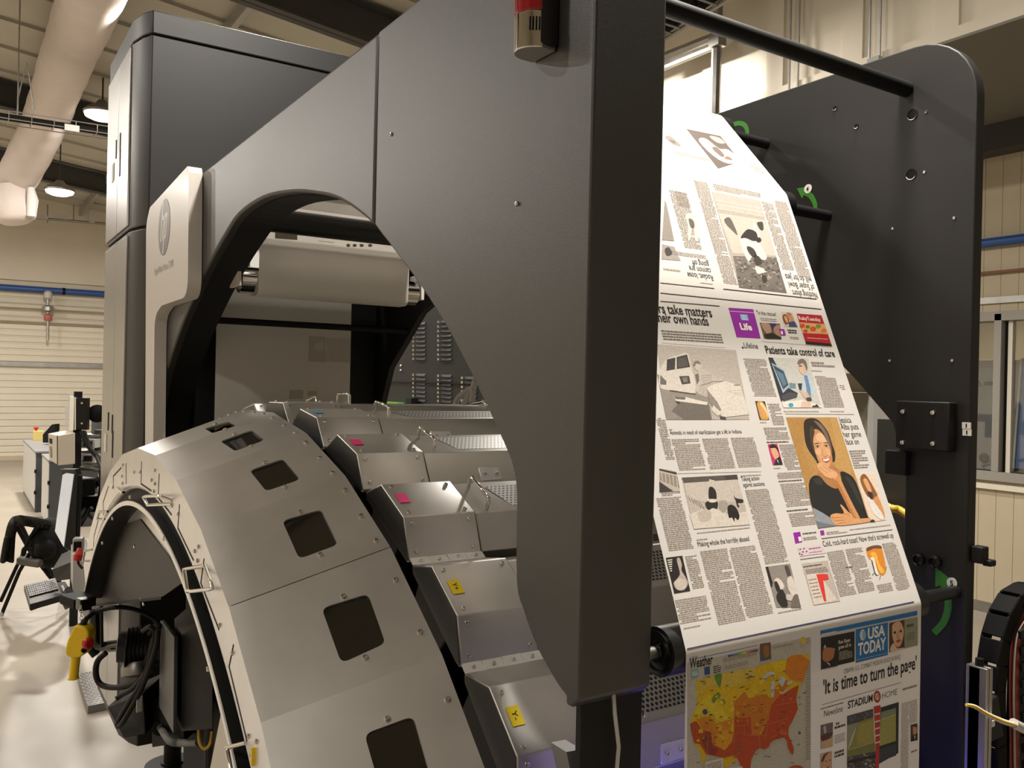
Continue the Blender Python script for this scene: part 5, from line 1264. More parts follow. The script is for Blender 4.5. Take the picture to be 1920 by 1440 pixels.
for k in range(4): line(P, V([(480+8*k, 850+24*k)])[0], V([(590-4*k, 838+22*k)])[0], .8, '8d857c', 3.4)
ink(P, V([(540, 965), (600, 930), (720, 900), (860, 940), (950, 1220), (770, 1240), (690, 1250), (600, 1110)]), 'd6cec3', 3.4); ink(P, V([(545, 985), (640, 1100), (680, 1180), (640, 1200), (575, 1120), (548, 1050)]), '8d857b', 3.6)
ink(P, V([(600, 1130), (690, 1215), (640, 1235), (585, 1180)]), 'd3cbc0', 3.7); ink(P, V([(660, 1235), (720, 1245), (725, 1268), (670, 1262)]), '4d4843', 3.8)
ink(P, V([(800, 932), (858, 934), (860, 942), (802, 942)]), '6e6760', 3.8)
for k in range(3): line(P, V([(720+40*k, 1000+10*k)])[0], V([(880+10*k, 985+30*k)])[0], .6, 'b0a79c', 3.8)
words((1251, 791), (1396, 793), (1396, 796), (1251, 795), pitch=.004, col='857a70')
head('Animals in need of sterilization get a lift in Indiana', (1256.5, 815), (1391, 813), 7.5, col='2a2522', bold=.0)
words((1254, 803), (1260, 803), (1260, 806), (1254, 806))
for q in (((1262, 822), (1308, 821), (1326, 880), (1270, 884)), ((1316, 821), (1362, 820), (1380, 877), (1331, 880)), ((1369, 820), (1412, 818), (1428, 874), (1385, 877)), ((1239, 782), (1252, 782), (1259, 862), (1239, 862)), ((1398, 918), (1440, 914), (1478, 1052), (1433, 1058)), ((1237, 933), (1275, 928), (1301, 1028), (1247, 1033)),
          ((1284, 1042), (1305, 1038), (1322, 1103), (1299, 1106)), ((1265, 1125), (1322, 1113), (1334, 1160), (1275, 1169)), ((1313, 1032), (1364, 1026), (1396, 1163), (1346, 1173)), ((1368, 1026), (1418, 1020), (1448, 1152), (1399, 1161)), ((1303, 998), (1407, 986), (1408, 991), (1304, 1003)), ((1458, 1146), (1502, 1139), (1503, 1144), (1459, 1151)), ((1278, 1176), (1312, 1170), (1313, 1176), (1279, 1182)), ((1240, 922), (1274, 921), (1276, 927), (1240, 930))):
    words(*q)
P = 'house_photo'; ink(P, [(1236, 878), (1268, 884), (1275, 921), (1236, 923)], 'b9afa4'); ink(P, [(1236, 879), (1268, 886), (1269, 890), (1236, 882)], '3a3532', 1)
ink(P, [(1237, 886), (1270, 893), (1274, 915), (1237, 900)], '8f867c', 1); ink(P, [(1236, 903), (1262, 921), (1236, 923)], '3d3835', 1.2)
for k in range(5): line(P, (1240+7*k, 886+1.4*k), (1242+7*k, 903+3*k), 1, 'd8cec2', 1.5)
Dg = crop(1220, 860, 5.333); P = 'dogs_photo'
ink(P, Dg([(308, 190), (860, 160), (992, 662), (430, 706)]), 'b8aea3')
ink(P, Dg([(308, 190), (860, 160), (872, 208), (330, 245)]), '57504b', 1); ink(P, Dg([(740, 168), (862, 160), (872, 208), (750, 214)]), '443e3a', 1.2)
ink(P, Dg([(330, 240), (870, 206), (930, 430), (600, 450), (370, 400)]), 'c4bab0', 1)
ink(P, Dg([(385, 560), (500, 510), (640, 500), (780, 560), (955, 530), (990, 660), (432, 704)]), 'd3cabf', 1.4)
ink(P, Dg(sm([(580, 220), (600, 200), (635, 215), (630, 260), (600, 280)])), 'cabfb3', 2); ink(P, Dg(sm([(585, 200), (612, 192), (635, 215), (610, 212)])), '4a4440', 2.2)
ink(P, Dg(sm([(580, 295), (615, 285), (650, 330), (655, 400), (620, 410), (580, 400)])), '262220', 2.2); ink(P, Dg(sm([(545, 440), (600, 420), (665, 430), (662, 500), (620, 490), (580, 515), (555, 490)])), '2a2624', 2.4); ink(P, Dg(sm([(560, 410), (640, 405), (655, 430), (600, 440)])), 'd6cdc2', 2.6)
ink(P, Dg(sm([(765, 490), (800, 460), (850, 490), (885, 570), (870, 615), (840, 590), (835, 630), (810, 590), (780, 590)])), '211d1b', 2.4); ink(P, Dg(sm([(825, 365), (850, 395), (920, 410), (915, 440), (870, 445), (885, 480), (865, 480), (850, 430)])), '2b2725', 2.4)
ink(P, Dg(sm([(680, 430), (740, 420), (770, 470), (720, 540), (690, 500)])), 'a2988d', 2.2); ink(P, Dg(sm([(470, 540), (580, 510), (600, 600), (500, 630)])), 'bdb3a8', 2.2)
for k in range(5): line(P, Dg([(370+30*k, 370+16*k)])[0], Dg([(400+34*k, 430+20*k)])[0], .8, '8d847a', 2.4)
head('Taking action', (1390.5, 902), (1424, 899.5), 8, bold=.0, col='2a2522'); head('against auctions', (1394, 913), (1434, 910), 8, bold=.0, col='2a2522'); words((1388, 890), (1425, 888), (1426, 891), (1389, 893))
words((1247, 1038), (1300, 1032), (1301, 1036), (1248, 1042), col='3a3430', pitch=.004, hgt=.0022)
head('Making whole the horribly abused', (1309, 1025), (1405, 1013), 9.5, bold=.0, col='2a2522'); words((1306, 1010), (1328, 1007), (1328, 1011), (1306, 1014))
photo('turtle_photo', ((1248, 1046), (1279, 1042), (1294, 1108), (1264, 1113)), '221e1c', [('s', [(.62, .08), (.8, .05), (.85, .25), (.75, .4), (.9, .6), (.95, .8), (.6, .95), (.2, .9), (.1, .72), (.35, .62), (.6, .5), (.62, .3)], 'b5aaa0'), ('s', [(.15, .72), (.5, .62), (.88, .72), (.7, .92), (.3, .9)], 'cabfb4')]+[('p', [(.05, .06+k*.06), (.05+.3*(1-.12*k), .06+k*.06), (.05+.3*(1-.12*k), .09+k*.06), (.05, .09+k*.06)], 'e0d6cb') for k in range(6)])
photo('kennel_photo', ((1435, 1063), (1481, 1057), (1501, 1138), (1455, 1139)), '8d857d', [('p', [(0, 0), (.1, 0), (.12, .4), (.05, .5), (0, .5)], '2a2624'), ('s', [(.2, .35), (.4, .3), (.55, .5), (.35, .6), (.2, .55)], 'd8cec4'), ('s', [(.18, .4), (.3, .38), (.35, .6), (.2, .62)], '2f2a28'), ('s', [(.2, .65), (.45, .58), (.5, .95), (.25, 1), (.1, .8)], '2c2826'), ('s', [(.75, .05), (.9, .05), (.92, .25), (.8, .3)], '4e4743'), ('s', [(.72, .35), (.95, .3), (1, .7), (.8, .75), (.68, .6)], 'd5cbc1'), ('s', [(.55, .7), (.8, .72), (.75, .85), (.5, .82)], 'c5bbb0'), ('s', [(.8, .75), (1, .72), (1, 1), (.6, 1)], '6e6660')])
# --- right page of the middle sheet
PM = 'section_masthead'
ink(PM, [(1365.5, 577), (1412, 580), (1426, 634.5), (1381, 632)], '8f1f9b'); line(PM, (1367.5, 583.5), (1413.5, 586.5), .8, 'e6cfe4', 1)
ink(PM, [(1387, 589), (1401, 590), (1404, 601.5), (1390, 600.5)], '6fa6dc', 1); head('USA', (1389, 594.5), (1400, 595), 3.6, 'f2ece6', part=PM, layer=2); head('TODAY', (1389.5, 599.5), (1402.5, 600), 3.6, 'f2ece6', part=PM, layer=2)
head('Life', (1389, 618), (1410.5, 619.5), 11.5, 'f5efe8', .03, 2, part=PM); words((1394, 622), (1408, 623), (1409, 625), (1394, 624), 'e9d5e8', layer=2, part=PM); words((1374, 579), (1404, 581), (1404, 583), (1374, 581), 'e9d5e8', layer=2, part=PM)
head('To the rescue!', (1419, 589.5), (1455, 591.5), 7, bold=0, col='2a2522'); words((1424, 594), (1454, 596), (1457, 604), (1427, 602), pitch=.0042)
photo('hands_photo', ((1424, 605), (1462, 607), (1465, 636), (1432.5, 635)), '6b5648', [('s', [(.05, .05), (.45, .05), (.5, .5), (.35, .8), (.15, .5)], 'b08d72'), ('p', [(.5, 0), (.8, 0), (.7, .6), (.55, .4)], '38326b'), ('s', [(.65, .3), (1, .1), (1, .9), (.7, .7)], 'a98266'), ('p', [(.05, .75), (.5, .6), (1, .9), (1, 1), (.1, 1)], '251f1d')])
PM = 'corner_icon'
ink(PM, [(1460, 616.5), (1470, 617.5), (1473, 629), (1463, 628.5)], '8f1f9b', 3); ink(PM, [(1463, 621), (1466.5, 621), (1467.5, 627), (1464, 627)], 'efe4ea', 4)
photo('couple_photo', ((1464, 584), (1486, 587), (1495, 613), (1470, 612)), 'd9c7b2', [('s', [(.05, .3), (.3, .15), (.5, .35), (.45, .7), (.15, .9), (.02, .6)], '7a4a32'), ('s', [(.15, .35), (.35, .3), (.4, .6), (.25, .75)], 'd9a07a'), ('s', [(.45, .15), (.75, .1), (.9, .3), (.85, .6), (.55, .6)], 'c98e68'), ('s', [(.4, .1), (.65, 0), (.88, .12), (.6, .2)], '9d7a55'), ('p', [(.4, .7), (.9, .6), (1, 1), (.35, 1)], '3f4a6b')])
words((1475, 616), (1492, 617), (1495, 626), (1479, 626), '3a3430', pitch=.005, hgt=.003); words((1480, 630), (1496, 631), (1498, 637), (1482, 637))
PM = 'food_advert'
ink(PM, [(1493.5, 588), (1540, 591.5), (1560, 649.5), (1511, 645.5)], 'b01a22'); ink(PM, [(1499, 604.5), (1546, 608), (1553, 627), (1505, 624.5)], 'd8a46a', 1); ink(PM, [(1509.5, 640), (1557.5, 644.5), (1560, 649.5), (1511, 645.5)], '1c1616', 1)
for u, v, r, c in ((1504, 611, 5, 'd2452a'), (1514, 613, 4, '5d7a2c'), (1524, 617, 6, 'c4552c'), (1534, 612, 5, '7c8c34'), (1544, 620, 5, 'd9742c'), (1510, 621, 4, 'b5502a')): ink(PM, ell(u, v, r, r*.8), c, 2)
head('RubyTuesday', (1498, 599.5), (1539, 603), 6.5, 'f4eae0', .01, 2, part=PM); words((1510, 631), (1552, 635), (1554, 639), (1512, 636), 'e9b9a6', layer=2, part=PM); words((1527, 643), (1546, 645), (1547, 647), (1528, 645), 'e0d8d0', layer=2, part=PM)
head('Lifeline', (1396, 652.5), (1422, 655), 10, bold=.0, col='2a2522'); ink(RUL, [(1390.5, 650), (1393.5, 650.3), (1394.2, 653.6), (1391.2, 653.4)], DK)
head('Patients take control of care', (1437, 662.5), (1566, 669.5), 13.5, bold=.02)
for q in (((1394, 670), (1436, 673), (1455, 744), (1412, 742)), ((1438, 755), (1459, 756), (1474, 798), (1450, 798)), ((1528, 703), (1564, 705), (1584, 764), (1544, 764)), ((1469, 769), (1536, 770), (1536, 773), (1469, 772)), ((1556, 769), (1583, 770), (1583, 773), (1556, 773)), ((1431, 800), (1474, 800), (1481, 824), (1437, 825)), ((1461, 833), (1488, 831), (1500, 880), (1473, 882)), ((1455, 886), (1504, 882), (1506, 895), (1459, 898)), ((1463, 907), (1508, 902), (1523, 945), (1474, 951)), ((1478, 962), (1522, 957), (1532, 983), (1485, 989)),
          ((1551, 1034), (1580, 1029), (1606, 1115), (1574, 1122)), ((1584, 1029), (1616, 1024), (1640, 1108), (1610, 1115)), ((1656, 1018), (1680, 1014), (1705, 1103), (1679, 1110)), ((1643, 1096), (1671, 1090), (1675, 1108), (1648, 1113)), ((1592, 991), (1670, 982), (1671, 986), (1593, 995)), ((1549, 997), (1586, 991), (1588, 998), (1551, 1003)), ((1505, 1007), (1530, 1003), (1532, 1012), (1507, 1016)), ((1424, 790), (1436, 790), (1437, 794), (1426, 794)), ((1450, 876), (1464, 875), (1465, 879), (1451, 880))):
    words(*q)
for q in (((1393, 667), (1434, 670), (1435, 672), (1393, 670)), ((1415, 746), (1453, 749), (1453, 751), (1415, 749)), ((1437, 827), (1478, 826), (1478, 829), (1437, 830)), ((1459, 901), (1503, 897), (1504, 900), (1460, 904)), ((1474, 956), (1515, 952), (1516, 955), (1475, 959)), ((1504, 999), (1529, 995), (1531, 1001), (1506, 1005)), ((1584, 1062), (1598, 1060), (1600, 1066), (1586, 1068))):
    words(*q, col='5a514a', pitch=.0034, hgt=.0021)
words((1519, 675), (1562, 680), (1566, 690), (1522, 686), '8a8078', pitch=.006, hgt=.0038); words((1521, 693), (1541, 694), (1542, 698), (1522, 697)); words((1573, 720), (1582, 720), (1584, 730), (1575, 730), pitch=.004)
Cm = crop(1400, 640, 8.727); P = 'computer_photo'
ink(P, Cm([(350, 265), (1005, 285), (1220, 1085), (600, 1085)]), 'c3c2bb'); ink(P, Cm([(350, 265), (420, 268), (690, 770), (840, 850), (560, 985)]), '2e3438', 1)
ink(P, Cm([(400, 350), (610, 470), (700, 740), (590, 850)]), '9fb4c4', 1.4); ink(P, Cm([(425, 385), (600, 490), (680, 715), (595, 790)]), '3d4c56', 1.8); ink(P, Cm([(470, 470), (590, 530), (650, 690), (600, 740)]), '5f7c8c', 2)
ink(P, Cm([(560, 900), (700, 830), (830, 860), (820, 920), (600, 985)]), '4c4a50', 1.6); ink(P, Cm([(690, 680), (800, 690), (800, 770), (700, 770)]), '6f8a93', 1.8)
ink(P, Cm(sm([(840, 400), (870, 320), (930, 300), (985, 400), (990, 470), (940, 545), (890, 530), (850, 470)])), 'd3b39a', 2.4); ink(P, Cm(sm([(830, 330), (900, 285), (965, 330), (990, 430), (975, 480), (940, 390), (900, 360), (845, 390)])), '746a60', 2.8); ink(P, Cm([(850, 400), (900, 395), (900, 410), (852, 416)]), '2a2624', 3)
ink(P, Cm(sm([(930, 560), (1000, 540), (1080, 700), (1110, 800), (1070, 900), (960, 900), (900, 740)])), 'b7c6ce', 2.4); ink(P, Cm([(930, 560), (985, 555), (1040, 780), (1050, 900), (990, 900), (960, 700)]), '6a84a8', 2.8)
ink(P, Cm([(830, 690), (905, 690), (890, 800), (860, 800)]), '35393c', 2.6); ink(P, Cm(sm([(860, 800), (940, 930), (1020, 960), (1000, 850), (920, 830)])), 'cfae96', 3); ink(P, Cm(sm([(970, 930), (1040, 920), (1060, 970), (990, 975)])), '4a4644', 3.2)
ink(P, Cm([(570, 1000), (900, 960), (1220, 1060), (1220, 1085), (600, 1085)]), 'e3dcd2', 2); ink(P, Cm([(900, 985), (1045, 985), (1050, 1080), (880, 1080)]), 'd9b9a6', 2.6); ink(P, Cm(ell(720, 1045, 42, 34)), '37a2b8', 2.8); ink(P, Cm([(1060, 1080), (1080, 1050), (1110, 1055), (1140, 1030), (1190, 1080)]), '3a3028', 2.8)
photo('blonde_photo', ((1415.5, 752), (1434, 752.5), (1442, 787), (1424, 787)), '4a3a2e', [('s', [(.15, .1), (.6, 0), (.95, .3), (1, .8), (.8, 1), (.2, 1), (.1, .5)], 'cf9a48'), ('s', [(.25, .35), (.6, .3), (.8, .6), (.6, .9), (.3, .75)], 'd99b62'), ('s', [(.4, .15), (.7, .1), (.95, .5), (.9, .9), (.75, .5)], 'e8cf9a')])
photo('man_photo', ((1439, 833), (1457, 832), (1467.5, 871), (1449, 872)), 'c4326a', [('s', [(.2, .2), (.6, .1), (.85, .35), (.75, .7), (.4, .75), (.2, .5)], 'dca886'), ('s', [(.1, .12), (.5, .0), (.9, .15), (.9, .45), (.7, .2), (.3, .2)], '2a2020'), ('p', [(.1, 1), (.4, .75), (.9, .6), (1, 1)], '26242c'), ('p', [(.5, .78), (.62, .76), (.62, .95)], 'd8d4d0')])
Pt = crop(1450, 760, 6); P = 'portrait_photo'
ink(P, Pt([(140, 135), (712, 135), (1085, 1310), (500, 1385)]), 'b58c52'); ink(P, Pt([(640, 140), (708, 140), (890, 730), (850, 780), (700, 700), (690, 400)]), 'bd9558', .5); ink(P, Pt([(150, 145), (340, 145), (330, 500), (430, 760), (370, 900)]), 'b08548', .5)
ink(P, Pt(sm([(345, 180), (420, 145), (500, 165), (570, 240), (620, 320), (660, 440), (690, 530), (692, 610), (672, 640), (600, 640), (520, 690), (470, 610), (410, 530), (365, 440), (345, 320)])), '33261d', 1)
ink(P, Pt(sm([(520, 690), (640, 660), (740, 740), (770, 820), (710, 935), (600, 890), (500, 800)])), 'ad7a4a', 1.2)
ink(P, Pt(sm([(440, 285), (490, 272), (550, 320), (600, 400), (640, 500), (662, 600), (655, 670), (610, 705), (560, 690), (510, 640), (478, 560), (450, 470), (430, 370)])), 'd6a072', 1.6)
ink(P, Pt(sm([(600, 470), (640, 520), (662, 600), (655, 670), (625, 690), (640, 600)])), 'c08653', 1.8)
ink(P, Pt(sm([(450, 170), (530, 210), (600, 310), (640, 430), (660, 540), (620, 440), (560, 310), (490, 220)])), '74665a', 1.9); ink(P, Pt(sm([(420, 230), (460, 290), (445, 400), (470, 560), (430, 460), (405, 330)])), '4a3a2e', 1.9)
ink(P, Pt(sm([(440, 800), (520, 800), (600, 890), (710, 940), (765, 850), (750, 750), (830, 765), (930, 870), (1060, 1260), (1070, 1280), (960, 1290), (700, 1345), (560, 1260), (440, 1160), (395, 900)], 3)), '23221f', 2)
ink(P, Pt([(440, 1150), (560, 1215), (660, 1280), (712, 1352), (500, 1383)]), '8f959e', 2.2); ink(P, Pt([(480, 1300), (580, 1330), (700, 1352), (500, 1383)]), '6f757e', 2.3)
ink(P, Pt(sm([(655, 770), (715, 755), (800, 930), (900, 1130), (975, 1285), (900, 1275), (800, 1080), (690, 860)])), 'cb8f5c', 2.6)
ink(P, Pt(sm([(490, 665), (535, 645), (560, 690), (620, 710), (695, 745), (715, 800), (660, 825), (580, 800), (510, 740)])), 'dba679', 2.8)
for a, c in (((520, 700), (600, 760)), ((550, 690), (640, 745)), ((505, 720), (560, 780))): line(P, Pt([a])[0], Pt([c])[0], .7, 'a06c42', 3)
ink(P, Pt(sm([(748, 1122), (775, 1130), (835, 1195), (880, 1230), (920, 1275), (1080, 1270), (1085, 1308), (860, 1342), (720, 1350), (655, 1300), (640, 1240), (700, 1215), (790, 1215)])), 'd59c69', 3)
for a, c in (((650, 1265), (780, 1262)), ((690, 1300), (800, 1292)), ((730, 1330), (820, 1318)), ((790, 1215), (850, 1240))): line(P, Pt([a])[0], Pt([c])[0], .9, 'a06a40', 3.3)
ink(P, Pt(sm([(440, 290), (490, 275), (540, 315), (520, 330), (470, 330), (440, 400), (432, 360)])), 'c08a5c', 1.7)
ink(P, Pt(sm([(455, 480), (480, 470), (500, 560), (530, 630), (560, 690), (510, 640), (478, 560)])), 'c48d5f', 1.75)
ink(P, Pt(sm([(470, 500), (520, 495), (530, 540), (500, 560), (475, 540)])), 'dfae84', 1.9); ink(P, Pt(sm([(590, 490), (625, 500), (640, 560), (615, 570), (595, 540)])), 'dbaa7e', 1.95)
ink(P, Pt(sm([(500, 310), (550, 330), (590, 410), (540, 410), (480, 380)])), 'e0b48c', 1.85)
for x, y in ((492, 464), (590, 457)): ink(P, Pt(ell(x, y, 25, 13)), '8a5a3a', 2.1); ink(P, Pt(ell(x, y+1, 20, 8)), 'd8c8b6', 2.2); ink(P, Pt(ell(x+1, y, 10, 10)), '22170f', 2.4); line(P, Pt([(x-25, y-6)])[0], Pt([(x+24, y-9)])[0], .9, '2a1a12', 2.5)
ink(P, Pt(sm([(452, 440), (480, 424), (524, 428), (490, 434)])), '4a3322', 2.5); ink(P, Pt(sm([(562, 424), (590, 416), (626, 432), (594, 426)])), '4a3322', 2.5)
ink(P, Pt(sm([(548, 480), (553, 540), (562, 562), (555, 566), (545, 540)])), 'bd8656', 2.2); ink(P, Pt(sm([(556, 566), (580, 576), (608, 560), (598, 574), (575, 582)])), '9a6238', 2.3)
ink(P, Pt(sm([(540, 606), (575, 600), (600, 598), (636, 582), (630, 622), (605, 648), (572, 640)])), 'a8564a', 2.4); ink(P, Pt(sm([(552, 610), (590, 606), (627, 594), (618, 618), (594, 628), (568, 626)])), 'eee2d4', 2.6)
ink(P, Pt(sm([(690, 840), (735, 880), (800, 1010), (880, 1180), (930, 1275), (895, 1270), (800, 1080), (715, 910)])), 'b07646', 2.7)
ink(P, Pt(sm([(450, 830), (520, 815), (560, 870), (520, 900), (470, 870)])), '34332f', 2.1); ink(P, Pt(sm([(800, 800), (880, 840), (960, 1010), (1010, 1160), (940, 1060), (860, 900)])), '33322e', 2.1)
for k, (s_, a, c) in enumerate((('Jessica', (1574, 792.5), (1596.5, 791.5)), ('Alba puts', (1577.5, 805.5), (1610, 804)), ('her game', (1582.5, 819.5), (1615, 818)), ('face on', (1587, 833.5), (1611, 832)))): head(s_, a, c, 10.5, col='2a2522', bold=-.002)
words((1590, 843), (1621, 842), (1633, 880), (1604, 882), '8d8379', pitch=.0048, hgt=.0026, rag=.3)
photo('girl_photo', ((1603, 888), (1640, 887), (1661, 975), (1632, 979)), 'e2cdb8', [('s', [(.2, .08), (.5, .02), (.75, .3), (.85, .5), (.6, .6), (.3, .5), (.15, .25)], '8a5a34'), ('s', [(.3, .15), (.5, .12), (.6, .35), (.45, .42)], 'd9a070'), ('s', [(.55, .55), (.85, .5), (1, .85), (.85, .95), (.5, .6)], 'd0925c'), ('s', [(.3, .5), (.5, .55), (.9, .92), (.7, .98), (.3, .8)], 'e0dcd8'), ('s', [(.35, .38), (.6, .42), (.5, .55), (.35, .5)], '3a3038'), ('p', [(0, .97), (.2, .95), (.3, 1), (0, 1)], '2a2624')])
PM = 'side_icon'
ink(PM, [(1487, 999), (1500, 997), (1504, 1016), (1491, 1019)], '8f1f9b'); ink(PM, [(1496, 1007), (1501, 1006), (1503, 1014), (1498, 1015.5)], 'f0e6ea', 1); ink('caption_icon', [(1537, 995), (1544, 994), (1546, 1002.5), (1539, 1004)], '8f1f9b')
head("Cold, rock-hard toast? Now that's screwed up", (1544, 1025), (1676, 1009), 10.5, bold=-.002, col='2a2522')
PM = 'puzzle_box'
ink(PM, [(1495, 1027), (1539, 1022), (1549, 1037), (1500, 1043)], 'd9c3cc'); 
for x, y in ((1499, 1038), (1503, 1040), (1505, 1035), (1512, 1034), (1500, 1030), (1507, 1029)): ink(PM, ell(x, y, 1.6, 1.1), '241f20', 1)
words((1515, 1027), (1538, 1024), (1539, 1027), (1516, 1030), '7a5a6a', layer=1); words((1515, 1034), (1540, 1031), (1542, 1037), (1518, 1039), 'a08a92', layer=1)
P = 'snapshot_chart'; ink(P, [(1503, 1057), (1551, 1051), (1575, 1127), (1525, 1135)], 'b9aea6'); ink(P, [(1511, 1077), (1534, 1074), (1570, 1126), (1526, 1134)], 'd6c9be', 1); words((1505, 1060), (1540, 1056), (1541, 1060), (1506, 1064), '4a4440', layer=2)
words((1509, 1066), (1550, 1062), (1552, 1072), (1512, 1075), '8a8078', layer=2); words((1514, 1082), (1529, 1080), (1542, 1124), (1527, 1127), '8a8078', layer=2, pitch=.006)
C5 = crop(1400, 980, 6); ink(P, C5([(780, 580), (905, 580), (920, 636), (857, 648), (892, 880), (868, 884)]), 'd8352c', 3)
P = 'toast_picture'; ink(P, C5(sm([(1345, 290), (1420, 262), (1500, 262), (1530, 330), (1560, 480), (1562, 550), (1530, 590), (1480, 560), (1440, 440), (1370, 400)])), 'd8862a'); ink(P, C5(sm([(1345, 290), (1420, 258), (1500, 258), (1515, 290), (1430, 290), (1360, 320)])), '6b4a3a', 1)
ink(P, C5(sm([(1390, 350), (1450, 340), (1490, 460), (1545, 550), (1500, 560), (1450, 440)])), 'eeb24a', 1); ink(P, C5(sm([(1390, 400), (1430, 400), (1460, 520), (1485, 580), (1455, 585), (1420, 500)])), 'e8e2da', 1.5); ink(P, C5(sm([(1400, 430), (1412, 430), (1445, 560), (1470, 590), (1440, 575)])), '4a4a4e', 1.8)
for a, c in (((1410, 590), (1435, 560)), ((1490, 640), (1505, 590)), ((1570, 490), (1560, 540))): line(P, C5([a])[0], C5([c])[0], .9, '5a6a72', 2)
# --- lower sheet, weather page
P = 'weather_map'; W6 = crop(1270, 1190, 5.76)
ink(P, W6([(105, 300), (460, 235), (900, 130), (1440, 25), (1440, 1490), (105, 1490)]), 'b9b6ad', -1, 0)
US = [(195, 500), (400, 440), (480, 415), (840, 345), (1000, 300), (1180, 260), (1230, 225), (1330, 215), (1405, 205), (1430, 280), (1395, 370), (1365, 430), (1355, 520), (1320, 545), (1310, 620), (1280, 690), (1292, 740), (1300, 800), (1285, 850), (1240, 930), (1200, 1000), (1195, 1080), (1240, 1180), (1255, 1235), (1250, 1295), (1225, 1285), (1190, 1220), (1178, 1150), (1150, 1110), (1060, 1130), (1010, 1160), (985, 1215), (940, 1240), (880, 1225), (840, 1262), (795, 1350), (785, 1460), (700, 1460), (650, 1340), (600, 1390), (500, 1450), (490, 1330), (310, 1292), (300, 1390), (265, 1390), (245, 1270), (180, 1170), (150, 1060), (135, 960), (170, 850), (205, 780), (215, 640), (205, 560)]
ink(P, W6(US), 'd9b414', 0, 0)
ink(P, W6([(290, 470), (400, 440), (480, 415), (700, 372), (690, 520), (600, 560), (480, 560), (330, 560), (230, 620), (240, 540)]), 'd2b848', .6, 0)
ink(P, W6([(200, 790), (330, 640), (470, 760), (520, 860), (600, 900), (520, 960), (400, 900), (230, 870), (180, 850)]), 'dcc52c', .6, 0)
ink(P, W6([(700, 372), (840, 345), (850, 470), (700, 520)]), 'cdb655', .6, 0); ink(P, W6([(1000, 300), (1180, 260), (1160, 400), (1050, 400)]), 'e0bf0c', .6, 0)
ink(P, W6(sm([(400, 440), (475, 420), (470, 520), (455, 570), (420, 520)])), '5d8a35', 1, 0); ink(P, W6(sm([(370, 690), (440, 620), (480, 680), (515, 720), (500, 750), (440, 680), (390, 740)])), '5f8f3a', 1, 0)
ink(P, W6([(612, 720), (660, 680), (722, 612), (770, 690), (850, 660), (950, 640), (1010, 690), (1060, 560), (1160, 480), (1220, 520), (1110, 650), (1010, 770), (985, 900), (880, 1080), (800, 1090), (790, 890), (612, 905)]), 'c8781f', 1, 0)
ink(P, W6([(1180, 262), (1230, 225), (1330, 215), (1430, 280), (1395, 370), (1355, 520), (1220, 480), (1160, 400)]), 'd3801f', 1, 0)
ink(P, W6([(1010, 760), (1110, 650), (1200, 600), (1310, 540), (1280, 690), (1300, 800), (1240, 930), (1200, 1000), (1195, 1080), (1240, 1180), (1255, 1235), (1250, 1295), (1225, 1285), (1190, 1220), (1178, 1150), (1150, 1110), (1060, 1130), (1010, 1160), (985, 1215), (940, 1240), (880, 1225), (840, 1262), (795, 1350), (785, 1460), (700, 1460), (650, 1340), (600, 1300), (510, 1250), (590, 1150), (612, 1000), (612, 905), (790, 890), (800, 1090), (900, 1080), (985, 900)]), 'b9471f', 1.4, 0)
ink(P, W6([(135, 960), (200, 930), (260, 1020), (360, 1050), (380, 1180), (440, 1210), (510, 1250), (600, 1300), (490, 1330), (310, 1292), (240, 1180), (180, 1170), (150, 1060)]), 'b2471f', 1.4, 0); ink(P, W6(sm([(290, 1090), (350, 1050), (370, 1190), (430, 1240), (400, 1300), (320, 1260), (270, 1160)])), '8c3a2a', 1.8, 0)
ink(P, W6([(200, 900), (350, 880), (420, 960), (600, 900), (560, 1040), (460, 1100), (420, 1180), (370, 1150), (370, 1050), (260, 1010)]), 'd0861c', 1.2, 0); ink(P, W6(sm([(430, 1080), (520, 1020), (600, 1060), (560, 1190), (480, 1230), (420, 1180)])), 'd99a1c', 1.3, 0)
for l in ([(915, 490), (960, 410), (1030, 400), (1055, 430), (990, 440), (940, 490)], [(1010, 520), (1045, 500), (1045, 600), (1030, 680), (1005, 640)], [(1075, 470), (1130, 450), (1165, 480), (1130, 560), (1100, 520)], [(1120, 630), (1180, 590), (1190, 600), (1140, 640)], [(1180, 520), (1240, 490), (1230, 520), (1190, 540)]): ink(P, W6(sm(l)), 'c2c6cc', 2, 0)
for a, c in (((610, 720), (612, 1180)), ((720, 970), (720, 1080)), ((800, 890), (985, 890)), ((985, 900), (940, 1140)), ((612, 990), (800, 960)), ((720, 1080), (960, 1080)), ((1000, 960), (1200, 900)), ((1060, 760), (1280, 720)), ((880, 1080), (890, 1220)), ((1010, 1100), (1190, 1070)), ((330, 1060), (320, 1290)), ((490, 1330), (650, 1300))): line(P, W6([a])[0], W6([c])[0], .7, 'd07a52', 2.2, 0)
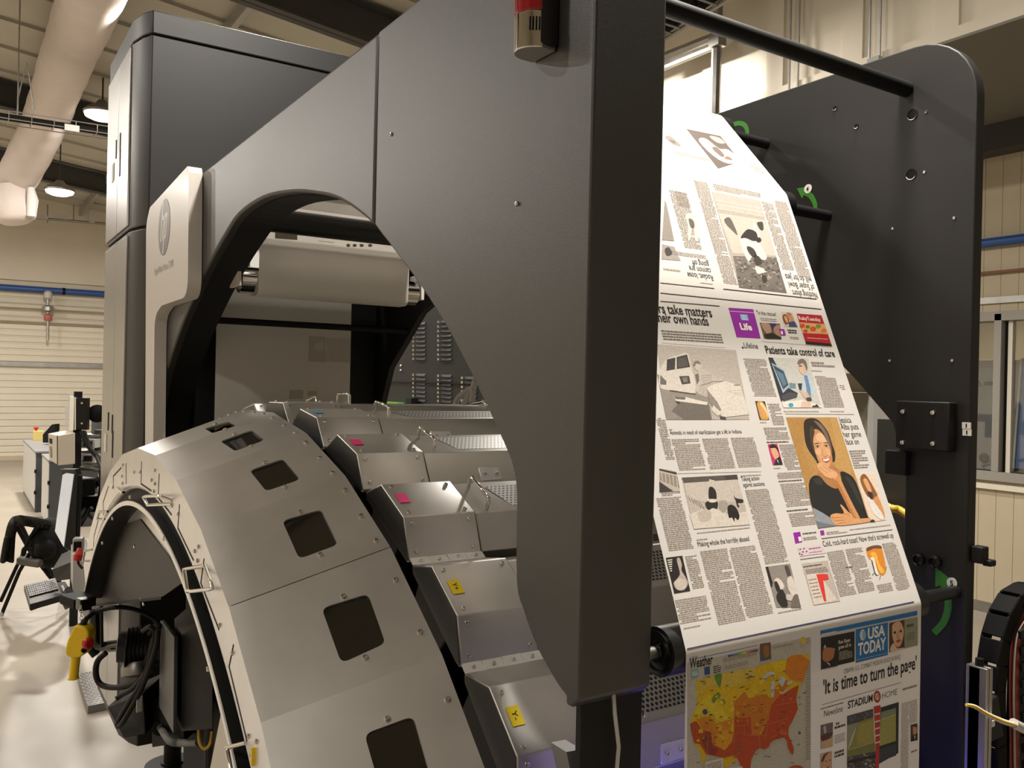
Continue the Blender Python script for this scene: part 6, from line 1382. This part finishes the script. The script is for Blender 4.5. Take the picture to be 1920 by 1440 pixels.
for k in range(120):                      # mottled temperature patches
    x, y, c = random.choice([(random.uniform(210, 600), random.uniform(560, 900), ('d2b848', 'e0cc2a', 'cfae20', 'd9bd10')), (random.uniform(190, 590), random.uniform(880, 1180), ('d9a01c', 'c8781f', 'd9b414', 'b9601f')), (random.uniform(640, 960), random.uniform(660, 980), ('c8781f', 'd08a1c', 'bd6a1f', 'cf9a22')), (random.uniform(720, 1150), random.uniform(430, 620), ('d9b414', 'e0c42a', 'cda818')), (random.uniform(1020, 1260), random.uniform(640, 1060), ('b9471f', 'b0421f', 'c2541f', 'c4622a')), (random.uniform(640, 940), random.uniform(1000, 1200), ('b9471f', 'b24420', 'c05022'))])
    r_ = random.uniform(10, 30); ink(P, W6(sm([(x+r_*math.cos(t_)*random.uniform(.5, 1.3), y+r_*math.sin(t_)*random.uniform(.5, 1.3)) for t_ in (2*math.pi*i/7 for i in range(7))], 2)), random.choice(c), 1.9+.002*k, 0)
for k in range(95):
    x, y = random.uniform(160, 1380), random.uniform(380, 1400)
    ink(P, W6([(x, y), (x+34, y-6), (x+35, y+2), (x+1, y+8)]), '5a4420' if 250 < x < 1250 and y < 1150 else '7a7068', 2.6, 0)
for k in range(40):
    y = 330+k*26; ink(P, W6([(1385-.1*k, y), (1432, y-9), (1432, y-3), (1385-.1*k, y+6)]), '7d766e', 2.6, 0)
ink(P, W6(ell(295, 832, 26, 30)), '3f3f78', 3, 0); ink(P, W6(ell(1316, 1060, 14, 16)), '4a5290', 3, 0); ink(P, W6([(300, 1370), (490, 1325), (495, 1480), (310, 1480)]), 'd3cdc4', 2.8, 0); words(W6([(320, 1385)])[0], W6([(480, 1350)])[0], W6([(480, 1480)])[0], W6([(320, 1480)])[0], layer=4, seg=0)
ink(P, W6(sm([(1195, 1450), (1240, 1415), (1340, 1420), (1380, 1500), (1200, 1500)])), 'b8502c', 2.8, 0); ink(P, W6([(490, 1440), (700, 1420), (705, 1500), (490, 1500)]), 'd3cdc4', 2.7, 0)
for k, c in enumerate(('3a2a66', '3a4fa0', '3f7ab8', '3a8f86', '6f9a3c', 'a9b83a', 'd8c83a', 'd8a030', 'c8602c', 'b03a2a', '8a2a24', '6a2420')): ink(P, W6([(545+27*k, 222-5.5*k), (570+27*k, 217-5.5*k), (572+27*k, 236-5.5*k), (547+27*k, 241-5.5*k)]), c, 1, 0)
ink(P, W6([(888, 100), (1005, 82), (1012, 262), (892, 288)]), '6b5342', 1, 0); ink(P, W6(sm([(930, 130), (980, 120), (985, 220), (940, 240)])), '9a6a40', 1.5, 0); ink(P, W6([(892, 240), (940, 180), (950, 270), (892, 288)]), '4a5878', 1.4, 0)
ink(P, W6(ell(1355, 62, 28, 42)), 'd8b84a', 1, 0); words(W6([(1388, 25)])[0], W6([(1435, 15)])[0], W6([(1438, 90)])[0], W6([(1390, 100)])[0], seg=0, pitch=.004, layer=1); words(W6([(1030, 105)])[0], W6([(1245, 62)])[0], W6([(1250, 105)])[0], W6([(1032, 150)])[0], seg=0, pitch=.007, hgt=.003, layer=1)
words(W6([(490, 245)])[0], W6([(860, 175)])[0], W6([(862, 215)])[0], W6([(492, 290)])[0], seg=0, layer=1); words(W6([(385, 330)])[0], W6([(465, 315)])[0], W6([(470, 400)])[0], W6([(388, 425)])[0], '4a4440', seg=0, layer=1); words(W6([(490, 330)])[0], W6([(760, 280)])[0], W6([(760, 330)])[0], W6([(492, 385)])[0], 'a0968c', seg=0, layer=1, rag=.5)
ink(P, W6([(142, 385), (222, 372), (226, 452), (146, 465)]), '6fa0b4', 1, 0); ink(P, W6([(152, 398), (214, 388), (216, 440), (156, 450)]), 'a8c4cc', 1.5, 0); ink(P, W6([(288, 352), (348, 340), (350, 425), (292, 436)]), '2f4f86', 1, 0); words(W6([(130, 235)])[0], W6([(330, 195)])[0], W6([(332, 215)])[0], W6([(132, 258)])[0], seg=0)
head('Weather', (1292.5, 1254), (1336, 1243), 18, bold=.02, seg=0)
# --- lower sheet, front page
P = 'front_masthead'
ink(P, [(1538, 1182.5), (1719.5, 1145), (1719.5, 1153.5), (1538, 1190.5)], '1f6fb0', 0, 0); words((1540, 1187), (1568, 1181), (1568, 1184), (1540, 1190), 'd5e2ec', layer=1, part=P, seg=0)
ink(P, [(1539, 1196), (1602, 1183.5), (1602, 1240), (1539, 1255)], '1d1a19', 0, 0); M7 = crop(1520, 1140, 8.727)
ink(P, M7(sm([(200, 640), (230, 540), (300, 500), (370, 540), (390, 640), (300, 660)])), '15161a', 1, 0); ink(P, M7(sm([(215, 660), (380, 655), (388, 700), (370, 800), (330, 850), (250, 880), (190, 830)])), 'b0744c', 1.2, 0); ink(P, M7([(165, 1005), (175, 870), (250, 880), (330, 945), (420, 880), (430, 950)]), '23232c', 1.4, 0); ink(P, M7([(250, 885), (320, 950), (300, 900)]), 'd9d4c8', 1.6, 0)
head('A', M7([(205, 660)])[0], M7([(250, 650)])[0], 6, 'ded8d0', .02, 2, part=P, seg=0)
head('Rex Ryan', M7([(452, 590)])[0], M7([(640, 560)])[0], 6.5, 'e4ded6', .01, 1, part=P, seg=0); head('goes all in', M7([(452, 672)])[0], M7([(655, 640)])[0], 6.5, 'e4ded6', .01, 1, part=P, seg=0); words(M7([(460, 700)])[0], M7([(670, 665)])[0], M7([(690, 820)])[0], M7([(460, 860)])[0], 'a9a29a', layer=1, part=P, seg=0)
ink(P, [(1604, 1180.5), (1664.5, 1167), (1664.5, 1228), (1604, 1243)], '1f6fb0', .5, 0)
ink(P, M7(ell(850, 440, 50, 92)), 'c9d6e2', 1, 0); ink(P, M7(ell(870, 440, 30, 80)), '8fb0cc', 1.3, 0)
head('USA', M7([(930, 508)])[0], M7([(1212, 440)])[0], 19, 'e9e6e2', .03, 1.5, part=P, seg=0); head('TODAY', M7([(770, 775)])[0], M7([(1225, 670)])[0], 21, 'e9e6e2', .03, 1.5, part=P, seg=0)
line(P, M7([(745, 850)])[0], M7([(1255, 735)])[0], .7, 'a9c4dc', 1, 0); words(M7([(900, 830)])[0], M7([(1110, 780)])[0], M7([(1110, 800)])[0], M7([(900, 850)])[0], 'cfdce8', layer=1, part=P, seg=0)
photo(P, ((1667, 1168.5), (1695.5, 1162), (1695.5, 1216), (1667, 1223)), '4a3628', [('s', [(.25, .05), (.7, .02), (.95, .35), (.88, .65), (.7, .88), (.45, .85), (.22, .55), (.18, .25)], 'd3a88a'), ('e', (.36, .36, .09, .04), '2a1d18'), ('e', (.75, .36, .08, .04), '2a1d18'), ('s', [(.42, .68), (.6, .63), (.75, .66), (.62, .74)], 'a8483e'), ('s', [(.55, .35), (.6, .55), (.68, .56), (.52, .58)], 'b5845f'), ('s', [(.1, .8), (.3, .72), (.5, .92), (.9, .95), (.9, 1), (.1, 1)], 'd9b8a0')], 0, 0)
ink(P, [(1695.5, 1162), (1720.5, 1157), (1720.5, 1210), (1695.5, 1216)], '8d9078', 0, 0); words(M7([(1565, 250)])[0], M7([(1670, 225)])[0], M7([(1690, 330)])[0], M7([(1575, 360)])[0], '3f4436', layer=1, part=P, seg=0, pitch=.008, hgt=.005); words(M7([(1570, 400)])[0], M7([(1700, 370)])[0], M7([(1700, 510)])[0], M7([(1570, 545)])[0], '6d705c', layer=1, part=P, seg=0)
head('OBAMA: U.S. COMBAT MISSION ENDS IN IRAQ', (1582, 1263), (1688, 1235), 8.5, '4a4440', -.004, seg=0)
head("'It is time to turn the page'", (1543, 1302), (1718, 1258), 25, bold=.021, seg=0)
S8 = crop(1520, 1280, 8.727)
head('STADIUM', S8([(605, 425)])[0], S8([(1010, 315)])[0], 13, '1a1614', .025, seg=0); ink('front_masthead', S8(ell(1085, 228, 58, 100)), 'a32a2c', 0, 0); ink('front_masthead', S8(ell(1085, 228, 34, 58)), 'd8c8b8', 1, 0); head('VS', S8([(1062, 258)])[0], S8([(1112, 246)])[0], 6, 'a32a2c', .02, 2, part='front_masthead', seg=0)
head('HOME', S8([(1165, 268)])[0], S8([(1412, 200)])[0], 11, '4a4440', -.006, seg=0); head('Newsline', S8([(215, 560)])[0], S8([(520, 490)])[0], 11.5, bold=0, seg=0); words(S8([(160, 405)])[0], S8([(530, 310)])[0], S8([(530, 335)])[0], S8([(160, 432)])[0], '4a4440', seg=0); words(S8([(240, 605)])[0], S8([(500, 535)])[0], S8([(500, 555)])[0], S8([(240, 625)])[0], seg=0)
P = 'stadium_picture'
ink(P, S8([(592, 545), (1020, 425), (1060, 1400), (592, 1400)]), '8d8a4a', 0, 0); ink(P, S8([(592, 545), (1020, 425), (1020, 560), (860, 610), (700, 680), (592, 720)]), '4a4a58', 1, 0); grain(P, (S8([(592, 545)])[0], S8([(1020, 425)])[0], S8([(1020, 560)])[0], S8([(592, 700)])[0]), ['7d7a86', '34343e', '9a96a0', '5c5a68'], 60, .04, 1.5, seg=0)
ink(P, S8([(592, 700), (780, 640), (690, 900), (600, 1090)]), '8f9078', 1.2, 0); ink(P, S8(sm([(740, 720), (700, 880), (640, 1040), (610, 1070), (660, 900)])), 'b8b8b4', 1.6, 0); ink(P, S8([(790, 680), (1020, 590), (1040, 960), (760, 1040), (740, 880)]), '9c9650', 1.4, 0)
ink(P, S8([(592, 1100), (1050, 960), (1050, 1120), (592, 1220)]), '767c46', 1.4, 0); line(P, S8([(600, 1105)])[0], S8([(1040, 968)])[0], .9, 'c8c49a', 2, 0); ink(P, S8([(592, 1220), (1060, 1120), (1060, 1400), (592, 1400)]), '4c4a52', 1.5, 0); grain(P, (S8([(592, 1220)])[0], S8([(1060, 1120)])[0], S8([(1060, 1470)])[0], S8([(592, 1470)])[0]), ['8d8a94', '2c2c34', 'b8b2a8', '5c6a80', '3a3a40', 'a89a8a'], 70, .05, 2, seg=0)
ink(P, S8([(592, 1280), (1060, 1170), (1060, 1215), (592, 1330)]), '26242a', 2.8, 0)
ink(P, S8([(1145, 405), (1438, 315), (1430, 1150), (1110, 1330)]), '2a2828', 1, 0); ink(P, S8([(1150, 480), (1390, 410), (1390, 950), (1115, 1040)]), '9c9a56', 1.6, 0); ink(P, S8([(1150, 480), (1390, 410), (1390, 500), (1150, 590)]), '7d8a78', 2, 0); line(P, S8([(1150, 605)])[0], S8([(1390, 520)])[0], .9, 'c8c49a', 2.2, 0); ink(P, S8([(1110, 1090), (1395, 1000), (1395, 1190), (1110, 1300)]), '3a4048', 1.6, 0)
ink(P, S8([(1025, 390), (1140, 365), (1125, 800), (1110, 1400), (1055, 1400), (1055, 900)]), 'b53230', 3, 0)
for y in (510, 630, 745, 860, 975): ink(P, S8([(1040, y), (1128, y-25), (1127, y), (1042, y+25)]), 'd8cfc0', 3.5, 0)
photo('news_photo#1', (S8([(158, 695)])[0], S8([(360, 645)])[0], S8([(358, 1045)])[0], S8([(158, 1090)])[0]), 'b49a84', [('p', [(0, 0), (1, 0), (1, .45), (0, .5)], '6a606a'), ('p', [(.2, .1), (.4, .05), (.5, .35), (.3, .4)], 'b0a8a8'), ('s', [(0, .45), (1, .4), (.8, .6), (.2, .7)], '5a3a38'), ('p', [(0, .7), (1, .62), (1, 1), (0, 1)], 'c4a888')], 0, 0)
photo('news_photo#2', (S8([(150, 1165)])[0], S8([(345, 1115)])[0], S8([(345, 1460)])[0], S8([(150, 1460)])[0]), 'c0a68e', [('s', [(.2, .25), (.6, .0), (1, .1), (.95, .7), (.6, 1), (.3, .9), (.2, .6)], 'cfa184'), ('s', [(.1, .4), (.3, .1), (.8, 0), (.5, .15), (.25, .45)], '5a4236'), ('e', (.5, .45, .07, .03), '2a2020'), ('e', (.82, .42, .06, .03), '2a2020'), ('s', [(.5, .75), (.75, .72), (.65, .8)], '9a5048')], 0, 0)
photo('news_photo#3', (S8([(1630, 690)])[0], S8([(1745, 660)])[0], S8([(1745, 940)])[0], S8([(1632, 965)])[0]), '5a3f30', [('s', [(.35, .15), (.7, .1), (.9, .4), (.7, .7), (.4, .65)], 'c09470'), ('s', [(.3, .1), (.7, .03), (.95, .2), (.6, .18)], '3a3028'), ('p', [(.05, 1), (.2, .65), (1, .6), (1, 1)], '20202a'), ('p', [(.5, .7), (.68, .68), (.6, .95)], 'd8d2ca')], 0, 0)
words(S8([(385, 640)])[0], S8([(560, 595)])[0], S8([(565, 760)])[0], S8([(388, 800)])[0], '4a4440', seg=0, pitch=.0062, hgt=.004); words(S8([(390, 850)])[0], S8([(560, 800)])[0], S8([(560, 960)])[0], S8([(390, 1010)])[0], 'a0968c', seg=0); words(S8([(385, 1110)])[0], S8([(540, 1070)])[0], S8([(545, 1230)])[0], S8([(388, 1275)])[0], '4a4440', seg=0, pitch=.0062, hgt=.004)
words(S8([(1480, 80)])[0], S8([(1735, 10)])[0], S8([(1735, 100)])[0], S8([(1480, 175)])[0], '8d8379', seg=0, pitch=.0062, hgt=.004); words(S8([(1475, 330)])[0], S8([(1600, 300)])[0], S8([(1600, 1440)])[0], S8([(1475, 1440)])[0], 'a0968c', seg=0); words(S8([(1612, 290)])[0], S8([(1740, 262)])[0], S8([(1740, 640)])[0], S8([(1612, 670)])[0], 'a0968c', seg=0); words(S8([(1640, 1090)])[0], S8([(1740, 1070)])[0], S8([(1740, 1150)])[0], S8([(1640, 1175)])[0], '7a7068', seg=0, pitch=.006, hgt=.003)
# --- upper sheet, which runs upside down
F = crop(1220, 180, 3.6); P = 'football_photo'
ink(P, F([(412, 645), (735, 706), (918, 1330), (597, 1293)]), 'a39b92'); ink(P, F([(412, 645), (735, 706), (768, 815), (452, 760)]), 'ada59c', .6); ink(P, F([(455, 790), (770, 840), (845, 1080), (550, 1060)]), 'bab1a6', .6); ink(P, F([(555, 1080), (848, 1090), (918, 1330), (597, 1293)]), '6c655e', .6)
for k in range(3): line(P, F([(430+10*k, 700+30*k)])[0], F([(742+8*k, 757+28*k)])[0], .9, 'cfc6bb', 1)
fq = (F([(550, 1080)])[0], F([(848, 1090)])[0], F([(916, 1325)])[0], F([(600, 1290)])[0]); grain(P, fq, ['857d74', '5a544e', '9a9186', '4a4540'], 150, .035, 1)
ink(P, F(sm([(495, 835), (530, 820), (560, 870), (585, 940), (540, 900), (510, 870)])), '5d5650', 1.4)
ink(P, F(sm([(600, 960), (640, 940), (720, 980), (780, 1080), (760, 1110), (690, 1080), (660, 1120), (620, 1040)])), 'd3cac0', 2); ink(P, F(sm([(630, 920), (660, 900), (710, 920), (720, 970), (690, 980), (640, 960), (605, 960)])), '2b2623', 2.4); ink(P, F(sm([(705, 965), (735, 955), (745, 980), (720, 990)])), '2b2623', 2.5); ink(P, F(sm([(650, 1015), (690, 1030), (715, 1075), (690, 1090), (655, 1050)])), '38322e', 2.6)
ink(P, F(sm([(695, 1080), (730, 1085), (750, 1130), (710, 1140)])), '3a3531', 2.6); ink(P, F(sm([(705, 1150), (770, 1170), (775, 1190), (755, 1195), (720, 1200)])), 'd0c7bc', 2.2); ink(P, F([(750, 1205), (780, 1215), (785, 1250), (765, 1265), (750, 1240)]), '33302c', 2.4); ink(P, F(sm([(735, 850), (755, 855), (760, 900), (740, 905), (715, 860)])), '3d3833', 2.2); ink(P, F(sm([(690, 850), (715, 900), (740, 960), (700, 940)])), 'd3cac0', 2)
for q in (((1262, 356), (1285, 360), (1298, 392), (1275, 390)), ((1251, 355), (1286, 360), (1317, 468), (1287, 465)), ((1302, 338), (1326, 341), (1384, 536), (1356, 532)), ((1428, 378), (1448, 380), (1489, 508), (1466, 505)), ((1452, 374), (1476, 380), (1520, 520), (1494, 518)), ((1335, 344), (1424, 360), (1428, 372), (1338, 357)), ((1253, 470), (1322, 476), (1324, 486), (1255, 480))):
    words(*q, col='a59a90')
ink('sketch_picture', F(sm([(235, 800), (300, 810), (320, 960), (300, 975), (285, 880), (265, 970), (250, 965), (250, 880)])), 'cfc4b6', 1); ink('sketch_picture', F(sm([(255, 830), (285, 840), (295, 885), (270, 890)])), '5a544e', 1.5)
ink('sketch_picture', [(1246, 374), (1250, 384), (1264, 452), (1241, 450)], '8a837a'); ink('sketch_picture', [(1241, 458), (1264, 463), (1276, 489), (1240, 486)], '98908a'); ink('sketch_picture', sm([(1246, 468), (1254, 464), (1260, 476), (1250, 480)]), '3a3531', 1)
head('Rocket, loose', (1335, 516), (1288, 511), 10, flip=True, bold=.004, col='3a332e'); head('cannon are', (1331.5, 503.5), (1291, 499), 10, flip=True, bold=.004, col='3a332e'); head('going off', (1328, 491.5), (1296, 488), 10, flip=True, bold=.004, col='3a332e')
head('Nothing short', (1530, 549), (1484, 543), 10.5, flip=True, bold=.004, col='3a332e'); head('of Super Bowl', (1525, 534), (1477, 528), 10.5, flip=True, bold=.004, col='3a332e'); head('will do for Jets', (1520, 520), (1471, 513.5), 10.5, flip=True, bold=.004, col='3a332e')
words((1312, 528), (1337, 531), (1338, 534), (1313, 531)); words((1240, 500), (1276, 505), (1278, 510), (1240, 505), 'a0968c', pitch=.006, hgt=.004)
P = 'huddle_photo'
photo(P, (F([(240, 222)])[0], F([(470, 270)])[0], F([(607, 443)])[0], F([(455, 492)])[0]), '4a3f38', [('s', [(.1, .3), (.4, .2), (.6, .5), (.9, .55), (1, 1), (.5, .95), (.2, .7)], 'cfc2b6'), ('s', [(.35, .5), (.55, .45), (.6, .7), (.45, .75)], '5a4a42'), ('s', [(.6, .1), (.9, .1), (.95, .3), (.7, .3)], '9a8d80'), ('s', [(.5, .8), (.7, .75), (.75, .9)], '6b5148'), ('s', [(.75, .65), (.95, .75), (.85, .9)], 'e5dacd')], 0, 2)
photo('huddle_photo#2', ((1240, 251), (1264, 250), (1288, 285), (1240, 268)), 'b8ada2', [('s', [(.2, .3), (.6, .2), (.9, .7), (.5, .8)], '6b625b'), ('s', [(.4, .5), (.7, .5), (.6, .7)], '4a4440')], 0, 2)
words((1263, 285), (1327, 293), (1333, 303), (1268, 294), '857a70', pitch=.005, hgt=.003, seg=2); words((1402, 304), (1424, 308), (1436, 328), (1412, 323), '857a70', pitch=.006, hgt=.003, seg=2)
# --- print showing on the sheet inside the arch
ink('inner_print#a', [(516, 419), (557.5, 420), (557.5, 450), (515.5, 447)], '9a948a', 0, 4); ink('inner_print#a', sm([(532, 424), (548, 422), (552, 434), (540, 438)]), 'a39c92', 1, 4); ink('inner_print#b', ell(621, 426, 5, 3.2), '6f6a62', 0, 4)
ink('inner_print#c', [(658, 438), (685, 440), (686, 447), (662, 446)], '8d877d', 0, 4); words((597, 451), (627, 453), (627, 456), (597, 454), '7a7269', seg=4, pitch=.01, hgt=.004)
for x in (653, 665, 678, 694): ink('inner_print#%d' % x, ell(x, 460, 4, 3), 'a09a90', 0, 4)
ink('inner_print#e', [(579, 631), (610, 632), (613, 679), (578, 678)], 'b4aea4', 0, 9); ink('inner_print#e', sm([(590, 648), (605, 640), (607, 655), (595, 658)]), 'c6c0b6', 1, 9); ink('inner_print#f', [(612, 634), (658, 636), (656, 680), (615, 678)], 'bcb6ac', 0, 9); ink('inner_print#g', [(543, 731), (569, 731), (568, 748), (542, 748)], 'b8b2a8', 0, 9); ink('inner_print#h', [(576, 733), (595, 733), (595, 742), (576, 742)], 'bfb9b0', 0, 9)
for nm, b in INK.items():
    for k in range(len(b.c)):
        if b.c[k] is None: b.c[k] = lin('2a2522')
    o = b.build(nm.split('#')[0], 'ink', web)
